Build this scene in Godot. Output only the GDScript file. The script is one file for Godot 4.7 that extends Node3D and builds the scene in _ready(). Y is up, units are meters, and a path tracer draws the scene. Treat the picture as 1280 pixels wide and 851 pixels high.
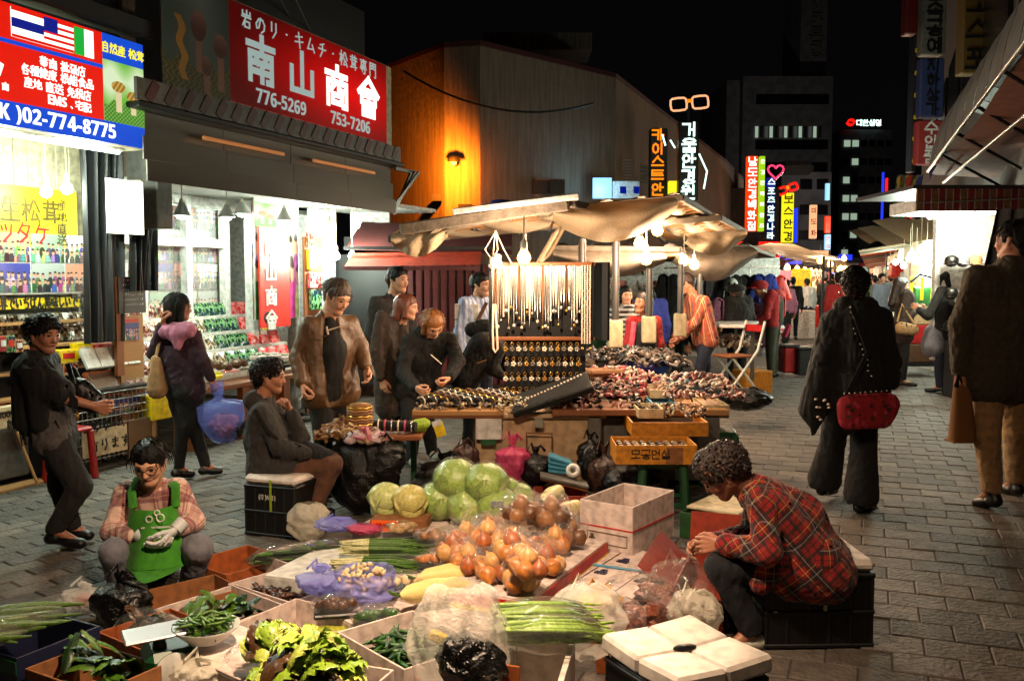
extends Node3D
func _ready():
	latin.font_names = PackedStringArray(["Droid Sans"])
	latin.font_weight = 700
	rg.seed = 11
	# ---------- camera, sky, exposure ----------
	var cam = Camera3D.new()
	cam.name = "camera"
	cam.position = V(0, 1.62, 0)
	cam.rotation.x = -0.06815
	cam.fov = 40.6
	cam.near = 0.05
	cam.far = 1500.0
	add_child(cam)
	cam.current = true
	var sky = ProceduralSkyMaterial.new()
	sky.sky_top_color = Color(0.012, 0.012, 0.017)
	sky.sky_horizon_color = Color(0.03, 0.028, 0.032)
	sky.ground_bottom_color = Color(0.01, 0.01, 0.01)
	sky.ground_horizon_color = Color(0.02, 0.02, 0.02)
	var env = Environment.new()
	env.background_mode = Environment.BG_SKY
	env.sky = Sky.new()
	env.sky.sky_material = sky
	env.background_energy_multiplier = 1.0
	env.tonemap_mode = Environment.TONE_MAPPER_LINEAR
	env.tonemap_exposure = 1.0
	env.sdfgi_enabled = true
	env.ssao_enabled = true
	env.ssil_enabled = true
	var we = WorldEnvironment.new()
	we.name = "world_environment"
	we.environment = env
	add_child(we)
	materials()
	# ---------- the setting ----------
	ground()
	far_places()
	west_shops()
	east_side()
	stalls()
	produce()
	# ---------- things ----------
	people()
# ---------- materials ----------
func noise_tex(freq, size = 512, octaves = 4, normal = 0.0, ramp = null, sd = 1, type = FastNoiseLite.TYPE_SIMPLEX_SMOOTH, ridged = false):
	var f = FastNoiseLite.new()
	f.noise_type = type
	f.frequency = freq
	f.seed = sd
	f.fractal_octaves = octaves
	if ridged: f.fractal_type = FastNoiseLite.FRACTAL_RIDGED
	var t = NoiseTexture2D.new()
	t.width = size
	t.height = size
	t.seamless = true
	t.noise = f
	if normal > 0.0:
		t.as_normal_map = true
		t.bump_strength = normal
	if ramp:
		var g = Gradient.new()
		g.offsets = PackedFloat32Array(ramp[0])
		g.colors = PackedColorArray(ramp[1])
		t.color_ramp = g
	return t
var T = {}
func grey(a): return Color(a, a, a)
func mat(called, col: Color, rough = 0.85, o = {}):
	var m = StandardMaterial3D.new()
	m.resource_name = called
	m.albedo_color = col
	m.roughness = rough
	m.metallic = o.get("metal", 0.0)
	m.metallic_specular = o.get("spec", 0.5)
	if o.has("tex") or o.has("nrm"):
		var flat: bool = o.get("uv", false)
		m.uv1_triplanar = not flat
		m.uv1_world_triplanar = o.get("world", false)
		m.uv1_scale = Vector3.ONE * o.get("ts", 1.0) if not o.get("ts", 1.0) is Vector3 else o.ts
	if o.has("tex"): m.albedo_texture = T[o.tex] if o.tex is String else o.tex
	if o.has("nrm"):
		m.normal_enabled = true
		m.normal_texture = T[o.nrm]
		m.normal_scale = o.get("ns", 0.6)
	if o.has("emit"):
		m.emission_enabled = true
		m.emission = o.emit
		m.emission_energy_multiplier = o.get("energy", 1.0)
		if o.has("etex"):
			m.emission_texture = T[o.etex] if o.etex is String else o.etex
			m.emission_operator = BaseMaterial3D.EMISSION_OP_MULTIPLY
	if o.has("alpha"):
		m.transparency = BaseMaterial3D.TRANSPARENCY_ALPHA
		m.albedo_color.a = o.alpha
	if o.has("rim"):
		m.rim_enabled = true
		m.rim = o.rim
	if o.has("back"):
		m.backlight_enabled = true
		m.backlight = o.back
	if o.has("sss"):
		m.subsurf_scatter_enabled = true
		m.subsurf_scatter_strength = o.sss
	if o.get("vc", false): m.vertex_color_use_as_albedo = true
	if o.has("coat"):
		m.clearcoat_enabled = true
		m.clearcoat = o.coat
		m.clearcoat_roughness = 0.15
	M[called] = m
	return m
func picture(w, h, f: Callable) -> ImageTexture:
	var im = Image.create(w, h, false, Image.FORMAT_RGB8)
	for y in h:
		for x in w: im.set_pixel(x, y, f.call(float(x) / w, float(y) / h))
	return ImageTexture.create_from_image(im)
func band(x, c, w): return absf(fposmod(x - c + 0.5, 1.0) - 0.5) < w
func materials():
	T.grain = noise_tex(0.09, 512, 4, 0.0, [[0.0, 0.5, 1.0], [grey(0.72), grey(0.92), grey(1.0)]])
	T.blotch = noise_tex(0.012, 512, 5, 0.0, [[0.0, 0.4, 0.65, 1.0], [grey(0.72), grey(0.88), grey(0.97), grey(1.0)]], 3)
	T.vein = noise_tex(0.014, 512, 3, 0.0, [[0.0, 0.55, 0.8, 1.0], [grey(0.72), grey(0.85), grey(1.0), Color(1.0, 1.0, 0.85)]], 31, FastNoiseLite.TYPE_SIMPLEX_SMOOTH, true)
	T.cloth_n = noise_tex(0.12, 512, 3, 6.0, null, 5)
	T.crinkle_n = noise_tex(0.018, 512, 4, 14.0, null, 8, FastNoiseLite.TYPE_SIMPLEX_SMOOTH, true)
	T.rough_n = noise_tex(0.05, 512, 5, 8.0, null, 9)
	T.plaid_red = picture(192, 192, func(x, y):
		var c = Color(0.5, 0.03, 0.035)
		for q in [x, y]:
			if band(q, 0.5, 0.13): c = c.lerp(Color(0.02, 0.035, 0.03), 0.62)
			if band(q, 0.0, 0.05): c = c.lerp(Color(0.02, 0.05, 0.06), 0.6)
		for q in [x, y]:
			if band(q, 0.25, 0.012): c = c.lerp(Color(0.85, 0.75, 0.3), 0.6)
			if band(q, 0.5, 0.012): c = c.lerp(Color(0.75, 0.8, 0.8), 0.55)
			if band(q, 0.78, 0.014): c = c.lerp(Color(0.02, 0.03, 0.03), 0.7)
		return c)
	T.plaid_pink = picture(192, 192, func(x, y):
		var c = Color(0.78, 0.66, 0.6)
		for q in [x, y]:
			if band(q, 0.5, 0.15): c = c.lerp(Color(0.3, 0.1, 0.14), 0.5)
			if band(q, 0.12, 0.03): c = c.lerp(Color(0.55, 0.2, 0.2), 0.6)
			if band(q, 0.22, 0.012): c = c.lerp(Color(0.25, 0.12, 0.2), 0.6)
			if band(q, 0.5, 0.014): c = c.lerp(Color(0.75, 0.6, 0.5), 0.6)
		return c)
	T.stripe_warm = picture(256, 4, func(x, _y):
		var c = Color(0.6, 0.26, 0.18)
		if band(x, 0.15, 0.03): c = Color(0.75, 0.66, 0.45)
		if band(x, 0.28, 0.02): c = Color(0.75, 0.72, 0.66)
		if band(x, 0.5, 0.06): c = Color(0.42, 0.2, 0.18)
		if band(x, 0.68, 0.025): c = Color(0.74, 0.6, 0.34)
		if band(x, 0.85, 0.03): c = Color(0.36, 0.3, 0.3)
		return c)
	T.stripe_blue = picture(64, 4, func(x, _y): return Color(0.45, 0.52, 0.68) if fposmod(x * 4.0, 1.0) < 0.5 else Color(0.66, 0.7, 0.78))
	T.stripe_black = picture(4, 64, func(_x, y): return grey(0.03) if fposmod(y * 2.0, 1.0) < 0.5 else grey(0.75))
	mat("skin", Color(0.66, 0.44, 0.33), 0.5, {"sss": 0.08, "tex": "grain", "ts": 3.0})
	mat("skin_pale", Color(0.74, 0.55, 0.44), 0.5, {"sss": 0.08})
	mat("glove", Color(0.72, 0.74, 0.74), 0.45, {"nrm": "crinkle_n", "ts": 6.0, "ns": 0.5})
	mat("eye", Color(0.035, 0.025, 0.02), 0.15)
	mat("lips", Color(0.55, 0.2, 0.18), 0.4)
	mat("hair_black", Color(0.03, 0.027, 0.026), 0.45, {"spec": 0.3, "nrm": "cloth_n", "ts": Vector3(9, 2, 9), "ns": 0.9})
	mat("hair_brown", Color(0.12, 0.065, 0.045), 0.5, {"nrm": "cloth_n", "ts": Vector3(9, 3, 9), "ns": 0.9})
	mat("hair_auburn", Color(0.36, 0.16, 0.07), 0.4, {"nrm": "cloth_n", "ts": Vector3(12, 1, 12), "ns": 0.8})
	mat("hair_blond", Color(0.5, 0.31, 0.14), 0.4, {"nrm": "cloth_n", "ts": Vector3(12, 1, 12), "ns": 0.8})
	mat("hair_grey", Color(0.26, 0.2, 0.16), 0.5, {"nrm": "cloth_n", "ts": Vector3(9, 3, 9), "ns": 0.9})
	for k in [["black_cloth", 0.035, 0.035, 0.038], ["dark_cloth", 0.09, 0.085, 0.085], ["navy_cloth", 0.05, 0.06, 0.1], ["denim", 0.09, 0.12, 0.2], ["grey_cloth", 0.3, 0.28, 0.28], ["charcoal", 0.16, 0.15, 0.145], ["khaki_dark", 0.25, 0.21, 0.15],
		["khaki", 0.62, 0.48, 0.32], ["brown_cloth", 0.34, 0.21, 0.14], ["coat_brown", 0.2, 0.15, 0.12], ["purple_cloth", 0.2, 0.11, 0.17], ["pink_cloth", 0.68, 0.42, 0.52], ["red_cloth", 0.55, 0.04, 0.05], ["white_cloth", 0.75, 0.74, 0.72],
		["beige_cloth", 0.6, 0.52, 0.4], ["light_grey", 0.42, 0.42, 0.46], ["green_apron", 0.2, 0.5, 0.06], ["blue_cloth", 0.12, 0.2, 0.55], ["camo", 0.16, 0.16, 0.09], ["olive", 0.22, 0.2, 0.11]]:
		mat(k[0], Color(k[1], k[2], k[3]), 0.9, {"tex": "blotch", "ts": 2.5, "nrm": "cloth_n", "ns": 0.5, "rim": 0.06 if k[1] < 0.2 else 0.2})
	mat("leather_brown", Color(0.33, 0.23, 0.13), 0.5, {"nrm": "rough_n", "ts": 3.0, "ns": 0.1})
	mat("leather_black", Color(0.03, 0.03, 0.032), 0.35, {"nrm": "rough_n", "ns": 0.4, "ts": 4.0})
	mat("plaid_red", Color.WHITE, 0.9, {"tex": "plaid_red", "ts": 7.6, "rim": 0.2})
	mat("plaid_pink", Color.WHITE, 0.9, {"tex": "plaid_pink", "ts": 6.0, "rim": 0.2})
	mat("stripe_warm", Color.WHITE, 0.85, {"tex": "stripe_warm", "ts": 5.5})
	mat("stripe_blue", Color.WHITE, 0.85, {"tex": "stripe_blue", "ts": 5.0})
	mat("stripe_black", Color.WHITE, 0.85, {"tex": "stripe_black", "ts": 9.0})
	mat("canvas_shoe", Color(0.72, 0.72, 0.66), 0.8, {"tex": "blotch", "ts": 5.0})
	for k in 4:
		var w: float = [1.0, 0.86, 0.74, 1.1][k]
		mat("paver_%d" % k, Color(0.36 * w, 0.33 * w, 0.3 * w), 0.72, {"tex": "blotch", "nrm": "rough_n", "ns": 0.5, "ts": 1.1, "world": true})
	mat("paver_far", Color(0.35, 0.32, 0.29), 0.72, {"tex": "blotch", "nrm": "rough_n", "ns": 0.5, "ts": 1.1, "world": true, "vc": true})
	mat("joint_dirt", Color(0.2, 0.185, 0.17), 0.9, {"tex": "blotch", "ts": 0.7, "world": true})
	more_materials()
	mat("stone", Color(0.2, 0.18, 0.16), 0.75, {"tex": "blotch", "nrm": "rough_n", "ns": 0.5, "ts": 0.9, "world": true})
func blobs(sd, w, h, cols: Array, n, r0, r1, bg):
	var q = RandomNumberGenerator.new()
	q.seed = sd
	var im = Image.create(w, h, false, Image.FORMAT_RGB8)
	im.fill(bg)
	for i in n:
		var c: Color = cols[q.randi() % cols.size()]
		var r = q.randf_range(r0, r1)
		var cx = q.randf() * w
		var cy = q.randf() * h
		for y in range(maxi(0, int(cy - r * 1.3)), mini(h, int(cy + r * 1.3))):
			for x in range(maxi(0, int(cx - r)), mini(w, int(cx + r))):
				if pow((x - cx) / r, 2) + pow((y - cy) / r / 1.3, 2) < 1.0: im.set_pixel(x, y, c)
	return ImageTexture.create_from_image(im)
# a printed group photograph: heads over coloured clothes
func crowd_print(sd, bg):
	var q = RandomNumberGenerator.new()
	q.seed = sd
	var im = Image.create(96, 64, false, Image.FORMAT_RGB8)
	im.fill(bg)
	for row in 2:
		for i in 7:
			var cx = i * 15 + q.randi() % 8
			var cy = 22 + row * 16 + q.randi() % 5
			var c = Color.from_hsv(q.randf(), q.randf_range(0.1, 0.7), q.randf_range(0.15, 0.8))
			for y in range(maxi(0, cy - 9), 64):
				for x in range(maxi(0, cx - 9), mini(96, cx + 10)):
					var u = float(x - cx)
					var w = float(y - cy)
					if u * u / 25.0 + w * w / 36.0 < 1.0: im.set_pixel(x, y, Color(0.1, 0.07, 0.06) if w < -1.5 - absf(u) * 0.2 else Color(0.78, 0.58, 0.47).darkened(absf(u) * 0.04))
					elif u * u / 64.0 + (w - 18.0) * (w - 18.0) / 170.0 < 1.0: im.set_pixel(x, y, c.darkened(0.03 * absf(u) + 0.1 * sin(w)))
	return ImageTexture.create_from_image(im)
func more_materials():
	for k in 6: mat("photo_%d" % k, Color.WHITE, 0.35, {"tex": crowd_print(20 + k, [Color(0.75, 0.75, 0.72), Color(0.2, 0.22, 0.5), Color(0.6, 0.62, 0.6), Color(0.8, 0.5, 0.4), Color(0.5, 0.6, 0.5), Color(0.85, 0.85, 0.85)][k]), "uv": true})
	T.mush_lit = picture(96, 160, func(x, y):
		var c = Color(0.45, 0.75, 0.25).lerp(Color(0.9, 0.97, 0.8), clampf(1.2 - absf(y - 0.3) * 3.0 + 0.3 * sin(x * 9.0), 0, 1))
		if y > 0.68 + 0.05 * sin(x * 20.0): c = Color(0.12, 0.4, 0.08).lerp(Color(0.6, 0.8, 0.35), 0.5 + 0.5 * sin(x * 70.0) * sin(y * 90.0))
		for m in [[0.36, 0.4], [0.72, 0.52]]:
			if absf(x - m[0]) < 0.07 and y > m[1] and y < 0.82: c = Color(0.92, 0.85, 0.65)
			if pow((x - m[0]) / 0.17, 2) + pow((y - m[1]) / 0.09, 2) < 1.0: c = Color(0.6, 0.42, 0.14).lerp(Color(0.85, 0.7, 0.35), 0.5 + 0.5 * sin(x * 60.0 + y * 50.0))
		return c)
	T.mush_dark = picture(128, 192, func(x, y):
		var c = Color(0.2, 0.26, 0.24).lerp(Color(0.42, 0.46, 0.46), clampf(1.0 - absf(x - 0.55) * 2.2, 0, 1) * clampf(1.1 - y, 0, 1))
		if y > 0.72 + 0.06 * sin(x * 17.0): c = Color(0.16, 0.2, 0.07).lerp(Color(0.4, 0.34, 0.1), 0.5 + 0.5 * sin(x * 80.0 + sin(y * 60.0) * 3.0))
		for m in [[0.52, 0.38, 0.115, 0.14], [0.85, 0.5, 0.11, 0.11], [0.63, 0.72, 0.07, 0.09]]:
			if absf(x - m[0]) < 0.05 and y > m[1] and y < m[1] + 0.42: c = Color(0.5, 0.36, 0.28)
			if pow((x - m[0]) / m[2], 2) + pow((y - m[1]) / m[3], 2) < 1.0: c = Color(0.3, 0.15, 0.12).lerp(Color(0.5, 0.36, 0.33), clampf((m[1] - y) * 7.0 + 0.3, 0, 1))
		if absf(x - 0.2 - y * 0.12 + 0.03 * sin(y * 25.0)) < 0.05 and y > 0.34 and y < 0.9: c = Color(0.62, 0.45, 0.16)
		return c)
	mat("steel", Color(0.62, 0.62, 0.6), 0.3, {"metal": 0.9})
	mat("steel_dark", Color(0.5, 0.48, 0.45), 0.3, {"metal": 0.55, "nrm": "blotch", "ns": 0.04, "ts": 0.8})
	mat("iron", Color(0.07, 0.065, 0.06), 0.5, {"metal": 0.3})
	mat("socket", Color(0.75, 0.73, 0.66), 0.4)
	mat("cord_white", Color(0.7, 0.68, 0.6), 0.5)
	mat("cord_black", Color(0.03, 0.03, 0.03), 0.5)
	mat("glow_warm", Color(1, 0.9, 0.7), 0.4, {"emit": Color(1.0, 0.72, 0.36), "energy": 14.0})
	mat("glow_cool", Color(1, 1, 1), 0.4, {"emit": Color(0.94, 1.0, 0.93), "energy": 10.0})
	mat("glow_panel", Color(1, 1, 1), 0.4, {"emit": Color(1.0, 1.0, 0.94), "energy": 2.2})
	mat("tube_dim", Color(0.8, 0.6, 0.4), 0.5, {"emit": Color(0.85, 0.5, 0.25), "energy": 0.35})
	for k in [["sign_red", 0.9, 0.09, 0.015, 0.95], ["sign_blue", 0.03, 0.3, 0.85, 0.9], ["sign_white", 1.0, 1.0, 0.95, 1.6], ["sign_green", 0.1, 0.75, 0.25, 0.8], ["sign_navy", 0.05, 0.12, 0.6, 0.7], ["neon_white", 0.85, 1.0, 0.95, 2.2], ["neon_amber", 1.0, 0.5, 0.02, 1.5],
		["neon_yellow", 0.9, 0.85, 0.1, 1.4], ["neon_pink", 1.0, 0.25, 0.45, 1.2], ["neon_red", 1.0, 0.1, 0.06, 1.3], ["neon_blue", 0.1, 0.2, 1.0, 1.3], ["sign_orange", 1.0, 0.24, 0.02, 1.1], ["sign_lime", 0.65, 0.85, 0.1, 1.0], ["sign_ice", 0.6, 0.85, 1.0, 1.1], ["sign_peach", 1.0, 0.7, 0.5, 1.2]]:
		mat(k[0], Color(k[1], k[2], k[3]) * 0.5, 0.35, {"emit": Color(k[1], k[2], k[3]), "energy": k[4]})
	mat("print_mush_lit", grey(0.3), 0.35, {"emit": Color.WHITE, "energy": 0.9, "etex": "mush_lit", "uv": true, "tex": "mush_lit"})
	mat("print_mush_dark", Color.WHITE, 0.4, {"tex": "mush_dark", "uv": true})
	for k in [["paint_white", 0.82, 0.82, 0.8], ["paint_cream", 0.72, 0.68, 0.56], ["paint_black", 0.03, 0.03, 0.03], ["paint_red", 0.62, 0.04, 0.04], ["paint_darkred", 0.3, 0.035, 0.035], ["paint_yellow", 0.93, 0.8, 0.06], ["paint_grey", 0.36, 0.35, 0.33], ["paint_green", 0.04, 0.3, 0.12], ["paint_orange", 0.8, 0.28, 0.04],
		["paint_blue", 0.06, 0.2, 0.6], ["paint_brown", 0.3, 0.19, 0.11], ["ink_black", 0.04, 0.04, 0.04], ["ink_olive", 0.32, 0.26, 0.05], ["ink_red", 0.75, 0.07, 0.04], ["ink_navy", 0.08, 0.09, 0.25], ["ink_pink", 0.8, 0.3, 0.4], ["paint_slate", 0.1, 0.1, 0.11], ["banner_red", 0.8, 0.14, 0.08], ["plastic_red", 0.6, 0.05, 0.05], ["plastic_green", 0.05, 0.26, 0.13], ["plastic_blue", 0.05, 0.12, 0.5], ["plastic_black", 0.035, 0.04, 0.05], ["plastic_cyan", 0.25, 0.55, 0.68], ["plastic_cream", 0.78, 0.72, 0.58], ["foam", 0.82, 0.78, 0.74]]:
		mat(k[0], Color(k[1], k[2], k[3]), 0.45, {"tex": "blotch", "ts": 1.7})
	mat("sign_panel_red", Color(0.42, 0.012, 0.02), 0.3, {"emit": Color(0.5, 0.004, 0.01), "energy": 0.12})
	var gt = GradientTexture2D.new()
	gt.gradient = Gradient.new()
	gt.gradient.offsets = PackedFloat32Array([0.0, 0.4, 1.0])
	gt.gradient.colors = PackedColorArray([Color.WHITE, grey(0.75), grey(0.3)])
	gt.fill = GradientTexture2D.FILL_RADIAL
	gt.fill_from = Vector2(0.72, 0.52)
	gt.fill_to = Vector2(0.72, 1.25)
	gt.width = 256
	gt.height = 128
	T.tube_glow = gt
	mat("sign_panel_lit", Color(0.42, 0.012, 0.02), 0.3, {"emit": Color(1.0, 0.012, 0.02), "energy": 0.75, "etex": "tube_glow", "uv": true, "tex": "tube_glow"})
	mat("sign_letter", Color(0.75, 0.8, 0.82), 0.35, {"emit": Color(0.85, 1.0, 1.0), "energy": 0.28})
	mat("wood", Color(0.5, 0.28, 0.12), 0.55, {"tex": "grain", "ts": Vector3(0.6, 5, 5), "nrm": "cloth_n", "ns": 0.2})
	mat("wood_pale", Color(0.66, 0.48, 0.28), 0.6, {"tex": "grain", "ts": Vector3(5, 0.6, 5)})
	mat("cardboard", Color(0.52, 0.33, 0.17), 0.85, {"tex": "blotch", "ts": 2.2})
	mat("cardboard_orange", Color(0.6, 0.3, 0.09), 0.8, {"tex": "blotch", "ts": 2.2})
	mat("cardboard_red", Color(0.55, 0.16, 0.06), 0.8, {"tex": "blotch", "ts": 2.2})
	mat("carton_white", Color(0.8, 0.73, 0.7), 0.75, {"tex": "blotch", "ts": 2.0})
	mat("curtain_black", Color(0.06, 0.065, 0.075), 0.5, {"nrm": "cloth_n", "ns": 0.2})
	mat("film", Color(1, 1, 1), 0.07, {"alpha": 0.025, "nrm": "crinkle_n", "ns": 0.55, "ts": 6.0})
	mat("film_dull", Color(0.92, 0.9, 0.86), 0.26, {"alpha": 0.36, "nrm": "crinkle_n", "ns": 0.8, "ts": 5.0, "back": Color(0.6, 0.6, 0.58)})
	mat("glass", Color(1, 1, 1), 0.03, {"alpha": 0.08})
	mat("bag_black", Color(0.02, 0.02, 0.022), 0.22, {"nrm": "crinkle_n", "ns": 1.0, "ts": 4.0})
	mat("bag_blue", Color(0.42, 0.5, 0.8), 0.28, {"alpha": 0.42, "nrm": "crinkle_n", "ns": 0.5, "ts": 4.0, "back": Color(0.4, 0.45, 0.8)})
	mat("bag_pink", Color(0.72, 0.24, 0.4), 0.35, {"alpha": 0.85, "nrm": "crinkle_n", "ns": 0.8, "ts": 4.0, "back": Color(0.6, 0.3, 0.4)})
	mat("bag_lilac", Color(0.55, 0.56, 0.85), 0.3, {"alpha": 0.6, "nrm": "crinkle_n", "ns": 0.6, "ts": 4.0, "back": Color(0.5, 0.5, 0.8)})
	mat("bag_white", Color(0.8, 0.78, 0.72), 0.35, {"alpha": 0.6, "nrm": "crinkle_n", "ns": 0.8, "ts": 4.0, "back": Color(0.6, 0.58, 0.5)})
	for k in 4: mat("packet_%d" % k, [Color(0.82, 0.8, 0.74), Color(0.75, 0.6, 0.5), Color(0.45, 0.6, 0.42), Color(0.86, 0.5, 0.5)][k], 0.25, {"tex": blobs(40 + k, 64, 64, [[Color(0.3, 0.24, 0.16), Color(0.9, 0.9, 0.85), Color(0.5, 0.42, 0.3)], [Color(0.4, 0.12, 0.08), Color(0.9, 0.88, 0.8), Color(0.55, 0.3, 0.2)], [Color(0.1, 0.4, 0.14), Color(0.15, 0.3, 0.6), Color(0.9, 0.95, 0.9)], [Color(0.8, 0.1, 0.15), Color(0.95, 0.92, 0.9), Color(0.9, 0.6, 0.6)]][k], 60, 3, 8, grey(0.8)), "uv": true, "coat": 0.6})
	T.streak = noise_tex(0.02, 512, 5, 0.0, [[0.0, 0.35, 0.7, 1.0], [grey(0.68), grey(0.82), grey(0.94), grey(1.0)]], 12)
	mat("concrete", Color(0.42, 0.37, 0.31), 0.9, {"tex": "streak", "ts": Vector3(0.9, 0.06, 0.9), "world": true, "nrm": "cloth_n", "ns": 0.2})
	mat("concrete_dark", Color(0.22, 0.2, 0.18), 0.9, {"tex": "streak", "ts": Vector3(0.3, 0.1, 0.3)})
	mat("tower_dark", Color(0.34, 0.34, 0.36), 0.8, {"tex": "streak", "ts": 0.05})
	mat("tower_glass", Color(0.05, 0.05, 0.06), 0.2)
	mat("window_lit", Color(0.4, 0.42, 0.4), 0.4, {"emit": Color(0.75, 0.85, 0.75), "energy": 0.55})
	mat("window_dim", Color(0.2, 0.2, 0.2), 0.4, {"emit": Color(0.6, 0.62, 0.6), "energy": 0.12})
	mat("trim_red", Color(0.2, 0.02, 0.02), 0.8)
	mat("glow_sodium", Color(1, 0.8, 0.5), 0.4, {"emit": Color(1.0, 0.55, 0.12), "energy": 16.0})
	mat("tarp", Color(0.68, 0.61, 0.5), 0.75, {"tex": "grain", "ts": 1.2, "nrm": "rough_n", "ns": 0.25, "back": Color(0.25, 0.18, 0.1)})
	mat("tarp_grey", Color(0.42, 0.38, 0.33), 0.75, {"tex": "blotch", "ts": 1.2, "nrm": "rough_n", "ns": 0.25})
	mat("awning_grey", Color(0.33, 0.33, 0.32), 0.6, {"tex": "blotch", "ts": 0.6})
	mat("cloth_rust", Color(0.35, 0.18, 0.1), 0.9, {"tex": "blotch", "ts": 1.0})
	mat("cloth_black2", Color(0.025, 0.025, 0.03), 0.95)
	T.motley = blobs(77, 64, 64, [Color(0.5, 0.1, 0.05), Color(0.5, 0.4, 0.05), Color(0.1, 0.25, 0.12), Color(0.1, 0.12, 0.3), Color(0.35, 0.3, 0.25)], 90, 3, 8, Color(0.15, 0.15, 0.1))
	mat("cloth_motley", Color.WHITE, 0.9, {"tex": "motley", "uv": true})
	mat("sign_dull_blue", Color(0.12, 0.16, 0.32), 0.6)
	mat("sign_dull_red", Color(0.5, 0.12, 0.12), 0.6)
	mat("sign_dull_ochre", Color(0.32, 0.24, 0.06), 0.6)
	mat("painted", Color.WHITE, 0.5, {"vc": true})
	mat("velvet", Color(0.02, 0.018, 0.02), 0.95, {"rim": 0.2})
	mat("gold", Color(0.85, 0.66, 0.34), 0.28, {"metal": 0.85})
	mat("silver", Color(0.8, 0.78, 0.74), 0.25, {"metal": 0.85})
	mat("pearl", Color(0.82, 0.76, 0.68), 0.25)
	mat("enamel", Color(0.6, 0.14, 0.12), 0.25)
	mat("cord_tan", Color(0.45, 0.3, 0.18), 0.7)
	mat("pole_rib", Color(0.3, 0.29, 0.28), 0.45, {"metal": 0.4})
	mat("cart_cream", Color(0.7, 0.58, 0.44), 0.55, {"tex": "blotch", "ts": 1.5})
	mat("box_yellow", Color(0.75, 0.48, 0.06), 0.6, {"tex": "blotch", "ts": 2.5})
	mat("straw", Color(0.5, 0.32, 0.14), 0.85, {"nrm": "cloth_n", "ts": 6.0, "tex": "grain"})
	mat("bag_brown", Color(0.22, 0.13, 0.1), 0.4, {"nrm": "crinkle_n", "ts": 4.0, "ns": 0.8, "tex": "blotch"})
	mat("sign_lime_matte", Color(0.5, 0.6, 0.12), 0.8)
	mat("cloth_maroon", Color(0.32, 0.05, 0.05), 0.85, {"tex": "blotch", "ts": 1.0})
	mat("cloth_orange", Color(0.72, 0.2, 0.04), 0.8, {"tex": "blotch", "ts": 1.0})
	mat("box_green", Color(0.08, 0.27, 0.08), 0.6, {"tex": "blotch", "ts": 2.0})
	mat("carton_navy", Color(0.04, 0.07, 0.2), 0.55, {"tex": "blotch", "ts": 2.0})
	mat("sign_orange_matte", Color(0.85, 0.35, 0.04), 0.6)
	mat("steel_matte", Color(0.5, 0.49, 0.5), 0.4, {"metal": 0.5})
	mat("pack_brown", Color(0.42, 0.2, 0.12), 0.25, {"nrm": "crinkle_n", "ts": 5.0, "ns": 1.0})
	mat("bag_yellow", Color(0.85, 0.62, 0.08), 0.3, {"alpha": 0.8, "nrm": "crinkle_n", "ts": 5.0, "back": Color(0.6, 0.45, 0.1)})
	mat("bag_green", Color(0.12, 0.42, 0.25), 0.4, {"nrm": "crinkle_n", "ts": 5.0})
	for k in [["onion_skin", 0.8, 0.5, 0.22], ["onion_pale", 0.86, 0.64, 0.36], ["onion_dark", 0.68, 0.36, 0.16], ["potato", 0.58, 0.4, 0.24], ["potato_dark", 0.42, 0.27, 0.15], ["sweet_potato", 0.6, 0.25, 0.25], ["radish", 0.85, 0.78, 0.5], ["ginger", 0.72, 0.58, 0.38], ["garlic", 0.85, 0.76, 0.58], ["mushroom", 0.3, 0.17, 0.1], ["mushroom_dark", 0.16, 0.09, 0.06], ["plum", 0.07, 0.04, 0.09]]:
		mat(k[0], Color(k[1], k[2], k[3]), 0.42, {"tex": "streak" if k[0].begins_with("o") else "grain", "ts": Vector3(5, 1.2, 5), "sss": 0.05})
	for k in [["cabbage", 0.58, 0.7, 0.32], ["cabbage_leaf", 0.5, 0.62, 0.26], ["cabbage_pale", 0.74, 0.78, 0.5], ["cabbage_yellow", 0.78, 0.75, 0.45], ["leek_white", 0.78, 0.78, 0.58], ["leek_green", 0.26, 0.42, 0.1], ["dark_leaf", 0.09, 0.2, 0.06], ["celery", 0.52, 0.66, 0.24], ["cucumber", 0.3, 0.42, 0.14], ["gourd", 0.62, 0.62, 0.2], ["pepper", 0.13, 0.32, 0.06], ["pepper_dark", 0.06, 0.2, 0.06], ["bean", 0.3, 0.45, 0.1], ["lettuce", 0.56, 0.7, 0.2], ["lettuce_light", 0.74, 0.8, 0.34], ["lettuce_red", 0.3, 0.2, 0.1]]:
		mat(k[0], Color(k[1], k[2], k[3]), 0.38, {"tex": "vein" if k[0].begins_with("c") or k[0].begins_with("l") else "streak", "ts": Vector3(4, 4, 4), "nrm": "rough_n", "ns": 0.3, "back": Color(k[1], k[2], k[3]) * 0.35})
	T.floral = blobs(88, 96, 96, [Color(0.1, 0.25, 0.15), Color(0.05, 0.05, 0.06), Color(0.7, 0.2, 0.3)], 26, 3, 8, Color(0.55, 0.04, 0.1))
	mat("bag_floral", Color.WHITE, 0.8, {"tex": "floral", "ts": 4.0, "nrm": "cloth_n"})
func omni(at, e, col, size = 0.05):
	var l = OmniLight3D.new()
	l.light_color = col
	l.light_energy = e
	l.light_size = size
	l.omni_range = 60.0
	l.omni_attenuation = 2.0
	l.shadow_enabled = true
	l.position = at
	put(l, "lamp_light", self)
const WARM = Color(1.0, 0.85, 0.7)
const COOL = Color(0.93, 1.0, 0.92)
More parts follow.
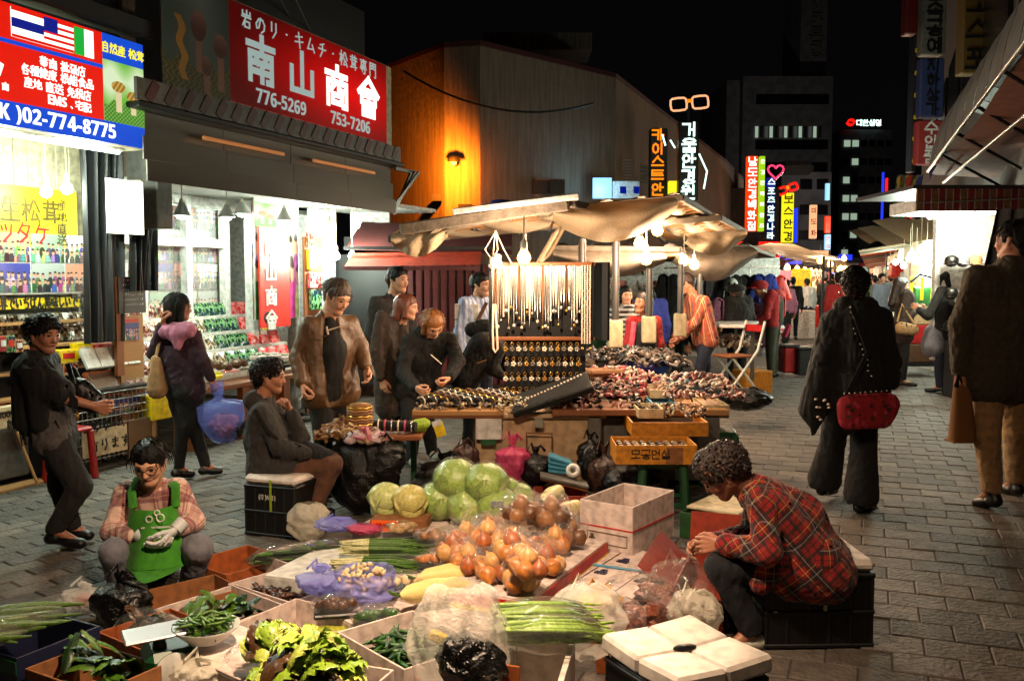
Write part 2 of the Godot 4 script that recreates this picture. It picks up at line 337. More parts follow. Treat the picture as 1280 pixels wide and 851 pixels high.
# ---------- names, things and parts ----------
var taken := {}
var M := {}
var nz := FastNoiseLite.new()
var rg := RandomNumberGenerator.new()
func V(x, y, z): return Vector3(x, y, z)
func rnd(a, b): return rg.randf_range(a, b)
func put(o, called, parent):
	var k = str(parent.get_instance_id()) + called
	var n = taken.get(k, 0)
	taken[k] = n + 1
	o.name = called if n == 0 else called + "_%03d" % n
	parent.add_child(o, true)
	return o
func tag(o, label, category = "", group = "", kind = ""):
	if label: o.set_meta("label", label)
	if category: o.set_meta("category", category)
	if group: o.set_meta("group", group)
	if kind: o.set_meta("kind", kind)
	return o
func thing(called, label, category, at = Vector3.ZERO, turn = 0.0, group = ""):
	var o = put(Node3D.new(), called, self)
	o.position = at
	o.rotation.y = turn
	return tag(o, label, category, group)
func part(called, b, m, parent, xf = Transform3D.IDENTITY):
	var o := MeshInstance3D.new()
	o.mesh = b.mesh() if b is B else b
	o.material_override = M[m] if m is String else m
	o.transform = xf
	return put(o, called, parent)
func copy_of(o, label, at, turn = 0.0, group = ""):
	var c = o.duplicate()
	put(c, str(o.name).rstrip("0123456789").trim_suffix("_"), self)
	c.position = at
	c.rotation.y = turn
	return tag(c, label, "", group)
func slope(x): return 0.015 * x
func look(fwd, up = Vector3.UP):
	var z: Vector3 = fwd.normalized()
	var x = up.cross(z).normalized()
	return Basis(x, z.cross(x), z)
# ---------- mesh builder ----------
class B:
	var v := PackedVector3Array()
	var n := PackedVector3Array()
	var t := PackedVector2Array()
	var c := PackedColorArray()
	var ix := PackedInt32Array()
	var hue := Color.WHITE
	var tinted := false
	func tint(k):
		hue = k
		tinted = true
		return self
	func vert(p, nn, uv = Vector2.ZERO) -> int:
		v.append(p)
		n.append(nn)
		t.append(uv)
		c.append(hue)
		return v.size() - 1
	func tri(a, b, d):
		var g = (v[b] - v[a]).cross(v[d] - v[a])
		if g.dot(n[a] + n[b] + n[d]) > 0.0: ix.append_array([a, d, b])
		else: ix.append_array([a, b, d])
	func quad(p, q, r, s, uv0 = Vector2(0, 1), uv1 = Vector2(1, 0)):
		var g: Vector3 = (q - p).cross(s - p).normalized()
		var a = vert(p, g, Vector2(uv0.x, uv0.y))
		var b = vert(q, g, Vector2(uv1.x, uv0.y))
		var d = vert(r, g, Vector2(uv1.x, uv1.y))
		var e = vert(s, g, Vector2(uv0.x, uv1.y))
		tri(a, b, d)
		tri(a, d, e)
		return self
	func box(at: Vector3, size: Vector3, basis := Basis.IDENTITY, bev := 0.0):
		var h := size / 2.0
		bev = minf(bev, minf(h.x, minf(h.y, h.z)) * 0.9)
		var q := {}
		for ax in 3:
			for s in [-1.0, 1.0]:
				var nn := Vector3.ZERO
				nn[ax] = s
				var u := (ax + 1) % 3
				var w := (ax + 2) % 3
				var id := []
				for k in [[-1, -1], [1, -1], [1, 1], [-1, 1]]:
					var p := Vector3.ZERO
					p[ax] = s * h[ax]
					p[u] = k[0] * (h[u] - bev)
					p[w] = k[1] * (h[w] - bev)
					id.append(vert(at + basis * p, basis * nn, Vector2((k[0] + 1) / 2.0, (1 - k[1]) / 2.0)))
				tri(id[0], id[1], id[2])
				tri(id[0], id[2], id[3])
				q[[ax, s]] = id
		if bev > 0.0:
			for ax in 3:
				var u := (ax + 1) % 3
				var w := (ax + 2) % 3
				for su in [-1.0, 1.0]:
					for sw in [-1.0, 1.0]:
						var nn := Vector3.ZERO
						nn[u] = su
						nn[w] = sw
						nn = nn.normalized()
						var id := []
						for k in [[-1, 0], [1, 0], [1, 1], [-1, 1]]:
							var p := Vector3.ZERO
							p[ax] = k[0] * (h[ax] - bev)
							p[u] = su * (h[u] - (bev if k[1] == 1 else 0.0))
							p[w] = sw * (h[w] - (bev if k[1] == 0 else 0.0))
							id.append(vert(at + basis * p, basis * nn))
						tri(id[0], id[1], id[2])
						tri(id[0], id[2], id[3])
			for sx in [-1.0, 1.0]:
				for sy in [-1.0, 1.0]:
					for sz in [-1.0, 1.0]:
						var s := Vector3(sx, sy, sz)
						var id := []
						for ax in 3:
							var p := s * (h - Vector3.ONE * bev)
							p[ax] = s[ax] * h[ax]
							id.append(vert(at + basis * p, basis * s.normalized()))
						tri(id[0], id[1], id[2])
		return self
	func bar(p: Vector3, q: Vector3, w: float, d: float, bev := 0.0, up := Vector3.UP):
		var y := (q - p).normalized()
		if absf(y.dot(up)) > 0.99: up = Vector3.RIGHT
		var x := y.cross(up).normalized()
		return box((p + q) / 2.0, Vector3(w, p.distance_to(q), d), Basis(x, y, x.cross(y)), bev)
	func tube(path: Array, r, sides := 8, caps := true, flat := 1.0):
		var m := path.size()
		var x := Vector3.ZERO
		var first := v.size()
		var run := 0.0
		for i in m:
			var y: Vector3 = (path[mini(i + 1, m - 1)] - path[maxi(i - 1, 0)]).normalized()
			if x == Vector3.ZERO: x = y.cross(Vector3.FORWARD if absf(y.z) < 0.9 else Vector3.UP)
			x = (x - y * x.dot(y)).normalized()
			var z := x.cross(y)
			if i > 0: run += path[i].distance_to(path[i - 1])
			var rr: float = r[i] if r is Array else r
			for k in sides + 1:
				var a := TAU * k / sides
				var o := x * cos(a) + z * sin(a) * flat
				vert(path[i] + o * rr, (x * cos(a) + z * sin(a) / flat).normalized(), Vector2(float(k) / sides, run))
		for i in m - 1:
			for k in sides:
				var a := first + i * (sides + 1) + k
				tri(a, a + 1, a + sides + 2)
				tri(a, a + sides + 2, a + sides + 1)
		if caps:
			for e in [0, m - 1]:
				var y: Vector3 = (path[e] - path[1 if e == 0 else m - 2]).normalized()
				var mid := vert(path[e], y)
				var ring := []
				for k in sides + 1: ring.append(vert(v[first + e * (sides + 1) + k], y))
				for k in sides: tri(mid, ring[k], ring[k + 1])
		return self
	func lathe(prof: Array, sides := 16, xf := Transform3D.IDENTITY, lump := 0.0):
		var first := v.size()
		var m := prof.size()
		for i in m:
			var d: Vector2 = prof[mini(i + 1, m - 1)] - prof[maxi(i - 1, 0)]
			var nn := Vector2(d.y, -d.x).normalized()
			for k in sides + 1:
				var a := TAU * k / sides
				var w: float = 1.0 + lump * sin(a * 3.0 + i * 0.7) + lump * 0.6 * sin(a * 5.0 - i)
				vert(xf * Vector3(cos(a) * prof[i].x * w, prof[i].y, sin(a) * prof[i].x * w), (xf.basis * Vector3(cos(a) * nn.x, nn.y, sin(a) * nn.x)).normalized(), Vector2(float(k) / sides, float(i) / (m - 1)))
		for i in m - 1:
			for k in sides:
				var a := first + i * (sides + 1) + k
				tri(a, a + 1, a + sides + 2)
				tri(a, a + sides + 2, a + sides + 1)
		return self
	func ball(at: Vector3, r: Vector3, seg := 12, basis := Basis.IDENTITY, lump := 0.0):
		var prof := []
		var rows := maxi(4, seg * 2 / 3)
		for i in rows + 1:
			var a := -PI / 2 + PI * i / rows
			prof.append(Vector2(maxf(cos(a), 0.001), sin(a)))
		return lathe(prof, seg, Transform3D(basis * Basis.from_scale(r), at), lump)
	func sheet(nu: int, nv: int, f: Callable):
		var first := v.size()
		for j in nv + 1:
			for i in nu + 1:
				vert(f.call(float(i) / nu, float(j) / nv), Vector3.ZERO, Vector2(float(i) / nu, float(j) / nv))
		for j in nv + 1:
			for i in nu + 1:
				var a := first + j * (nu + 1)
				var dx := v[a + mini(i + 1, nu)] - v[a + maxi(i - 1, 0)]
				var b0 := first + maxi(j - 1, 0) * (nu + 1) + i
				var b1 := first + mini(j + 1, nv) * (nu + 1) + i
				n[a + i] = dx.cross(v[b1] - v[b0]).normalized()
		for j in nv:
			for i in nu:
				var a := first + j * (nu + 1) + i
				tri(a, a + 1, a + nu + 2)
				tri(a, a + nu + 2, a + nu + 1)
		return self
	func add(o: B, xf := Transform3D.IDENTITY):
		var first := v.size()
		var nb := xf.basis.inverse().transposed()
		for i in o.v.size():
			v.append(xf * o.v[i])
			n.append((nb * o.n[i]).normalized())
		t.append_array(o.t)
		if tinted and not o.tinted:
			for i in o.v.size(): c.append(hue)
		else: c.append_array(o.c)
		tinted = tinted or o.tinted
		for i in o.ix: ix.append(first + i)
		return self
	func turned(r: Basis):
		for i in v.size():
			v[i] = r.transposed() * v[i]
			n[i] = r.transposed() * n[i]
		return self
	func mesh() -> ArrayMesh:
		var a := []
		a.resize(Mesh.ARRAY_MAX)
		a[Mesh.ARRAY_VERTEX] = v
		a[Mesh.ARRAY_NORMAL] = n
		a[Mesh.ARRAY_TEX_UV] = t
		if tinted: a[Mesh.ARRAY_COLOR] = c
		a[Mesh.ARRAY_INDEX] = ix
		var m := ArrayMesh.new()
		m.add_surface_from_arrays(Mesh.PRIMITIVE_TRIANGLES, a)
		return m
# ---------- blended bodies: tapered capsules joined by a smooth minimum, meshed as surface nets ----------
class Sdf:
	var bones := []
	var cuts := []
	var folds := 0.0
	var fold_scale := Vector3(9, 9, 9)
	var noise: FastNoiseLite
	var round_k := 0.03
	func bone(a: Vector3, b: Vector3, ra: float, rb: float, k := -1.0, flat := Vector3.ONE):
		bones.append([a, b, ra, rb, round_k if k < 0 else k, flat])
		return self
	func cut(a: Vector3, b: Vector3, ra: float, rb: float, flat := Vector3.ONE):
		cuts.append([a, b, ra, rb, flat])
		return self
	func chain(pts: Array, r: Array, k := -1.0):
		for i in pts.size() - 1: bone(pts[i], pts[i + 1], r[i], r[i + 1], k)
		return self
	func into(o: B, h: float, xf := Transform3D.IDENTITY):
		var lo := Vector3.ONE * 1e9
		var hi := -lo
		for e in bones:
			for q in 2:
				var rr: Vector3 = Vector3.ONE * (e[2 + q] + folds + h * 2.0) / e[5]
				lo = lo.min(e[q] - rr)
				hi = hi.max(e[q] + rr)
		var nx := int((hi.x - lo.x) / h) + 2
		var ny := int((hi.y - lo.y) / h) + 2
		var nq := int((hi.z - lo.z) / h) + 2
		var f := PackedFloat32Array()
		f.resize(nx * ny * nq)
		f.fill(1.0)
		for pass_no in 2:
			for e in (bones if pass_no == 0 else cuts):
				var a: Vector3 = e[0]
				var ra: float = e[2]
				var rb: float = e[3]
				var k: float = e[4] if pass_no == 0 else 0.0
				var fl: Vector3 = e[5] if pass_no == 0 else e[4]
				var even := fl == Vector3.ONE
				var ab: Vector3 = e[1] - a
				if not even: ab *= fl
				var l2 := maxf(ab.length_squared(), 1e-9)
				var grow := maxf(ra, rb) + k + folds + 2.5 * h
				var p0: Vector3 = (a.min(e[1]) - Vector3.ONE * grow / fl - lo) / h
				var p1: Vector3 = (a.max(e[1]) + Vector3.ONE * grow / fl - lo) / h
				for iz in range(maxi(0, int(p0.z)), mini(nq, int(p1.z) + 2)):
					for iy in range(maxi(0, int(p0.y)), mini(ny, int(p1.y) + 2)):
						var row := (iz * ny + iy) * nx
						for ix in range(maxi(0, int(p0.x)), mini(nx, int(p1.x) + 2)):
							var p := Vector3(lo.x + ix * h, lo.y + iy * h, lo.z + iz * h) - a
							if not even: p *= fl
							var s := clampf(p.dot(ab) / l2, 0.0, 1.0)
							var d := (p - ab * s).length() - ra - (rb - ra) * s
							var w := f[row + ix]
							if pass_no == 1: f[row + ix] = maxf(w, -d)
							elif d - w >= k: pass
							elif w - d >= k: f[row + ix] = d
							else:
								var m := 0.5 + 0.5 * (w - d) / k
								f[row + ix] = w + (d - w) * m - k * m * (1.0 - m)
		if folds > 0.0:
			for iz in nq:
				for iy in ny:
					var row := (iz * ny + iy) * nx
					for ix in nx:
						var d := f[row + ix]
						if absf(d) < folds + 2.0 * h:
							var p := (lo + Vector3(ix, iy, iz) * h) * fold_scale
							f[row + ix] = d + folds * (absf(noise.get_noise_3d(p.x, p.y, p.z)) * 2.2 - 0.4)
		var at := PackedInt32Array()
		at.resize(f.size())
		at.fill(-1)
		var step := [1, nx, nx * ny]
		var offs := [0, 1, nx, nx + 1, nx * ny, nx * ny + 1, nx * ny + nx, nx * ny + nx + 1]
		for iz in nq - 1:
			for iy in ny - 1:
				var row := (iz * ny + iy) * nx
				for ix in nx - 1:
					var q := row + ix
					var d0 := f[q]
					if absf(d0) > 2.0 * h: continue
					var neg := 0
					for k in 8:
						if f[q + offs[k]] < 0.0: neg += 1
					if neg == 0 or neg == 8: continue
					var sum := Vector3.ZERO
					var cnt := 0
					for k in 8:
						var fa := f[q + offs[k]]
						for ax in 3:
							if k & (1 << ax): continue
							var fb := f[q + offs[k | (1 << ax)]]
							if (fa < 0.0) != (fb < 0.0):
								var pt := Vector3(k & 1, (k >> 1) & 1, (k >> 2) & 1)
								pt[ax] += fa / (fa - fb)
								sum += pt
								cnt += 1
					var g := Vector3(f[q + 1] - d0 + f[q + offs[3]] - f[q + nx] + f[q + offs[5]] - f[q + offs[4]] + f[q + offs[7]] - f[q + offs[6]],
						f[q + nx] - d0 + f[q + offs[3]] - f[q + 1] + f[q + offs[6]] - f[q + offs[4]] + f[q + offs[7]] - f[q + offs[5]],
						f[q + offs[4]] - d0 + f[q + offs[5]] - f[q + 1] + f[q + offs[6]] - f[q + nx] + f[q + offs[7]] - f[q + offs[3]])
					var pos := lo + (Vector3(ix, iy, iz) + sum / cnt) * h
					at[q] = o.vert(xf * pos, (xf.basis * g).normalized(), Vector2(pos.x + pos.z, pos.y))
		for iz in range(1, nq - 1):
			for iy in range(1, ny - 1):
				var row := (iz * ny + iy) * nx
				for ix in range(1, nx - 1):
					var q := row + ix
					var d0 := f[q]
					if absf(d0) > 2.0 * h: continue
					for ax in 3:
						if (d0 < 0.0) == (f[q + step[ax]] < 0.0): continue
						var u: int = step[(ax + 1) % 3]
						var w: int = step[(ax + 2) % 3]
						var a := at[q - u - w]
						var b := at[q - w]
						var d := at[q]
						var e := at[q - u]
						if a < 0 or b < 0 or d < 0 or e < 0: continue
						o.tri(a, b, d)
						o.tri(a, d, e)
		return o
# ---------- people ----------
# joints: hip ch nk hd (head centre), then for each side i: s (shoulder) e (elbow) w (wrist) k (knee) a (ankle) t (toe)
func stand(h, yaw, o = {}):
	var f = Vector3(sin(yaw), 0, cos(yaw))
	var r = Vector3(cos(yaw), 0, -sin(yaw))
	var lean: float = o.get("lean", 0.0)
	var stride: float = o.get("stride", 0.0)
	var up: Vector3 = (Vector3.UP + f * lean).normalized()
	var hip: Vector3 = Vector3(0, 0.53 * h, 0) - f * lean * 0.12
	var J = {"hip": hip, "ch": hip + up * 0.19 * h, "nk": hip + up * 0.312 * h, "hd": hip + up * 0.392 * h + f * (0.025 + lean * 0.06), "h": h, "face": f}
	for i in 2:
		var s = i * 2.0 - 1.0
		var st = stride * s
		J["s%d" % i] = hip + up * 0.288 * h + r * s * 0.108 * h
		J["e%d" % i] = J["s%d" % i] + Vector3(0, -0.185 * h, 0) + r * s * 0.03 * h - f * (0.03 + st * 0.35)
		J["w%d" % i] = J["e%d" % i] + Vector3(0, -0.15 * h, 0) + f * (0.05 - st * 0.25)
		J["a%d" % i] = Vector3(0, 0.05 * h + maxf(0.0, -st) * 0.22, 0) + r * s * 0.055 * h + f * st * 0.6
		J["k%d" % i] = Vector3(0, 0.285 * h, 0) + r * s * 0.055 * h + f * (st * 0.38 + absf(st) * 0.15 + 0.02)
		J["t%d" % i] = J["a%d" % i] + f * 0.095 * h + Vector3(0, -0.033 * h - maxf(0.0, -st) * 0.15, 0) + r * s * 0.012
	J.merge(o.get("j", {}), true)
	return J
func hand(b: B, w: Vector3, dir: Vector3, palm: Vector3, side: float, sc: float, cell: float, curl = 0.5, spread = 0.0):
	var y = dir.normalized()
	var z = (palm - y * palm.dot(y)).normalized()
	var bs = Basis(y.cross(z) * side, y, z)
	var s = Sdf.new()
	s.round_k = 0.008
	s.bone(Vector3(0, -0.02, 0), Vector3(0, 0.015, 0), 0.024, 0.025, 0.02, Vector3(1, 1, 1.35))
	var ln = [0.062, 0.078, 0.083, 0.074]
	for k in 4:
		var x = -0.031 + 0.0205 * k
		var kn = Vector3(x, 0.082 + (0.006 if k in [1, 2] else 0.0), 0)
		s.bone(Vector3(x * 0.55, 0.012, 0), kn, 0.0125, 0.0108, 0.013)
		var p = kn
		var a = curl * (0.75 + 0.12 * (3 - k))
		for q in 3:
			var d: Vector3 = V(x * spread * 8.0, cos(a), sin(a)).normalized() * ln[k] * [0.45, 0.31, 0.24][q]
			s.bone(p, p + d, 0.0092 - q * 0.0008, 0.0084 - q * 0.0008, 0.003)
			p += d
			a += curl * (0.95 - q * 0.2)
	s.chain([Vector3(0.018, 0.02, 0.004), Vector3(0.042, 0.052, 0.012 + curl * 0.012), Vector3(0.047, 0.08, 0.018 + curl * 0.03), Vector3(0.043, 0.102, 0.02 + curl * 0.045)], [0.013, 0.011, 0.0092, 0.0078], 0.008)
	s.into(b, cell / sc, Transform3D(bs.scaled(Vector3.ONE * sc), w))
func head_frame(J):
	var sc: float = J.h / 1.65
	var f: Vector3 = J.face.normalized()
	return Transform3D(look(f, J.get("crown", (J.hd - J.nk).normalized() * 0.4 + Vector3.UP * 0.6)).scaled(Vector3.ONE * sc), J.hd)
func person(label, at, J, c, cell = 0.013, group = "people in the market street"):
	var o = thing("person", label, "person", at, 0.0, group)
	var sc: float = J.h / 1.65
	var fat: float = c.get("fat", 1.0)
	var fine: float = c.get("fine", cell * 0.5)
	nz.seed = int(at.x * 1000) + 7
	var sd: Vector3 = (J.s1 - J.s0).normalized()
	var front: Vector3 = sd.cross(Vector3.UP).normalized()
	var hips = [J.get("g0", J.hip - sd * 0.085 * sc), J.get("g1", J.hip + sd * 0.085 * sc)]
	# --- the body: one surface
	var b = B.new()
	var s = Sdf.new()
	s.round_k = 0.04 * sc
	s.chain([J.hip, J.ch, J.nk], [0.085 * sc * fat, 0.09 * sc * fat, 0.05 * sc])
	s.bone(J.nk, J.nk.lerp(J.hd, 0.5), 0.05 * sc, 0.048 * sc)
	for i in 2:
		var w: Vector3 = J["w%d" % i]
		s.chain([J.nk.lerp(J.ch, 0.2), J["s%d" % i], J["e%d" % i], w], [0.036 * sc, 0.036 * sc, 0.034 * sc, 0.026 * sc])
		s.chain([hips[i], J["k%d" % i], J["a%d" % i], J["t%d" % i]], [0.06 * sc, 0.036 * sc, 0.031 * sc, 0.026 * sc])
	s.into(b, maxf(cell, 0.014))
	var hf = head_frame(J)
	s = Sdf.new()
	s.round_k = 0.022
	s.bone(V(0, 0.026, -0.03), V(0, 0.022, 0.012), 0.082, 0.08, 0.02, V(1.1, 1, 1))
	s.bone(V(0, -0.018, 0.034), V(0, -0.078, 0.05), 0.06, 0.034)
	for i in 2:
		var q = i * 2.0 - 1.0
		s.bone(V(q * 0.05, -0.04, 0.0), V(q * 0.022, -0.085, 0.052), 0.026, 0.02)
		s.bone(V(q * 0.036, -0.022, 0.06), V(q * 0.03, -0.03, 0.064), 0.024, 0.022)
		s.bone(V(q * 0.076, 0.008, -0.012), V(q * 0.077, -0.022, -0.006), 0.017, 0.011, 0.006, V(1.9, 1, 1))
		s.bone(V(q * 0.012, 0.027, 0.085), V(q * 0.045, 0.026, 0.07), 0.009, 0.008, 0.018)
		s.bone(V(q * 0.008, -0.03, 0.088), V(q * 0.012, -0.03, 0.088), 0.009, 0.008, 0.008)
		s.cut(V(q * 0.024, 0.008, 0.104), V(q * 0.042, 0.007, 0.096), 0.0135, 0.0125)
	s.bone(V(0, 0.014, 0.084), V(0, -0.026, 0.1), 0.009, 0.0125, 0.012)
	s.bone(V(-0.017, -0.054, 0.08), V(0.017, -0.054, 0.08), 0.009, 0.009, 0.01)
	s.bone(V(0, -0.09, 0.062), V(0, -0.092, 0.06), 0.022, 0.022)
	s.bone(V(0, -0.05, -0.02), hf.affine_inverse() * J.nk, 0.054, 0.056)
	s.into(b, fine * 0.9 / sc, hf)
	for i in 2:
		var w: Vector3 = J["w%d" % i]
		var hn: String = "h%d" % i
		var dir: Vector3 = J.get(hn, w - J["e%d" % i])
		hand(b, w, dir, J.get("p%d" % i, -sd * (i * 2.0 - 1.0) + front * 0.3), (1.0 if i == 0 else -1.0) * J.get("m%d" % i, 1.0), sc, minf(fine * 0.75, 0.009), J.get("c%d" % i, 0.45))
	part("body", b, c.get("skin", "skin"), o)
	# --- face
	if c.get("face", true):
		for i in 2:
			var q = i * 2.0 - 1.0
			part("eye", B.new().ball(hf * V(q * 0.031, 0.007, 0.0865), V(0.0135, 0.0062, 0.007) * sc, 10, hf.basis.orthonormalized()), "eye", o)
			part("eyebrow", B.new().tube([hf * V(q * 0.014, 0.028, 0.0945), hf * V(q * 0.03, 0.031, 0.09), hf * V(q * 0.046, 0.027, 0.0795)], 0.0038 * sc, 6), c.get("brow", "hair_black"), o)
		part("lips", B.new().ball(hf * V(0, -0.055, 0.086), V(0.02, 0.0065, 0.0065) * sc, 10, hf.basis.orthonormalized()), c.get("lips", "lips"), o)
	# --- hair
	var st: String = c.get("style", "short")
	if st != "none":
		s = Sdf.new()
		s.noise = nz
		s.round_k = 0.03
		s.folds = 0.005
		s.fold_scale = V(1500, 350, 1500)
		s.bone(V(0, 0.036, -0.036), V(0, 0.045, 0.006), 0.087, 0.083, 0.03, V(1.06, 1, 1))
		if st == "perm":
			s.folds = 0.016
			s.fold_scale = V(3200, 3200, 3200)
			s.bone(V(0, 0.035, -0.05), V(0, 0.06, 0.015), 0.094, 0.084)
			s.bone(V(0, -0.03, -0.062), V(0, -0.06, -0.055), 0.066, 0.05)
		elif st == "long" or st == "bob":
			var low = -0.27 if st == "long" else -0.1
			s.bone(V(0, 0.0, -0.06), V(0, low, -0.075), 0.07, 0.066, 0.03, V(0.95, 1, 1.15))
			for q in [-1, 1]: s.bone(V(q * 0.066, 0.03, 0.0), V(q * 0.074, low * 0.8, 0.012), 0.03, 0.026)
		else:
			s.bone(V(0, -0.005, -0.055), V(0, -0.05, -0.058), 0.068, 0.045)
			for q in [-1, 1]: s.bone(V(q * 0.068, 0.03, 0.0), V(q * 0.07, -0.004, 0.02), 0.02, 0.012, 0.02)
		var fr: float = c.get("fringe", 0.0)
		s.cut(V(0, -0.01 - fr, 0.135), V(0, -0.12, 0.12), 0.078, 0.078, V(0.95, 1, 1))
		if st == "short" or st == "perm":
			for q in [-1, 1]: s.cut(V(q * 0.09, -0.012, 0.0), V(q * 0.09, -0.06, 0.02), 0.022, 0.03)
		var hb = B.new()
		s.into(hb, fine * 1.1 / sc, hf)
		part("hair", hb, c.get("hair", "hair_black"), o)
		if cell < 0.0135: # loose strands over the mass
			hb = B.new()
			for i in 130:
				var a = rnd(0.55, TAU - 0.55) + PI / 2
				var e = rnd(0.1, 1.35)
				var p0 = V(cos(a) * cos(e) * 0.092, 0.035 + sin(e) * 0.1, sin(a) * cos(e) * 0.103 - 0.02)
				var dn = V(p0.x * 0.35, -0.035 - 0.05 * cos(e), p0.z * 0.3) * (0.6 if st == "perm" else 1.0)
				var wob = V(rnd(-1, 1), rnd(-0.5, 1), rnd(-1, 1)) * (0.016 if st == "perm" else 0.007)
				hb.tube([hf * p0, hf * (p0 + dn * 0.5 + V(p0.x, 0.02, p0.z + 0.02) * 0.14 + wob), hf * (p0 + dn + wob)], [0.003 * sc, 0.0026 * sc, 0.0008 * sc], 4, false)
			part("loose_hair", hb, c.get("hair", "hair_black"), o)
	# --- clothes
	var fo: float = c.get("folds", 0.011)
	b = B.new()
	s = Sdf.new()
	s.noise = nz
	s.folds = fo
	s.fold_scale = V(1100, 650, 1100)
	s.round_k = 0.05 * sc
	var pad: float = c.get("pad", 0.02)
	for i in 2:
		var sh: Vector3 = J["s%d" % i]
		var el: Vector3 = J["e%d" % i]
		var w: Vector3 = J["w%d" % i]
		var side: Vector3 = sd * (i * 2.0 - 1.0)
		s.bone(hips[i] + side * 0.012 * fat, sh.lerp(J.nk, 0.3) - (J.nk - J.ch).normalized() * 0.08 * sc, (0.085 + pad) * sc * fat, (0.07 + pad) * sc * fat)
		s.bone(J.nk.lerp(J.ch, 0.2), sh, 0.05 * sc + pad * 0.6, 0.045 * sc + pad * 0.5)
		var q: float = c.get("sleeve", 0.95)
		s.bone(sh, el if q >= 0.5 else sh.lerp(el, q * 2.0), 0.046 * sc + pad * 0.6, 0.04 * sc + pad * 0.9, 0.03)
		if q > 0.5: s.bone(el, el.lerp(w, q * 2.0 - 1.0), 0.04 * sc + pad, 0.03 * sc + pad, 0.02)
		if c.has("coat"): # a coat or long top falls from the hips
			var kn: Vector3 = J["k%d" % i]
			s.bone(hips[i], hips[i].lerp(kn, c.coat), (0.095 + pad) * sc * fat, (0.095 + pad * 1.6) * sc * fat, 0.09)
	s.bone(J.hip, J.ch, (0.098 + pad) * sc * fat, (0.105 + pad) * sc * fat)
	s.bone(J.ch, J.nk, (0.105 + pad) * sc * fat, 0.05 * sc + pad)
	if c.has("hood"): s.bone(J.nk - front * 0.06 - sd * 0.05, J.nk - front * 0.06 + sd * 0.05, 0.06 * sc, 0.06 * sc)
	var up2: Vector3 = (J.hd - J.nk).normalized()
	s.cut(J.nk + up2 * 0.035 * sc, J.hd, 0.062 * sc, 0.08 * sc)
	if not c.has("coat") and absf(J.nk.x - J.hip.x) < 0.25: s.cut(J.hip + V(0, -0.33, 0) - sd * 0.1, J.hip + V(0, -0.33, 0) + sd * 0.1, 0.22, 0.22)
	for k in c.get("open", []): s.cut(k[0], k[1], k[2], k[3], k[4] if k.size() > 4 else Vector3.ONE)
	s.into(b, cell)
	var lay = Basis.IDENTITY
	if c.top.begins_with("plaid") or c.top.begins_with("stripe"):
		var yy: Vector3 = (J.nk - J.hip).normalized()
		lay = Basis(sd, yy, sd.cross(yy)).orthonormalized()
	part(c.get("top_name", "jacket"), b.turned(lay), c.top, o, Transform3D(lay, Vector3.ZERO))
	if c.has("legs"):
		b = B.new()
		s = Sdf.new()
		s.noise = nz
		s.folds = fo * 0.75
		s.fold_scale = V(1000, 500, 1000)
		s.round_k = 0.035 * sc
		var lw: float = c.get("legw", 1.0)
		s.bone(J.hip, J.hip + (J.ch - J.hip) * 0.25, 0.115 * sc * fat, 0.11 * sc * fat)
		for i in 2:
			var kn: Vector3 = J["k%d" % i]
			var an: Vector3 = J["a%d" % i]
			s.bone(hips[i], kn, 0.098 * sc * fat, 0.066 * sc * lw, 0.05)
			s.bone(kn, kn.lerp(an, c.get("leg_len", 0.97)), 0.066 * sc * lw, 0.052 * sc * lw * c.get("flare", 1.0), 0.02)
			if c.has("shoe"): s.cut(an + V(0, -0.21, 0), an + V(0, -0.21, 0), 0.2, 0.2)
		s.into(b, cell)
		part(c.get("legs_name", "trousers"), b, c.legs, o)
	if c.has("shoe"):
		for i in 2:
			b = B.new()
			s = Sdf.new()
			s.round_k = 0.02
			var an: Vector3 = J["a%d" % i]
			var to: Vector3 = J["t%d" % i]
			var d: Vector3 = to - an
			var heel: Vector3 = an - V(d.x, 0, d.z).normalized() * 0.03 + V(0, d.y * 0.62, 0)
			s.bone(heel, to, 0.036 * sc, 0.032 * sc, 0.02, V(1, 1.15, 1))
			s.bone(heel.lerp(to, 0.6), to, 0.042 * sc, 0.036 * sc, 0.02, V(1, 1.2, 1))
			s.bone(an + V(0, -0.005, 0), heel, 0.037 * sc, 0.036 * sc)
			if c.get("low", false): s.cut(an + V(0, 0.05, 0), an, 0.06 * sc, 0.032 * sc)
			s.into(b, minf(cell, 0.012) * 0.8)
			part("shoe", b, c.shoe, o)
	return o
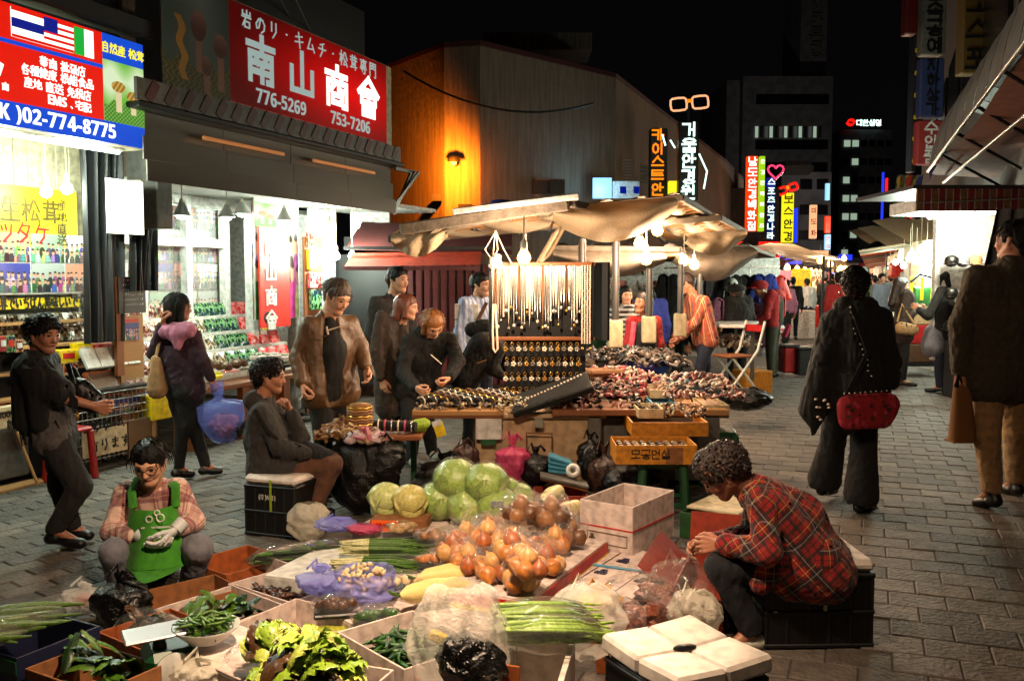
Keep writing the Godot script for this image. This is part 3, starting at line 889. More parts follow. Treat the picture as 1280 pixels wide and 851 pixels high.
# ---------- lettering: strokes on a 16 by 16 grid, two hexadecimal digits to a point ----------
const HAN = {
	"南": "13e3 8086 262f 26d6dfbf 5769 a799 49b9 4cbc 898f", "山": "808e 262e 2eee e6ee", "商": "8082 13e3 5466 b4a6 262f 26e6efcf 6749 9799c9 5bbb 5b5e bbbe 5ebe",
	"會": "8016 80f6 55b5 37d7 373a d7da 3ada 878a 4bcb 4b4f cbcf 4fcf 4dcd", "岩": "8084 2124 24d4 d1d4 16e6 762e 5aca 5a5f cacf 5fcf", "松": "0464 303f 340b 3569 9177 b1f8 a88e 8eed caff",
	"茸": "12e2 5054 a0a4 15e5 454d b5bf 48b8 4aba 1dec", "專": "11e1 8088 33c3 3336 c3c6 36c6 28d8 1aea babf8f 4b6d", "門": "101f 106066 1363 1666 90e0efcf 9096 93e3 96e6",
	"自": "8062 32c2cf3f32 36c6 3aca", "然": "3016 32622a 83e3 b0b47a b4fa d1e2 2c1f 6c6f acbf dcff", "產": "8082 22d2 3565 b395 35e5 351f 6659 58d8 969f 5bdb 3fff",
	"華": "12e2 5053 a0a3 25d5 18e8 2bdb 555b a5ab 838f 3dcd", "批": "0454 303f1e 0b58 717e9c 7696 b0befefb b7f4", "發": "216117 91f7 d1a3 38686b3b3e6e 9699 96d6d9 8bdb8f 9cef",
	"店": "8082 22e2 220f 8489 86d6 59c9cf5f59", "各": "6026 52c229 54e9 4ababf4f4a", "種": "5012 0565 313f 360b 3669 81e0 73f3 85e5ea8a85 87e7 b1be 8cec 7efe",
	"健": "3007 252f 42624767 673e 4b7eff 82d2d6 74f4 86d6 88d8 7aea a0ad", "康": "8082 22e2 220f 54c4c8 46e6 58c8 838f 4a6c 8b4e c9ab 9bef", "機": "0464 303f 340b 8073 7393 9376 c0b3 b3d3 d3b6 67f7 977f c7ff e9bd",
	"能": "301464 5265 161f 16666f 1969 1c6c 9096e6e4 93e1 989fefec 9be9", "食": "8016 80f6 8385 45b5ba4a 454f7d 47b7 db9d 8aef", "品": "50b0b55550 18686e1e18 98e8ee9e98",
	"地": "0555 313c 0d6b 67e4e9 a1ab 838efefb", "直": "12e2 8084 44c4cd4d44 47c7 4aca 141fff", "送": "1133 06361c4eff 7082 d0b2 53f3 47f7 a3a75c a7fc", "免": "6025 52b295 35d5d93935 857a1f 9a9ffffc",
	"稅": "5012 0565 313f 360b 3669 90a2 d0c2 83e3e78783 a77f c7cefefb", "宅": "8082 1512e2e5 b437 1ae8 767eeeeb", "配": "0171 14646f1f14 3129 5159 1b6b 92e2e797 979efefb", "生": "4017 34e4 808f 39d9 0fff",
	"界": "30c0c73730 33c3 8087 770b 87fb 6a4f aaaf", "美": "5062 b092 23d3 35c5 18e8 8388 1beb 881f 8bef", "味": "04444a0a04 73e3 67f7 b0bf b76d b7fd", "有": "13e3 800a 56c6cfaf 565f 59c9 5ccc",
	"韓": "0272 3034 1464691914 1666 0b7b 393f 91e1e4 84f4 96e6e99996 8bfb b9bf", "國": "10f0fe1e10 34c4 5797 579a9a97 4ccb a2cc d2e3",
	"の": "825b2c1853b3e7dc9f", "リ": "4149 b1b96f", "キ": "25d3 1ae8 709f", "ム": "712ccb a7ee", "チ": "b143 17e7 82894f", "マ": "22d27a 47ae", "ツ": "3346 7286 d2c95f", "タ": "6018 52d29b3f 46aa", "ケ": "5017 44e4 a49b5f",
	"ク": "6018 53d3ab3f", "ー": "18e7", "で": "13e2856a9ede c6d8 e5f7", "い": "233b5d6a b4da", "ち": "24d3 704897d9cd6f", "ば": "21183e 64d4 a1ad7e6c9bee d0e2", "ん": "711f59798ebeea", "し": "414b7eda", "す": "13e3 90987a5876989b5f",
	"り": "413856 a1c88f", "ま": "33d3 36d6 808c5e3c6bde", "・": "7787", "、": "8cae", "☆": "80b6f6b9df8b3f59061656 5680"}
const JAMO = {
	"ㄱ": "01f1ef", "ㄴ": "000efe", "ㄷ": "f1010efe", "ㄹ": "01f1f7070efe", "ㅁ": "11e1ee1e11", "ㅂ": "111e eeee1e e1ee 18e8", "ㅅ": "801f 84ff", "ㅇ": "81d3f8dd8f3d183381", "ㅈ": "11e1 811f 86ff", "ㅊ": "8083 13e3 831f 87ff",
	"ㅋ": "01f1ef 08e8", "ㅌ": "f1010efe 08e8", "ㅍ": "11e1 515d a1ad 1ede", "ㅎ": "8082 13e3 85d7eace8f4e2a3785", "ㅏ": "505f 58e8", "ㅓ": "a0af 18a8", "ㅣ": "808f", "ㅐ": "404f c0cf 48c8", "ㅔ": "606f d0df 0868", "ㅕ": "a0af 15a5 1bab",
	"ㅑ": "505f 55e5 5beb", "ㅖ": "707f d0df 0575 0b7b", "ㅗ": "0cfc 848c", "ㅜ": "05f5 858f", "ㅡ": "08f8", "ㅛ": "0cfc 545c b4bc", "ㅠ": "05f5 555f b5bf"}
const L1 = "ㄱㄲㄴㄷㄸㄹㅁㅂㅃㅅㅆㅇㅈㅉㅊㅋㅌㅍㅎ"
const L2 = ["ㅏ", "ㅐ", "ㅑ", "ㅒ", "ㅓ", "ㅔ", "ㅕ", "ㅖ", "ㅗ", "ㅗㅏ", "ㅗㅐ", "ㅗㅣ", "ㅛ", "ㅜ", "ㅜㅓ", "ㅜㅔ", "ㅜㅣ", "ㅠ", "ㅡ", "ㅡㅣ", "ㅣ"]
const L3 = ["", "ㄱ", "ㄲ", "ㄳ", "ㄴ", "ㄵ", "ㄶ", "ㄷ", "ㄹ", "ㄺ", "ㄻ", "ㄼ", "ㄽ", "ㄾ", "ㄿ", "ㅀ", "ㅁ", "ㅂ", "ㅄ", "ㅅ", "ㅆ", "ㅇ", "ㅈ", "ㅊ", "ㅋ", "ㅌ", "ㅍ", "ㅎ"]
func strokes_of(code, r: Rect2) -> Array:
	var out = []
	for run in code.split(" "):
		var pts = []
		for k in run.length() / 2: pts.append(r.position + Vector2(run.substr(k * 2, 1).hex_to_int(), 15.0 - run.substr(k * 2 + 1, 1).hex_to_int()) / 15.0 * r.size)
		out.append(pts)
	return out
func glyph(ch) -> Array:
	if HAN.has(ch): return strokes_of(HAN[ch], Rect2(0, 0, 1, 1))
	var k: int = ch.unicode_at(0) - 0xAC00
	if k < 0 or k > 11171: return []
	var fin: String = L3[k % 28]
	var vow: String = L2[(k / 28) % 21]
	var base = 0.36 if fin else 0.0
	var hi = 1.0 - base
	var flat: bool = vow[0] in "ㅗㅛㅜㅠㅡ"
	var both = vow.length() == 2
	var out = strokes_of(JAMO[L1[k / 588]], Rect2(0.05, base + hi * (0.5 if flat else 0.12), 0.5 if both or not flat else 0.9, hi * (0.48 if flat else 0.82)))
	if flat: out += strokes_of(JAMO[vow[0]], Rect2(0.02, base, 0.62 if both else 0.96, hi * 0.48))
	if both or not flat: out += strokes_of(JAMO[vow[vow.length() - 1]], Rect2(0.62, base + hi * 0.05, 0.38, hi * 0.93))
	if fin: out += strokes_of(JAMO[fin], Rect2(0.12, 0.0, 0.8, 0.28))
	return out
var latin = SystemFont.new()
# letters laid in the plane of xf, the first one's lower corner at its origin; size is the height of a letter, down stacks them
func write(text, size: float, weight = 0.1, deep = 0.006, down = false, wide = 1.0, gap = 1.12) -> B:
	var b = B.new()
	var at = Vector2.ZERO
	var tm = TextMesh.new()
	tm.font = latin
	tm.font_size = 48
	tm.pixel_size = size / 35.0
	tm.depth = deep
	for ch in text:
		if ch == " ":
			at += (Vector2(0, -size * 0.5) if down else Vector2(size * 0.45 * wide, 0))
			continue
		var g = glyph(ch)
		if g.is_empty():
			tm.text = ch
			var a = tm.surface_get_arrays(0)
			var o = B.new()
			var w: float = tm.get_aabb().size.x
			for i in a[Mesh.ARRAY_VERTEX].size(): o.vert(a[Mesh.ARRAY_VERTEX][i], a[Mesh.ARRAY_NORMAL][i])
			o.ix = a[Mesh.ARRAY_INDEX]
			b.add(o, Transform3D(Basis.from_scale(V(wide, 1, 1)), V(at.x + (w * 0.5 + size * 0.04) * wide, at.y + size * 0.5, 0)))
			at += Vector2(0, -size * gap) if down else Vector2((w + size * 0.1) * wide, 0)
			continue
		for run in g:
			for i in run.size() - 1:
				var p: Vector2 = run[i] * Vector2(wide, 1) * size + at
				var q: Vector2 = run[i + 1] * Vector2(wide, 1) * size + at
				var d: Vector2 = (q - p).normalized() * size * weight * 0.5
				b.bar(V(p.x - d.x, p.y - d.y, rnd(0, 0.0006)), V(q.x + d.x, q.y + d.y, rnd(0, 0.0006)), size * weight, deep + rnd(0, 0.0008), 0.0, Vector3.BACK)
		at += Vector2(0, -size * gap) if down else Vector2(size * gap * wide, 0)
	return b
# ---------- frames: the two rows of shops follow the street, so things in them are laid along it ----------
var HERE = Transform3D.IDENTITY
var WEST = Transform3D(Basis(Vector3(0.371, 0, -0.9286), Vector3.UP, Vector3(0.9286, 0, 0.371)), Vector3(-4.0, 0, -7.6))
var EAST = Transform3D(Basis(Vector3(-0.371, 0, 0.9286), Vector3.UP, Vector3(-0.9286, 0, -0.371)), Vector3(3.6, 0, -9.0))
var base = {}
func fthing(F, called, label, cat, at = Vector3.ZERO, group = "", turn = 0.0):
	var o = put(Node3D.new(), called, self)
	o.transform = F * Transform3D(Basis(Vector3.UP, turn), at)
	base[o] = at
	return tag(o, label, cat, group)
func slab(o, called, m, a, b, bev = 0.0, parent = null):
	var lo: Vector3 = a.min(b) - base.get(o, Vector3.ZERO)
	var hi: Vector3 = a.max(b) - base.get(o, Vector3.ZERO)
	return part(called, B.new().box((lo + hi) / 2.0, hi - lo, Basis.IDENTITY, bev), m, parent if parent else o)
func letters(o, text, m, at, size, weight = 0.11, down = false, wide = 1.0, gap = 1.12, parent = null, xf = Basis.IDENTITY):
	return part("lettering", write(text, size, weight, 0.006, down, wide, gap), m, parent if parent else o, Transform3D(xf, at - base.get(o, Vector3.ZERO)))
func cord(o, pts: Array, r = 0.004, m = "cord_white"):
	var q = []
	for p in pts: q.append(p - base.get(o, Vector3.ZERO))
	return part("cord", B.new().tube(q, r, 6), m, o)
# a lit bulb on its cord: the glass glows and a lamp of its own colour sits inside it
func bulb(F, label, at, top, e, col, kind = "globe", group = "light bulbs over the stalls", r = 0.045):
	var o = fthing(F, "light_bulb", label, "light bulb", at, group)
	var gm = "glow_warm" if col == WARM else "glow_cool"
	var g = B.new()
	if kind == "shade":
		part("lamp_shade", B.new().lathe([Vector2(0.025, 0.1), Vector2(0.04, 0.06), Vector2(0.085, -0.02), Vector2(0.09, -0.03), Vector2(0.082, -0.02), Vector2(0.03, 0.06)], 20), "steel", o)
		g.lathe([Vector2(0.002, -0.065), Vector2(0.04, -0.055), Vector2(0.055, -0.03), Vector2(0.04, 0.01), Vector2(0.02, 0.04)], 16)
	elif kind == "spiral":
		var q = []
		for i in 49: q.append(V(cos(i * 0.5236) * 0.025, -0.05 + i * 0.0024, sin(i * 0.5236) * 0.025))
		g.tube(q, 0.009, 8)
	else: g.lathe([Vector2(0.002, -r), Vector2(r * 0.7, -r * 0.75), Vector2(r, -r * 0.1), Vector2(r * 0.8, r * 0.55), Vector2(r * 0.4, r * 1.15), Vector2(r * 0.35, r * 1.3)], 18)
	part("bulb_glass", g, gm, o)
	part("socket", B.new().lathe([Vector2(0.02, 0.05), Vector2(0.024, 0.06), Vector2(0.024, 0.11), Vector2(0.012, 0.13), Vector2(0.004, 0.135)], 12), "socket", o)
	var d: Vector3 = top - at
	if d.length() > 0.14: part("cord", B.new().tube([V(0, 0.13, 0), d * 0.6 + V(0, 0.02, 0), d], 0.005, 6), "cord_white", o)
	if e > 0.0: omni((F * Transform3D(Basis.IDENTITY, at)) * V(0, -0.01 if kind != "shade" else -0.035, 0), e, col, 0.03)
	return o
func ground():
	var b = B.new()
	b.quad(V(-60, slope(-60) - 0.006, 6), V(60, slope(60) - 0.006, 6), V(60, slope(60) - 0.006, -400), V(-60, slope(-60) - 0.006, -400))
	var g = tag(part("ground", b, "joint_dirt", self), "", "", "", "structure")
	var kinds = []
	for k in 6:
		var q = []
		for z in 2:
			var o = B.new()
			var w: Vector3 = [V(0.258, 0.05, 0.198), V(0.274, 0.05, 0.134)][z]
			o.box(V(0, -0.025, 0), w, Basis(V(0, 0, 1), rnd(-0.005, 0.005)) * Basis(V(1, 0, 0), rnd(-0.005, 0.005)), 0.005)
			q.append(o.mesh())
		kinds.append(q)
	var near = []
	for z in 2: # the street's own paving, and the turned paving before the western shops
		var dir: Vector3 = [V(0.361, 0, -0.932), V(0.61, 0, -0.79)][z]
		var across = V(-dir.z, 0, dir.x)
		var lw: float = [0.263, 0.279][z]
		var lh: float = [0.203, 0.139][z]
		for i in range(-110, 110):
			for k in range(-110, 150):
				var p: Vector3
				if z == 0: p = across * (i + 0.5 * (k % 2)) * lw + dir * k * lh
				else: p = dir * (i + 0.5 * (k % 2)) * lw + across * k * lh
				var d = -p.z
				if d < 2.2 or d > 16.0 or absf(p.x) > d * 0.62 + 0.4: continue
				var side = -0.95 - (d - 4.0) * 0.05
				if (p.x < side) != (z == 1): continue
				p.y = slope(p.x) + rnd(-0.003, 0.003)
				near.append([z, p, dir if z == 1 else across, d, rg.randi() % 6])
	var show = []
	var rest = []
	for e in near:
		var px: float = 640 + e[1].x / e[3] * 1150.0
		var py: float = 347 + 1863.0 / e[3]
		var open: bool = (px > 1045 and px < 1300 and py > 530 and py < 870) or (px < 280 and px > -15 and py > 585 and py < 780) or (px > 830 and py > 505 and py < 660 and px < 1045)
		if open: show.append(e)
		else: rest.append(e)
	show.sort_custom(func(a, b2): return a[3] < b2[3])
	rest += show.slice(300)
	for e in show.slice(0, 300):
		var o = part("paving_stone", kinds[e[4]][e[0]], "paver_%d" % (rg.randi() % 4), g)
		o.transform = Transform3D(Basis(e[2], V(0, 1, 0), e[2].cross(V(0, 1, 0))), e[1])
	for z in 2:
		var mine = rest.filter(func(e): return e[0] == z)
		var mm = MultiMesh.new()
		mm.transform_format = MultiMesh.TRANSFORM_3D
		mm.use_colors = true
		mm.mesh = kinds[0][z]
		mm.instance_count = mine.size()
		for i in mine.size():
			var e = mine[i]
			mm.set_instance_transform(i, Transform3D(Basis(e[2], V(0, 1, 0), e[2].cross(V(0, 1, 0))), e[1]))
			mm.set_instance_color(i, grey([0.85, 0.95, 1.0, 0.75][rg.randi() % 4]))
		var mi = MultiMeshInstance3D.new()
		mi.multimesh = mm
		mi.material_override = M.paver_far
		tag(put(mi, "paving", g), "", "", "", "stuff")
# a stretch of printed panel between two corners in the frame
func packets(label, m, at, cols, rows, w, h, d, dx, dy, dz, group, tilt = 0.0):
	var proto = null
	for r in rows:
		for i in cols:
			var p: Vector3 = at + V(i * dx, r * dy, r * dz) + V(rnd(-0.006, 0.006), 0, rnd(-0.004, 0.004))
			var o = fthing(WEST, "snack_packet", label if cols < 2 else "%s, %s in the %s row" % [label, nth(i), ["lower", "upper"][r]], "packet", p, group)
			var b = B.new()
			b.sheet(6, 4, func(u, v): return V((u - 0.5) * w, v * h, d * 0.5 * sin(PI * u) * sin(PI * v) + 0.003))
			b.sheet(6, 4, func(u, v): return V((u - 0.5) * w, v * h, -d * 0.5 * sin(PI * u) * sin(PI * v)))
			var q = part("pouch", b, m, o, Transform3D(Basis(V(1, 0, 0), tilt) * Basis(V(0, 0, 1), rnd(-0.05, 0.05)), Vector3.ZERO))
			if proto == null: proto = q.mesh
			else: q.mesh = proto
			part("crimped_edge", B.new().box(V(0, h, 0.002), V(w, h * 0.1, 0.004)), "film", o, q.transform)
func west_shops():
	var o
	var q
	# --- the building behind both shops
	o = fthing(WEST, "shop_building", "pale slatted shop building behind the snack counters and the lit window", "building", V(0, 0, -0.4))
	slab(o, "wall", "paint_cream", V(-3.5, 0, -2.6), V(6.2, 4.9, -2.4))
	for i in 16: slab(o, "wall_plank", "paint_cream", V(-1.2 + i * 0.145, 2.0, -0.42), V(-1.062 + i * 0.145, 3.1, -0.4), 0.006)
	slab(o, "wall_frame", "paint_black", V(-3, 3.05, -0.5), V(6.1, 3.2, -0.3))
	slab(o, "upper_wall", "paint_slate", V(-3, 3.2, -0.6), V(6.1, 5.4, -0.4))
	slab(o, "ceiling", "paint_white", V(1.15, 2.52, -0.4), V(5.9, 2.56, 0.82))
	slab(o, "lintel", "paint_white", V(1.592,2.374,-0.4), V(3.305,2.753,-0.36))
	for i in 24: slab(o, "ceiling_plank", "paint_white", V(1.17 + i * 0.195, 2.508, -0.35), V(1.355 + i * 0.195, 2.519, 0.8), 0.003)
	# --- window wall with its photographs
	o = fthing(WEST, "shop_window", "white framed shop window papered with customers' photographs under the metal awning", "window", V(1.3, 1.2, -0.4))
	for y in [2.4, 1.95, 1.12]: slab(o, "frame_rail", "paint_white", V(1.0, y, -0.42), V(2.95, y + 0.09, -0.34), 0.006)
	for x in [1.02, 1.62, 2.28, 2.9]: slab(o, "frame_post", "paint_white", V(x, 1.05, -0.43), V(x + 0.085, 2.5, -0.335), 0.006)
	slab(o, "pane", "glass", V(1.0, 1.1, -0.47), V(2.9, 2.45, -0.464))
	slab(o, "back_board", "paint_white", V(1.0, 1.0, -0.62), V(2.95, 2.5, -0.6))
	for r in 4:
		for i in 5:
			var x0 = 1.12 + i * 0.36 + (0.06 if i > 1 else 0.0)
			slab(o, "photograph", "photo_%d" % ((i * 2 + r * 3) % 6), V(x0, 1.2 + r * 0.3 + (0.06 if r == 3 else 0.0), -0.5), V(x0 + 0.34, 1.47 + r * 0.3 + (0.06 if r == 3 else 0.0), -0.494))
	# --- hanging banner and pillar poster
	o = fthing(WEST, "banner", "vertical red banner with white characters beside the shop window", "banner", V(3.177,1.026,0.1))
	slab(o, "cloth", "banner_red", V(2.914,1.058,0.1), V(3.473,2.187,0.12))
	letters(o, "南山商會", "paint_white", V(3.006,1.861,0.125), 0.2, 0.12, true, 1.0, 1.36)
	slab(o, "lower_poster", "paint_yellow", V(2.943,1.039,0.1), V(3.179,1.283,0.115))
	slab(o, "lower_poster", "photo_4", V(3.222,1.042,0.1), V(3.455,1.274,0.115))
	part("printed_flower", B.new().lathe([V2(0.001, 0.0), V2(0.07, 0.0), V2(0.07, 0.004), V2(0.035, 0.004), V2(0.035, 0.001)], 12, Transform3D(Basis(V(1, 0, 0), PI / 2), V(3.04,1.169,0.117) - base[o])), "paint_black", o)
	o = fthing(WEST, "door_frame", "white shop door frame and narrow glass strips by the red banner", "door", V(3.4, 0, -0.2))
	for x in [3.05, 3.2, 3.86, 4.3, 4.55]: slab(o, "frame_post", "paint_white", V(x, 0.0, -0.2), V(x + 0.1, 2.5, -0.08), 0.01)
	slab(o, "pane", "glass", V(3.3, 0.1, -0.16), V(4.6, 2.4, -0.154))
	slab(o, "pillar_poster", "photo_2", V(2.908,1.146,0.02), V(3.727,2.523,0.06))
	slab(o, "pillar_poster", "print_mush_lit", V(2.895,2.178,0.065), V(3.304,2.454,0.07))
	slab(o, "side_wall", "paint_white", V(4.7, 0, -2.2), V(4.8, 2.5, -0.1))
	o = fthing(WEST, "display_rack", "narrow rack of cards and small boxes on the bright door jamb", "rack", V(3.801,1.207,0.2))
	for r in [[V(3.688,1.97,0.2), V(3.8,2.163,0.24), "packet_1"], [V(3.698,1.715,0.2), V(3.811,1.945,0.24), "paint_yellow"], [V(3.709,1.496,0.2), V(3.94,1.678,0.24), "packet_3"], [V(3.735,1.238,0.2), V(3.952,1.475,0.24), "packet_2"]]: slab(o, "card", r[2], r[0], r[1], 0.004)
	slab(o, "backing", "wood", V(V(3.675,2.064,0.2).x, 0.0, 0.16), V(V(4.028,2.077,0.2).x, 2.1, 0.19))
	# --- the metal awning, its striped edge and the big sign
	o = fthing(WEST, "metal_awning", "dark stainless awning with a folded underside over the lit shop window", "awning", V(0.6, 2.4, 0.8))
	var aw = B.new()
	var y0 = 2.42
	for i in 4:
		for k in 3:
			var xa = 0.45 + i * 1.056
			var ya: float = [2.42, 2.6, 2.8, 3.0][k]
			var yb: float = [2.42, 2.6, 2.8, 3.0][k + 1]
			slab(o, "metal_panel", "steel_dark", V(xa + 0.003, ya + 0.003, 0.86 - k * 0.035 + rnd(-0.004, 0.004)), V(xa + 1.053, yb - 0.003, 0.872 - k * 0.035), 0.002)
	slab(o, "gutter", "iron", V(0.3, 3.0, 0.5), V(4.75, 3.05, 0.96), 0.01)
	slab(o, "fixture", "tube_dim", V(V(1.119,2.86,0.86).x, 2.85, 0.87), V(V(2.332,3.028,0.86).x, 2.885, 0.9), 0.01)
	slab(o, "fixture", "tube_dim", V(V(2.837,2.904,0.86).x, 2.85, 0.87), V(V(4.141,3.061,0.86).x, 2.885, 0.9), 0.01)
	for k in 3: part("bracket", B.new().bar(V(4.68, 2.42 + k * 0.05, 0.84) - base[o], V(5.1, 2.98, 0.86 + k * 0.06) - base[o], 0.03, 0.03), "steel", o)
	part("bracket", B.new().bar(V(4.68, 2.98, 0.86) - base[o], V(5.12, 2.98, 0.9) - base[o], 0.04, 0.04), "steel", o)
	o = fthing(WEST, "awning_valance", "faded diagonally striped awning edge below the big red sign", "awning", V(0.5, 3.05, 0.9))
	slab(o, "valance_backing", "paint_grey", V(0.3, 3.06, 0.9), V(4.7, 3.24, 0.93))
	for i in 20: part("stripe", B.new().bar(V(0.42 + i * 0.215, 3.075, 0.934) - base[o], V(0.52 + i * 0.215, 3.225, 0.936) - base[o], 0.085, 0.006, 0.0, Vector3.BACK), "paint_brown" if i % 2 else "paint_darkred", o)
	o = fthing(WEST, "shop_sign", "big red illuminated shop sign with white characters and a mushroom poster", "sign", V(1.6, 3.24, 0.8))
	slab(o, "sign_box", "paint_cream", V(1.55, 3.26, 0.6), V(4.72, 4.24, 0.8), 0.01)
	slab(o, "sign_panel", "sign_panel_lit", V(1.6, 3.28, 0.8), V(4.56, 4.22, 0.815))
	slab(o, "poster", "print_mush_dark", V(0.72, 3.26, 0.8), V(1.6, 4.24, 0.815))
	letters(o, "岩のリ・キムチ・松茸專門", "sign_letter", V(1.78, 4.02, 0.818), 0.155, 0.1, false, 0.98, 1.42)
	var k = 0
	for ch in ["南", "山", "商", "會"]:
		letters(o, ch, "sign_letter" if k < 2 else "sign_white", V(1.84 + k * 0.68, 3.55, 0.818), 0.42, 0.15, false, 1.1)
		k += 1
	letters(o, "776-5269", "sign_letter", V(1.98, 3.33, 0.818), 0.14, 0.1, false, 1.05)
	letters(o, "753-7206", "sign_letter", V(3.3, 3.33, 0.818), 0.14, 0.1, false, 1.05)
	o = fthing(WEST, "roof_eave", "dark eaves and gutter pipes above the illuminated sign", "eaves", V(-1.5, 3.7, 0.6))
	slab(o, "fascia", "paint_black", V(-3.0, 3.62, 0.3), V(0.7, 4.4, 0.55))
	slab(o, "gutter", "paint_slate", V(-3.0, 3.64, 0.55), V(0.72, 3.8, 0.75), 0.02)
	slab(o, "downpipe", "paint_grey", V(0.52, 3.2, 0.5), V(0.66, 4.4, 0.62), 0.03)
	# --- the left illuminated sign
	o = fthing(WEST, "lightbox_sign", "glowing red and blue shop sign with flags above the dark curtain", "sign", V(-0.5, 2.68, 0.8))
	slab(o, "sign_box", "paint_cream", V(-2.0, 2.68, 0.6), V(0.5, 3.54, 0.8), 0.01)
	slab(o, "sign_panel", "sign_red", V(-2.0, 2.86, 0.8), V(0.07, 3.26, 0.81))
	slab(o, "sign_panel", "sign_red", V(-2.0, 3.29, 0.8), V(0.07, 3.54, 0.81))
	slab(o, "sign_panel", "sign_blue", V(-2.0, 3.26, 0.8), V(0.07, 3.29, 0.812))
	slab(o, "sign_panel", "sign_blue", V(-2.0, 2.69, 0.8), V(0.5, 2.86, 0.81))
	slab(o, "sign_panel", "sign_blue", V(0.07, 3.34, 0.8), V(0.5, 3.54, 0.812))
	slab(o, "sign_photo", "print_mush_lit", V(0.07, 2.86, 0.8), V(0.5, 3.34, 0.812))
	for f in [[-0.75, "sign_white", "sign_navy", 3], [-0.48, "sign_white", "sign_red", 9]]:
		slab(o, "flag", f[1], V(f[0], 3.315, 0.81), V(f[0] + 0.27, 3.52, 0.816))
		if f[3] == 3:
			slab(o, "flag_stripe", f[2], V(f[0], 3.385, 0.816), V(f[0] + 0.27, 3.45, 0.819))
			slab(o, "flag_stripe", "sign_red", V(f[0], 3.315, 0.816), V(f[0] + 0.27, 3.335, 0.819))
			slab(o, "flag_stripe", "sign_red", V(f[0], 3.5, 0.816), V(f[0] + 0.27, 3.52, 0.819))
		else:
			for i in 5: slab(o, "flag_stripe", f[2], V(f[0], 3.315 + i * 0.046, 0.816), V(f[0] + 0.27, 3.335 + i * 0.046, 0.819))
			slab(o, "flag_canton", "sign_navy", V(f[0], 3.42, 0.819), V(f[0] + 0.12, 3.52, 0.823))
	slab(o, "flag_stripe", "sign_green", V(-0.2, 3.315, 0.81), V(-0.11, 3.52, 0.816))
	slab(o, "flag_stripe", "sign_white", V(-0.11, 3.315, 0.81), V(-0.02, 3.52, 0.816))
	letters(o, "自然產 松茸", "neon_yellow", V(0.06, 3.4, 0.813), 0.075, 0.12)
	letters(o, "華商 批發店", "sign_white", V(-0.52, 3.16, 0.812), 0.07, 0.1)
	letters(o, "各種健康 機能食品", "sign_white", V(-0.68, 3.075, 0.812), 0.07, 0.1)
	letters(o, "產地 直送 免稅店", "sign_white", V(-0.66, 2.985, 0.812), 0.07, 0.1)
	letters(o, "EMS、宅配", "sign_white", V(-0.46, 2.895, 0.812), 0.07, 0.1)
	letters(o, "K )02-774-8775", "sign_white", V(-0.88, 2.725, 0.812), 0.11, 0.12)
	part("printed_arrow", B.new().bar(V(-1.05, 3.04, 0.815) - base[o], V(-1.05, 2.92, 0.815) - base[o], 0.24, 0.006).bar(V(-1.1, 3.16, 0.815) - base[o], V(-0.84, 3.06, 0.815) - base[o], 0.09, 0.006, 0.0, Vector3.BACK), "sign_white", o)
	letters(o, "商", "sign_white", V(-0.84, 2.93, 0.812), 0.05, 0.14)
	# --- curtains and the glowing box
	for c in [[0.42, 0.92, 1.05, 3.3, 0.15, "black curtain tied down beside the yellow mushroom banner"], [0.86, 1.2, 1.5, 2.3, 0.25, "black tarpaulin bundled under the glowing white box"]]:
		o = fthing(WEST, "curtain", c[5], "curtain", V(c[0], c[2], c[4]))
		part("cloth", B.new().sheet(40, 10, func(u, v): return V(u * (c[1] - c[0]) * (0.8 + 0.2 * v), v * (c[3] - c[2]), 0.05 * sin(u * 21.0 + v * 1.5) + 0.03 * sin(u * 47.0))), "curtain_black", o)
	o = fthing(WEST, "lightbox_sign", "blank white glowing box sign hung above the black curtain", "sign", V(0.9, 2.0, 0.35))
	slab(o, "sign_box", "paint_cream", V(0.651,1.998,0.22), V(0.685,2.46,0.6), 0.01)
	slab(o, "lit_panel", "glow_panel", V(0.268,1.988,0.6), V(0.678,2.439,0.606))
	slab(o, "side_panel", "paint_grey", V(1.1,2.062,0.2), V(0.904,2.869,0.55), 0.01)
	# --- yellow banner, photo board
	o = fthing(WEST, "banner", "yellow banner with olive and red characters at the snack shop", "banner", V(-0.4, 2.0, -0.3))
	slab(o, "cloth", "paint_yellow", V(-0.421,1.885,-0.3), V(0.798,2.397,-0.285))
	letters(o, "生松茸", "ink_olive", V(0.018,2.106,-0.282), 0.185, 0.11, false, 0.9, 1.22)
	letters(o, "ツタケ", "ink_red", V(-0.02,1.925,-0.282), 0.16, 0.1, false, 0.9, 1.25)
	letters(o, "產地直送", "ink_olive", V(0.577,2.223,-0.282), 0.088, 0.1, true, 1.1, 1.18)
	o = fthing(WEST, "photo_board", "board of customer photographs over the snack shelves", "board", V(-0.4, 1.5, -0.3))
	slab(o, "board", "paint_white", V(-0.439,1.474,-0.3), V(0.81,1.898,-0.29), 0.004)
	for i in 4:
		for r in 2: slab(o, "photograph", "photo_%d" % ((i + r * 2) % 6), V(-0.433,1.487,-0.289) + V(i * 0.36 + 0.005, r * 0.26 + 0.005, 0), V(-0.433,1.487,-0.289) + V(i * 0.36 + 0.35, r * 0.26 + 0.255, 0.005))
	o = fthing(WEST, "banner", "narrow yellow strip of black handwriting below the photo board", "banner", V(-0.4, 1.3, -0.25))
	slab(o, "cloth", "paint_yellow", V(-0.459,1.355,-0.28), V(0.796,1.444,-0.265))
	letters(o, "界でいちばん美味しいです", "ink_black", V(-0.046,1.354,-0.262), 0.105, 0.11, false, 0.62, 1.12)
	# --- shelves of snacks
	o = fthing(WEST, "shelf_unit", "stepped snack shelves of the left-hand shop behind the woman in black", "shelf", V(0, 0, -0.1))
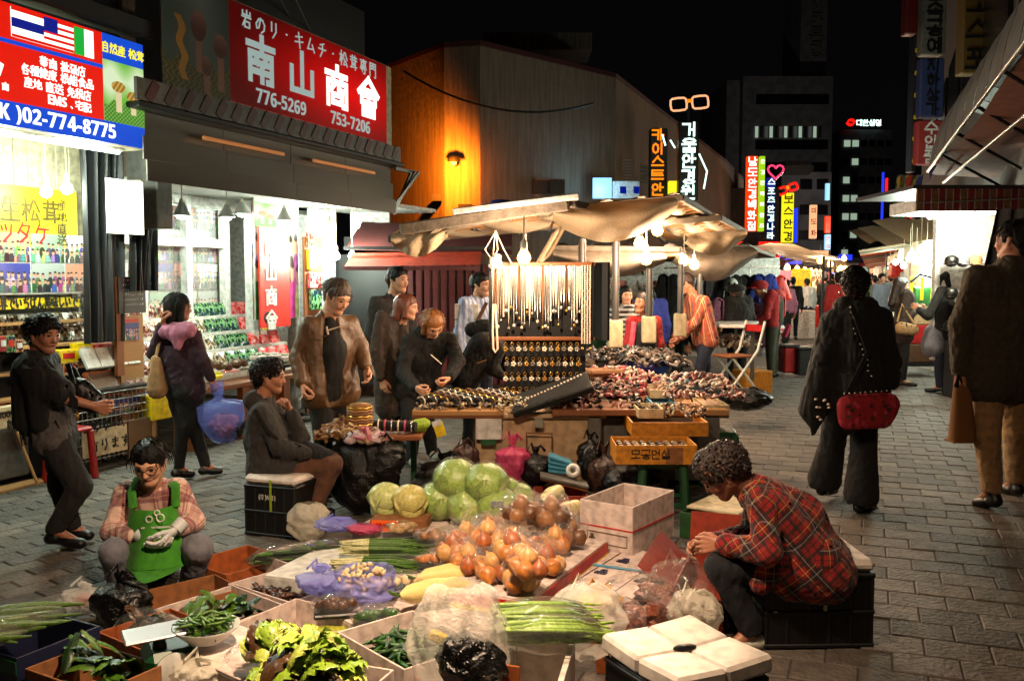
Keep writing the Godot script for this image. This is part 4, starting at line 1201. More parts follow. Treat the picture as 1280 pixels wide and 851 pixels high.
	for r in 4: slab(o, "shelf_board", "wood_pale", V(-1.5, 0.62 + r * 0.2, -0.12 - r * 0.09), V(1.02, 0.64 + r * 0.2, 0.05 - r * 0.09))
	slab(o, "counter_front", "paint_grey", V(-1.8, 0.0, 0.0), V(0.25, 0.55, 0.04), 0.01)
	slab(o, "counter_top", "plastic_cream", V(-1.8, 0.55, -0.1), V(0.3, 0.6, 0.08), 0.01)
	slab(o, "back_panel", "paint_black", V(-1.8, 0.0, -0.52), V(1.1, 1.3, -0.5))
	packets("silvery snack packet under the photo board", "packet_0", V(-0.4, 1.05, -0.34), 9, 2, 0.16, 0.125, 0.03, 0.158, 0.13, -0.06, "silvery snack packets", -0.3)
	packets("brown snack packet in the rack beside the chalkboard post", "packet_1", V(0.42, 0.86, -0.2), 3, 1, 0.17, 0.14, 0.04, 0.17, 0.15, -0.05, "brown snack packets", -0.3)
	var boxes = [[V(0.303,0.879,0), V(0.503,0.995,0), "paint_yellow"], [V(0.5,0.911,0), V(0.674,1.041,0), "paint_yellow"], [V(0.669,0.911,0), V(0.934,1.024,0), "packet_3"], [V(0.929,0.898,0), V(1.099,1.005,0), "packet_3"], [V(0.34,0.771,0), V(0.499,0.883,0), "packet_1"], [V(-0.273,1.025,0), V(-0.202,1.15,0), "plastic_red"], [V(-0.208,1.014,0), V(-0.121,1.151,0), "packet_2"], [V(-0.127,1.008,0), V(-0.047,1.114,0), "packet_1"]]
	var bl = ["yellow tea box behind the bag strap on the snack shelf", "yellow candy box with orange top on the snack shelf", "white and red seaweed carton standing on the snack shelf", "pink carton at the end of the snack shelf", "orange patterned box low on the snack shelf", "red box at the very edge of the snack shelf", "green striped box near the red box", "brown box beside the green striped box"]
	for i in boxes.size():
		q = boxes[i]
		o = fthing(WEST, "snack_box", bl[i], "box", q[0])
		var w: Vector3 = q[1] - base[o]
		part("carton", B.new().box(V(w.x / 2, w.y / 2, -0.06), V(w.x - 0.006, w.y, 0.1), Basis.IDENTITY, 0.004), q[2], o)
		part("label", B.new().box(V(w.x / 2, w.y * 0.55, -0.008), V(w.x * 0.6, w.y * 0.4, 0.006)), ["ink_red", "paint_white", "ink_red", "paint_white"][i % 4], o)
	for i in 4:
		o = fthing(WEST, "fruit_pack", "white pack printed with red cherries, %s in the slanted row" % nth(i), "packet", V(0.453,0.821,0.12) + V(i * 0.155, 0, 0), "cherry printed packs")
		part("carton", B.new().box(V(0.075, 0.085, -0.02), V(0.148, 0.19, 0.035), Basis(V(1, 0, 0), -0.5), 0.004), "paint_white", o)
		for c in 3: part("printed_cherry", B.new().ball(V(0.04 + c * 0.035, 0.05 + (c % 2) * 0.06, 0.022 - (0.05 + (c % 2) * 0.06) * 0.42), V(0.018, 0.02, 0.006), 8), "ink_red", o)
	for i in 2:
		o = fthing(WEST, "gift_tray", ["brown foil gift tray by the hand of the woman in black", "tan gift tray of dried fish beside the foil tray"][i], "tray", V(0.493,0.565,0.16) + V(i * 0.33, 0, 0))
		part("tray", B.new().box(V(0.155, 0.11, -0.05), V(0.31, 0.25, 0.04), Basis(V(1, 0, 0), -0.55), 0.006), "cardboard_orange" if i == 0 else "cardboard", o)
		part("contents", B.new().box(V(0.155, 0.115, -0.03), V(0.27, 0.2, 0.03), Basis(V(1, 0, 0), -0.55), 0.01), "leather_brown" if i == 0 else "packet_1", o)
		part("wrap", B.new().box(V(0.155, 0.12, -0.022), V(0.29, 0.22, 0.034), Basis(V(1, 0, 0), -0.55), 0.01), "film", o)
	o = fthing(WEST, "photo_box", "long dark box with a glossy landscape print above the wire rack", "box", V(0.501,0.397,0.2))
	part("carton", B.new().box(V(0.34, 0.07, -0.06), V(0.68, 0.15, 0.12), Basis.IDENTITY, 0.005), "photo_1", o)
	o = fthing(WEST, "wire_rack", "black wire rack holding handwritten cards below the gift trays", "rack", V(-0.05, 0, 0.3))
	for i in 22: part("wire", B.new().tube([V(-0.05 + i * 0.052, 0.04, 0.3) - base[o], V(-0.05 + i * 0.052, 0.64, 0.26) - base[o]], 0.005, 5), "steel", o)
	for i in 9: part("wire", B.new().tube([V(-0.05, 0.06 + i * 0.07, 0.3) - base[o], V(1.06, 0.06 + i * 0.07, 0.3) - base[o]], 0.005, 5), "steel", o)
	slab(o, "rack_shelf", "paint_black", V(-0.05, 0.62, 0.0), V(1.06, 0.65, 0.3))
	slab(o, "rack_side", "paint_black", V(-0.08, 0.0, 0.0), V(-0.05, 0.65, 0.3))
	o = fthing(WEST, "notice_card", "cream card of Japanese handwriting clipped to the wire rack", "sign", V(0.218,0.097,0.33))
	slab(o, "card", "plastic_cream", V(0.202,0.093,0.32), V(0.697,0.319,0.33))
	letters(o, "BBクリーム", "ink_black", V(0.214,0.316,0.334) - V(0, 0.01, 0), 0.085, 0.1, false, 0.9)
	letters(o, "有ります", "ink_black", V(0.275,0.135,0.334), 0.095, 0.1, false, 0.95, 1.3)
	o = fthing(WEST, "notice_card", "cream price card with black characters on the grey counter edge", "sign", V(-0.377,0.398,0.05))
	slab(o, "card", "plastic_cream", V(-0.577,0.425,0.085), V(-0.174,0.533,0.095))
	letters(o, "100%", "ink_black", V(-0.39,0.505,0.099), 0.05, 0.1)
	letters(o, "韓國", "ink_black", V(-0.315,0.411,0.099), 0.075, 0.1)
	o = fthing(WEST, "photo_card", "brown photo card behind the head of the squatting woman", "sign", V(0.765,0.09,0.32))
	slab(o, "card", "leather_brown", V(0.725,0.01,0.31), V(1.08,0.336,0.32))
	for i in 3:
		o = fthing(WEST, "drink_can", "red drink can, %s at the counter's end" % nth(i), "can", V(-0.274,0.509,0) + V(i * 0.075, 0, rnd(-0.02, 0.02)), "drink cans on the counter")
		part("can_body", B.new().lathe([V2(0.001, 0), V2(0.03, 0), V2(0.033, 0.01), V2(0.033, 0.11), V2(0.026, 0.12), V2(0.001, 0.12)], 16), ["plastic_red", "plastic_red", "plastic_green"][i], o)
		part("lid", B.new().lathe([V2(0.001, 0.121), V2(0.025, 0.121), V2(0.026, 0.124), V2(0.001, 0.124)], 16), "steel", o)
		if i == 2: tag(o, "green drink can after the red ones", "can")
	for p in [[V(0.053,-0.052,0.35), "red plastic stool half hidden behind the woman in the shawl"]]:
		o = fthing(WEST, "plastic_stool", p[1], "stool", V(p[0].x, -0.05, p[0].z), "red plastic stools")
		part("seat", B.new().box(V(0, 0.42, 0), V(0.26, 0.04, 0.26), Basis.IDENTITY, 0.015), "plastic_red", o)
		for c in [[-1, -1], [1, -1], [-1, 1], [1, 1]]: part("leg", B.new().bar(V(c[0] * 0.13, 0, c[1] * 0.13), V(c[0] * 0.11, 0.41, c[1] * 0.11), 0.05, 0.05, 0.01), "plastic_red", o)
	o = fthing(WEST, "broom_handle", "pale wooden pole leaning on the counter by the red stool", "pole", V(-0.23,-0.023,0.3))
	part("pole", B.new().tube([V(0, 0, 0), V(-0.07, 0.42, -0.12)], 0.012, 8), "wood_pale", o)
	o = fthing(WEST, "kerb_strip", "yellow painted kerb strip below the grey counter", "kerb", V(-1.2, -0.06, 0.15))
	slab(o, "strip", "wood_pale", V(-1.9, -0.1, 0.08), V(0.25, -0.03, 0.22), 0.01)
	# --- between the shops: chalkboard, poster post, yellow crate
	o = fthing(WEST, "chalkboard", "black chalkboard of white handwriting on a wooden post", "chalkboard", V(0.914,1.293,0.2))
	slab(o, "board", "paint_black", V(0.763,1.298,0.2), V(1.088,1.627,0.215))
	slab(o, "post", "wood", V(0.754,0.736,0.15), V(0.832,1.627,0.19))
	for i in 6:
		var ln = B.new()
		for c in 9: ln.bar(V(0.05 + c * 0.028 + rnd(0, 0.006), 0.3 - i * 0.045 + rnd(-0.006, 0.006), 0.018), V(0.062 + c * 0.028, 0.31 - i * 0.045 + rnd(-0.01, 0.006), 0.018), 0.004, 0.002, 0.0, Vector3.BACK)
		part("chalk_writing", ln, "ink_pink" if i == 0 else "paint_white", o, Transform3D(Basis.IDENTITY, V(0.763,1.298,0.2) - base[o]))
	o = fthing(WEST, "poster_post", "orange post with a purple poster under the chalkboard", "post", V(0.944,0.717,0.15))
	slab(o, "post", "wood_pale", V(V(0.829,0.728,0.15).x, 0.0, 0.05), V(1.113,1.27,0.15))
	slab(o, "poster", "photo_1", V(0.879,1.046,0.15), V(1.055,1.206,0.156))
	slab(o, "poster", "banner_red", V(0.886,1.213,0.15), V(1.056,1.243,0.156))
	o = fthing(WEST, "plastic_crate", "yellow plastic crate beside the purple hooded woman", "crate", V(1.001,0.163,0.35))
	slab(o, "side", "paint_yellow", V(V(0.993,0.498,0.35).x, 0.3, 0.3), V(V(1.346,0.455,0.35).x, 0.52, 0.34), 0.01)
	slab(o, "side", "paint_yellow", V(V(0.993,0.498,0.35).x, 0.3, 0.0), V(V(0.993,0.498,0.35).x + 0.03, 0.52, 0.3), 0.01)
	slab(o, "top", "paint_yellow", V(V(0.993,0.498,0.35).x, 0.5, 0.0), V(V(1.346,0.455,0.35).x, 0.53, 0.34), 0.01)
	for x in [192, 222]: slab(o, "leg", "wood_pale", V(V(1.013,0.496,0.35).x + (x - 192) * 0.0105, -0.05, 0.28), V(V(1.013,0.496,0.35).x + 0.04 + (x - 192) * 0.0105, 0.3, 0.33))
	# --- right shop's counter
	o = fthing(WEST, "counter", "wooden counter with boxes of dried mushrooms before the shop window", "counter", V(2.1, 0, 0.1))
	slab(o, "counter_top", "wood", V(1.35, 0.5, -0.3), V(3.6, 0.55, 0.5), 0.006)
	for x in [1.4, 2.15, 2.85, 3.5]: slab(o, "leg", "wood", V(x, -0.1, 0.38), V(x + 0.12, 0.5, 0.46), 0.006)
	for x in 5: slab(o, "front_plank", "wood", V(2.19 + x * 0.135, -0.05, 0.36), V(2.32 + x * 0.135, 0.5, 0.385), 0.004)
	slab(o, "notice", "paint_white", V(2.431,0.326,0.47), V(2.622,0.476,0.475))
	slab(o, "notice_print", "ink_red", V(2.454,0.434,0.475), V(2.589,0.454,0.478))
	for r in 4: slab(o, "riser", "paint_white", V(1.1, 0.55, -0.42 + r * 0.14), V(3.6, 1.2 - r * 0.17, -0.3 + r * 0.14))
	for r in 4:
		for i in 13:
			var mk: String = ["packet_1", "packet_1", "packet_1", "packet_0", "packet_2", "packet_2", "packet_3", "packet_3"][mini(7, int(i * 0.62))]
			var nm: String = {"packet_0": "pale", "packet_1": "red brown", "packet_2": "green and blue", "packet_3": "pink and white"}[mk]
			packets("%s dried food packet, %s in the %s tier before the shop window" % [nm, nth(i), ["topmost", "second", "third", "lowest"][r]], mk, V(1.2 + i * 0.185, 1.2 - r * 0.17, -0.34 + r * 0.14), 1, 1, 0.175, 0.15, 0.04, 0.1, 0.1, 0, "dried food packets before the window", -0.35)
	for i in 8:
		o = fthing(WEST, "clear_bag", "clear bag of dried goods, %s along the wooden counter" % nth(i), "bag", V(1.5 + i * 0.24, 0.58, 0.25), "clear bags along the counter", rnd(-0.2, 0.2))
		part("contents", B.new().ball(V(0, 0.05, 0), V(0.09, 0.035, 0.11), 10, Basis.IDENTITY, 0.08), ["packet_0", "paint_white", "paint_yellow", "packet_3", "packet_0", "packet_1", "paint_white", "packet_2"][i], o)
		part("bag_film", B.new().ball(V(0, 0.055, 0), V(0.115, 0.05, 0.14), 12, Basis(V(1, 0, 0), 0.2), 0.1), "film", o)
	o = fthing(WEST, "mushroom_box", "open box of dried brown mushrooms with a white label", "box", V(1.719,0.638,0.5))
	slab(o, "tray", "paint_yellow", V(1.648,0.637,0.5), V(2.268,0.668,0.56), 0.004)
	slab(o, "label", "paint_white", V(1.716,0.641,0.56), V(2.144,0.68,0.565))
	for i in 20: part("mushroom", B.new().ball(V(1.721,0.717,0.5) + V(rnd(0, 0.5), rnd(0.0, 0.06), rnd(-0.08, 0.04)) - base[o], V(0.045, 0.03, 0.045), 8, Basis(V(0, 0, 1), rnd(-0.5, 0.5)), 0.15), "leather_brown" if i % 2 else "brown_cloth", o)
	for i in 3:
		o = fthing(WEST, "sample_tray", ["tray of pale dried seaweed beside the leather jacketed man", "tray of dark dried anchovies beside the counter's end", "low white tray heaped with small packs"][i], "tray", V(2.75 + i * 0.3, 0.72 - i * 0.03, 0.3))
		part("tray", B.new().box(V(0, 0.03, 0), V(0.27, 0.05, 0.24), Basis.IDENTITY, 0.008), "carton_white", o)
		for c in 14: part("pack", B.new().box(V(rnd(-0.1, 0.1), 0.07, rnd(-0.09, 0.09)), V(0.07, 0.02, 0.05), Basis(V(0, 1, 0), rnd(0, 3)), 0.004), ["packet_0", "packet_2", "paint_white"][c % 3], o)
	o = fthing(WEST, "tube_lamp", "glowing tube lamp along the underside of the red and blue sign", "lamp", V(-0.6, 2.64, 0.72), "tube lamps of the snack shop")
	part("lamp_tube", B.new().tube([V(-0.7, 0, 0), V(0.9, 0, 0)], 0.014, 8), "glow_cool", o)
	part("lamp_holder", B.new().box(V(0.1, 0.025, 0), V(1.7, 0.02, 0.05)), "paint_white", o)
	for z in 2: omni(WEST * V(-1.0 + z * 0.9, 2.6, 0.74), 2.6, COOL, 0.1)
	# --- lamps
	var lp = [[V(1.27,2.22,0.5), "shade","shaded spot lamp at the window's near corner"], [V(2.149,2.266,0.3), "shade","second shaded spot lamp under the metal awning"], [V(2.648,2.336,0.1), "shade","small shaded lamp close to the window frame"], [V(2.853,2.27,0.5), "shade","shaded spot lamp above the red vertical banner"],
		[V(3.573,2.192,0.6), "globe","bright bulb nearest the awning bracket"], [V(4.17,2.26,0.6), "globe","bright bulb at the awning's far end"], [V(3.788,1.876,0.4), "spiral","low hanging bulb left of a trio behind the leather jacketed man"], [V(3.874,1.877,0.5), "globe","middle one of the trio of low hanging bulbs"], [V(4.232,1.885,0.5), "globe","right one of the trio of low hanging bulbs"],
		[V(0.127,2.327,0.1), "globe","bare bulb on a long white rod before the yellow banner"], [V(0.292,2.366,0.15), "globe","bare bulb beside the curtain over the yellow banner"]]
	for e in lp:
		var p: Vector3 = e[0]
		bulb(WEST, e[2], p, V(p.x, 2.5 if p.x > 0.7 else 3.1, p.z), 1.15 if p.x > 0.7 else 0.75, COOL, e[1], "bulbs of the shops", 0.05)
func V2(a, b): return Vector2(a, b)
func wall_run(o, called, m, pts: Array, h0, h1, thick = 0.3):
	for i in pts.size() - 1:
		var a: Vector3 = pts[i]
		var b: Vector3 = pts[i + 1]
		var d = V(b.x - a.x, 0, b.z - a.z)
		var w = d.length()
		var bs = Basis(d / w, V(0, 1, 0), (d / w).cross(V(0, 1, 0)))
		part(called, B.new().box(V((a.x + b.x) / 2, (h0 + h1) / 2, (a.z + b.z) / 2) - bs.z * thick / 2, V(w - 0.004, h1 - h0, thick), bs), m, o)
# an upright sign board with letters one below the other
func tall_sign(label, a, b, face, words, ink, lx = 0.5, thick = 0.3, size = 0.0, group = "upright shop signs down the street"):
	var o = fthing(HERE, "shop_sign", label, "sign", V((a.x + b.x) / 2, minf(a.y, b.y), a.z), group)
	slab(o, "sign_board", face, a, V(b.x, b.y, a.z - thick), 0.02)
	var n: int = words.length()
	var step: float = absf(a.y - b.y) / n
	var w: float = minf(absf(b.x - a.x) * 0.78, step * 0.86)
	if n: letters(o, words, ink, V(minf(a.x, b.x) + (absf(b.x - a.x) - w) * lx, maxf(a.y, b.y) - step * 0.5 - w * 0.5, a.z + 0.02), w, 0.15, true, 1.0, step / w)
	return o
func neon_specs(o, at, w, m, tilt, r):
	for i in 2:
		var q = []
		for k in 13:
			var t = TAU * k / 12
			q.append(at + Basis(V(0, 0, 1), tilt) * V((i - 0.5) * w * 0.56 + w * 0.21 * signf(cos(t)) * pow(absf(cos(t)), 0.45), w * 0.16 * signf(sin(t)) * pow(absf(sin(t)), 0.45), 0) - base[o])
		part("neon_tube", B.new().tube(q, r, 6), m, o)
	part("neon_tube", B.new().tube([at + Basis(V(0, 0, 1), tilt) * V(-0.07 * w, 0.06 * w, 0) - base[o], at + Basis(V(0, 0, 1), tilt) * V(0.07 * w, 0.06 * w, 0) - base[o]], r * 1.6, 6), "neon_amber", o)
func far_places():
	var o
	# --- the tall concrete hall with its sodium lamp
	o = fthing(HERE, "concrete_building", "windowless stained concrete building with red roof trim and an orange wall lamp", "building")
	var f = [V(-4.054,6.583,-25.6), V(-3.633,6.972,-25), V(-1.61,7.043,-22.2), V(-0.751,6.957,-22), V(2.835,6.972,-25.5), V(4.438,6.984,-29.6), V(10.146,6.945,-44), V(12.985,7.293,-52)]
	wall_run(o, "wall", "concrete", f, 0.0, 7.05, 0.4)
	for i in f.size(): f[i].y = 0.0
	wall_run(o, "roof_trim", "trim_red", f.map(func(p): return p + V(0, 0, 0.05)), 7.055, 7.17, 0.5)
	slab(o, "roof_block", "concrete", V(0,9.383,-32) - V(1, 0, 0), V(1.742,9.355,-34) + V(1, 0.6, 0))
	for k in [[V(0.482,3.645,-23.3), V(1.33,4.093,-23.4)]]:
		slab(o, "window", "paint_grey", k[0], k[1] + V(0, 0, 0.02))
		for i in 2: slab(o, "pane", "paint_black", k[0] + V(0.05 + i * 0.42, 0.05, 0.14), k[0] + V(0.4 + i * 0.42, 0.4, 0.16))
	slab(o, "vent_hood", "iron", V(-1.913,3.452,-22.4), V(-1.684,3.606,-22.2))
	slab(o, "vent_hood", "iron", V(-1.284,3.245,-22.2), V(-0.949,3.362,-22))
	for k in [[V(3.022,4.325,-25.8), V(3.275,4.865,-25.9)], [V(3.836,4.436,-28), V(4.076,5.009,-28.2)]]:
		for i in 7: slab(o, "louver_slat", "paint_grey", V(k[0].x, k[0].y + i * 0.08, k[0].z + 0.25), V(k[1].x + 0.05, k[0].y + 0.05 + i * 0.08, k[0].z + 0.32), 0.006)
	o = fthing(HERE, "hanging_cable", "black cable sagging across the stained concrete wall", "cable", V(-0.368,5.698,-21.5))
	var q = []
	for i in 15:
		var t = i / 14.0
		q.append(V(-2.469,6.309,-21.4).lerp(V(1.87,5.588,-21.4), t) + V(0, -1.1 * 4.0 * t * (1.0 - t) * 0.45, 0.1))
	cord(o, q, 0.025, "cord_black")
	o = fthing(HERE, "wall_lamp", "small sodium wall lamp throwing an orange cone on planked wall", "lamp", V(-1.366,4.308,-21.75))
	part("lamp_bulb", B.new().ball(V(0, 0, 0), V(0.07, 0.07, 0.07), 12), "glow_sodium", o)
	part("lamp_hood", B.new().lathe([V2(0.16, 0.0), V2(0.12, 0.09), V2(0.02, 0.12)], 14, Transform3D(Basis(V(1, 0, 0), 0.3), V(0, 0.04, 0))), "iron", o)
	part("lamp_arm", B.new().bar(V(0, 0.1, 0), V(0.1, 0.12, -0.5), 0.04, 0.04), "iron", o)
	var sp = SpotLight3D.new()
	sp.light_color = Color(1.0, 0.5, 0.1)
	sp.light_energy = 65.0
	sp.spot_angle = 82.0
	sp.spot_angle_attenuation = 1.0
	sp.spot_range = 40.0
	sp.light_size = 0.05
	sp.shadow_enabled = true
	put(sp, "sodium_light", self)
	sp.look_at_from_position(V(-1.416,4.192,-21.1), V(-2.42,3.873,-23.4))
	# --- signs at the end of the hall
	o = fthing(HERE, "box_sign", "pale blue glowing box sign above the tarpaulin roof", "sign", V(2.736,3.719,-24.4))
	slab(o, "sign_box", "sign_ice", V(2.091,3.665,-24), V(2.584,4.198,-24) + V(0, 0, -0.1), 0.01)
	slab(o, "side_panel", "paint_white", V(2.614,3.669,-24.05), V(3.308,4.116,-24) + V(0, 0, -0.4), 0.01)
	for i in 2: slab(o, "printed_spot", "sign_navy", V(2.801,3.793,-24.06) + V(i * 0.35, 0, 0), V(2.965,3.978,-24.06) + V(i * 0.35, 0, 0.01))
	omni(V(2.268,3.903,-23.5), 1.2, Color(0.6, 0.85, 1.0), 0.2)
	tall_sign("black sign with amber neon letters on the concrete hall's corner", V(4.098,3.64,-27.6), V(4.618,6.038,-27.6), "paint_black", "카이스트안경", "neon_amber", 0.3)
	o = tall_sign("tall white neon letters of an optician below lit spectacles", V(4.755,3.832,-26.5), V(5.318,6.042,-26.5), "paint_black", "거울안경원", "neon_white")
	o = fthing(HERE, "neon_sign", "neon spectacles outline glowing cream above the white letters", "sign", V(5.039,6.534,-26.5))
	neon_specs(o, V(5.039,6.557,-26.5), 1.1, "sign_peach", 0.1, 0.03)
	part("mast", B.new().bar(V(0, -0.5, -0.1), V(0, 0.0, -0.1), 0.05, 0.05), "iron", o)
	o = fthing(HERE, "neon_sign", "bent white neon tubes framing the optician's sign", "sign", V(5.578,4.681,-27))
	cord(o, [V(5.431,5.209,-27), V(5.671,4.704,-27), V(5.585,4.197,-27)], 0.025, "neon_white")
	cord(o, [V(4.358,5.759,-27), V(4.454,5.439,-27)], 0.025, "neon_white")
	cord(o, [V(4.591,5.599,-27), V(4.733,5.37,-27)], 0.025, "neon_white")
	o = fthing(HERE, "box_sign", "small yellow square sign under the bent neon tubes", "sign", V(4.668,3.972,-26.8))
	slab(o, "sign_box", "neon_yellow", V(4.534,3.582,-26.8), V(4.779,4.407,-26.8) + V(0, 0, -0.2), 0.01)
	letters(o, "경", "paint_black", V(4.557,4.089,-26.83), 0.22, 0.14)
	tall_sign("orange illuminated sign with white letters beyond the tarpaulins", V(10.64,3.721,-42), V(11.123,7.096,-42), "sign_orange", "남도안경백화점", "sign_white")
	tall_sign("lime strip sign against the orange one", V(11.221,3.721,-42), V(11.448,7.096,-42), "sign_lime", "안경콘택트렌즈", "sign_white")
	tall_sign("dark sign with white letters below a neon heart", V(12.655,3.486,-46), V(13.073,6.56,-46), "sign_navy", "스포츠안경나라", "neon_white")
	o = fthing(HERE, "neon_sign", "pink neon heart over the dark upright sign", "sign", V(12.783,6.76,-45))
	var hp = []
	for i in 21:
		var t = TAU * i / 20
		hp.append(V(0.024 * 16 * pow(sin(t), 3), 0.024 * (13 * cos(t) - 5 * cos(2 * t) - 2 * cos(3 * t) - cos(4 * t)), 0))
	part("neon_tube", B.new().tube(hp, 0.05, 6), "neon_pink", o)
	tall_sign("yellow and red striped sign under orange neon spectacles", V(15.208,3.595,-52), V(15.826,6.361,-52), "neon_yellow", "보스안경", "ink_black")
	o = fthing(HERE, "neon_sign", "orange neon spectacles tilted over a yellow sign", "sign", V(15.462,6.583,-52))
	neon_specs(o, V(15.462,6.583,-52), 1.15, "neon_red", 0.35, 0.07)
	for e in [[V(16.235,3.633,-53), V(16.377,5.591,-53), "neon_blue", "thin blue light strip beside the yellow sign", ""], [V(19.36,4.157,-60), V(19.778,6.321,-60), "sign_peach", "peach lit upright sign on the dark facade", "미도파"], [V(22.371,4.808,-66), V(22.743,5.999,-66), "sign_orange", "small orange lit sign above a lilac one", "사우"], [V(22.399,3.615,-66), V(22.773,4.695,-66), "sign_ice", "small lilac lit sign below an orange one", "인삼"], [V(21.696,6.963,-64), V(21.945,8.111,-64), "sign_ice", "pale blue lit sign high on the dark facade", ""],
		[V(18.54,2.873,-58), V(19.886,3.323,-58), "sign_peach", "low wide peach sign over the far canopies", ""], [V(10.747,2.208,-40), V(11.629,3.174,-40), "neon_red", "red and white lit sign low behind the canopies", ""], [V(12.851,2.267,-44), V(13.827,2.988,-44), "neon_blue", "blue lit shop front low behind the canopies", ""], [V(24.866,2.951,-70), V(25.826,3.374,-70), "neon_blue", "blue lit strip at the end of the street", ""], [V(28.592,3.046,-75), V(29.881,3.435,-75), "neon_blue", "second blue strip near the umbrella", ""], [V(7.8,2.648,-34), V(8.531,2.941,-34), "neon_red", "red lettered lightbox above the second canopy", ""], [V(6.23,2.76,-30), V(7.395,2.94,-30), "sign_ice", "pale lit strip of shop front above the canopies", ""]]:
		tall_sign(e[3], e[0], e[1], e[2], e[4], "ink_red")
	omni(V(29.584,2.71,-105), 260.0, Color(1.0, 0.95, 0.88), 0.5)
	omni(V(23.359,4.054,-60), 60.0, Color(1.0, 0.95, 0.88), 0.3)
	o = fthing(HERE, "shop_arcade", "lit row of shop windows closing the far end of the street", "building")
	slab(o, "wall", "concrete_dark", V(25.988,1.485,-78), V(31.352,3.305,-78) + V(0, 0, -6))
	for i in 9: slab(o, "window", ["window_lit", "sign_peach", "window_dim"][i % 3], V(26.154,1.62,-77.9) + V(i * 0.58, 0.1, 0), V(26.607,2.496,-77.9) + V(i * 0.58, 0.1, 0.06))
	for i in 5: slab(o, "awning_strip", ["banner_red", "paint_yellow", "tarp"][i % 3], V(25.965,2.56,-77.6) + V(i * 1.05, 0, 0), V(26.9,2.828,-77.6) + V(i * 1.05, 0, 0.5))
	# --- dark towers
	o = fthing(HERE, "office_tower", "dark office tower with one row of lit windows", "building")
	slab(o, "wall", "tower_dark", V(37.085,1.75,-150) - V(0, 6, 0), V(51.546,33.857,-150) + V(0, 0, -30))
	slab(o, "roof_tower", "tower_dark", V(47.713,34.28,-155), V(52.06,52.378,-155) + V(0, 0, -10))
	letters(o, "신한은행", "paint_grey", V(49.042,44.777,-154.5), 2.0, 0.12, true, 1.0, 1.15)
	slab(o, "side_wing", "tower_dark", V(34.943,1.752,-152) - V(0, 6, 0), V(37.431,33.648,-152) + V(0, 0, -20))
	for i in 14: slab(o, "window", ["window_lit", "paint_slate", "window_dim"][(i * 7) % 3], V(39.103,24.078,-149.8) + V(i * 0.78, 0, 0), V(39.585,25.855,-149.8) + V(i * 0.78, 0, 0.1))
	for r in 8:
		if r != 1: slab(o, "window_band", "tower_glass", V(39.207,26.885,-149.9) + V(0, 2.5 - r * 3.6, 0), V(50.87,28.406,-149.9) + V(0, 2.5 - r * 3.6, 0.1))
	o = fthing(HERE, "office_tower", "dark tower carrying a small white lettered roof sign", "building")
	slab(o, "wall", "tower_dark", V(66.919,1.784,-190) - V(0, 6, 0), V(77.613,31.715,-190) + V(0, 0, -30))
	for r in 7:
		for i in 6: slab(o, "window", "window_lit" if (i < 2 and (r * 5 + i) % 4 != 1) else "tower_glass", V(67.732,6.048,-189.8) + V(i * 1.7, r * 3.7, 0), V(69.015,7.358,-189.8) + V(i * 1.7, r * 3.7, 0.1))
	o = fthing(HERE, "roof_sign", "white lettered sign with a red swirl atop the far tower", "sign", V(71.012,32.676,-189))
	letters(o, "대한생명", "neon_white", V(69.885,32.356,-189), 1.15, 0.17)
	for k in 2:
		var sw = []
		for i in 14: sw.append(V(68.734,32.996,-189) - base[o] + V(cos(i * 0.4 + k * PI) * 0.9 * (1.0 - i * 0.045), sin(i * 0.4 + k * PI) * 0.75 * (1.0 - i * 0.045), 0))
		part("logo", B.new().tube(sw, 0.16, 6), "neon_red", o)
	o = fthing(HERE, "street_building", "dark corner building with a rounded parapet behind the upright signs", "building")
	slab(o, "wall", "tower_dark", V(21.505,1.684,-74) - V(0, 3, 0), V(25.481,10.009,-74) + V(0, 0, -20))
	slab(o, "parapet", "concrete_dark", V(21.326,9.764,-73.5), V(24.022,10.891,-73.5) + V(0, 0, -18), 0.4)
	for i in 6: slab(o, "window", "tower_glass", V(22.985,4.614,-73.8) + V((i % 2) * 1.3, int(i / 2) * 2.0, 0), V(23.862,5.376,-73.8) + V((i % 2) * 1.3, int(i / 2) * 2.0, 0.06))
	o = fthing(HERE, "street_building", "dark shop building behind the orange optician sign", "building")
	slab(o, "wall", "concrete_dark", V(9.577,1.66,-46) - V(0, 2, 0), V(13.281,6.05,-46) + V(0, 0, -12))
	for e in [[V(-2.675,4.885,-10.5), V(-2.962,5.04,-14)], [V(-2.496,4.885,-10.5), V(-2.749,4.922,-14)]]: cord(fthing(HERE, "overhead_cable", "thin overhead cable %s behind the red sign" % ("nearer" if e[0].x < -2.65 else "farther"), "cable", e[0]), [e[0], e[0].lerp(e[1], 0.5) + V(0, -0.1, 0), e[1]], 0.008, "cord_black")
	for i in 18:
		var at: Vector3 = V([8.2, 11.6][i % 2] + int(i / 2) * 1.35 + rnd(-0.3, 0.3), rnd(1.9, 2.3), -24 - int(i / 2) * 3.5)
		bulb(HERE, "warm bulb, %s along the %s side of the far street" % [nth(int(i / 2)), ["near", "east"][i % 2]], at, at + V(0, 0.4, 0), 4.0, WARM, "globe", "bulbs of the far street", 0.09)
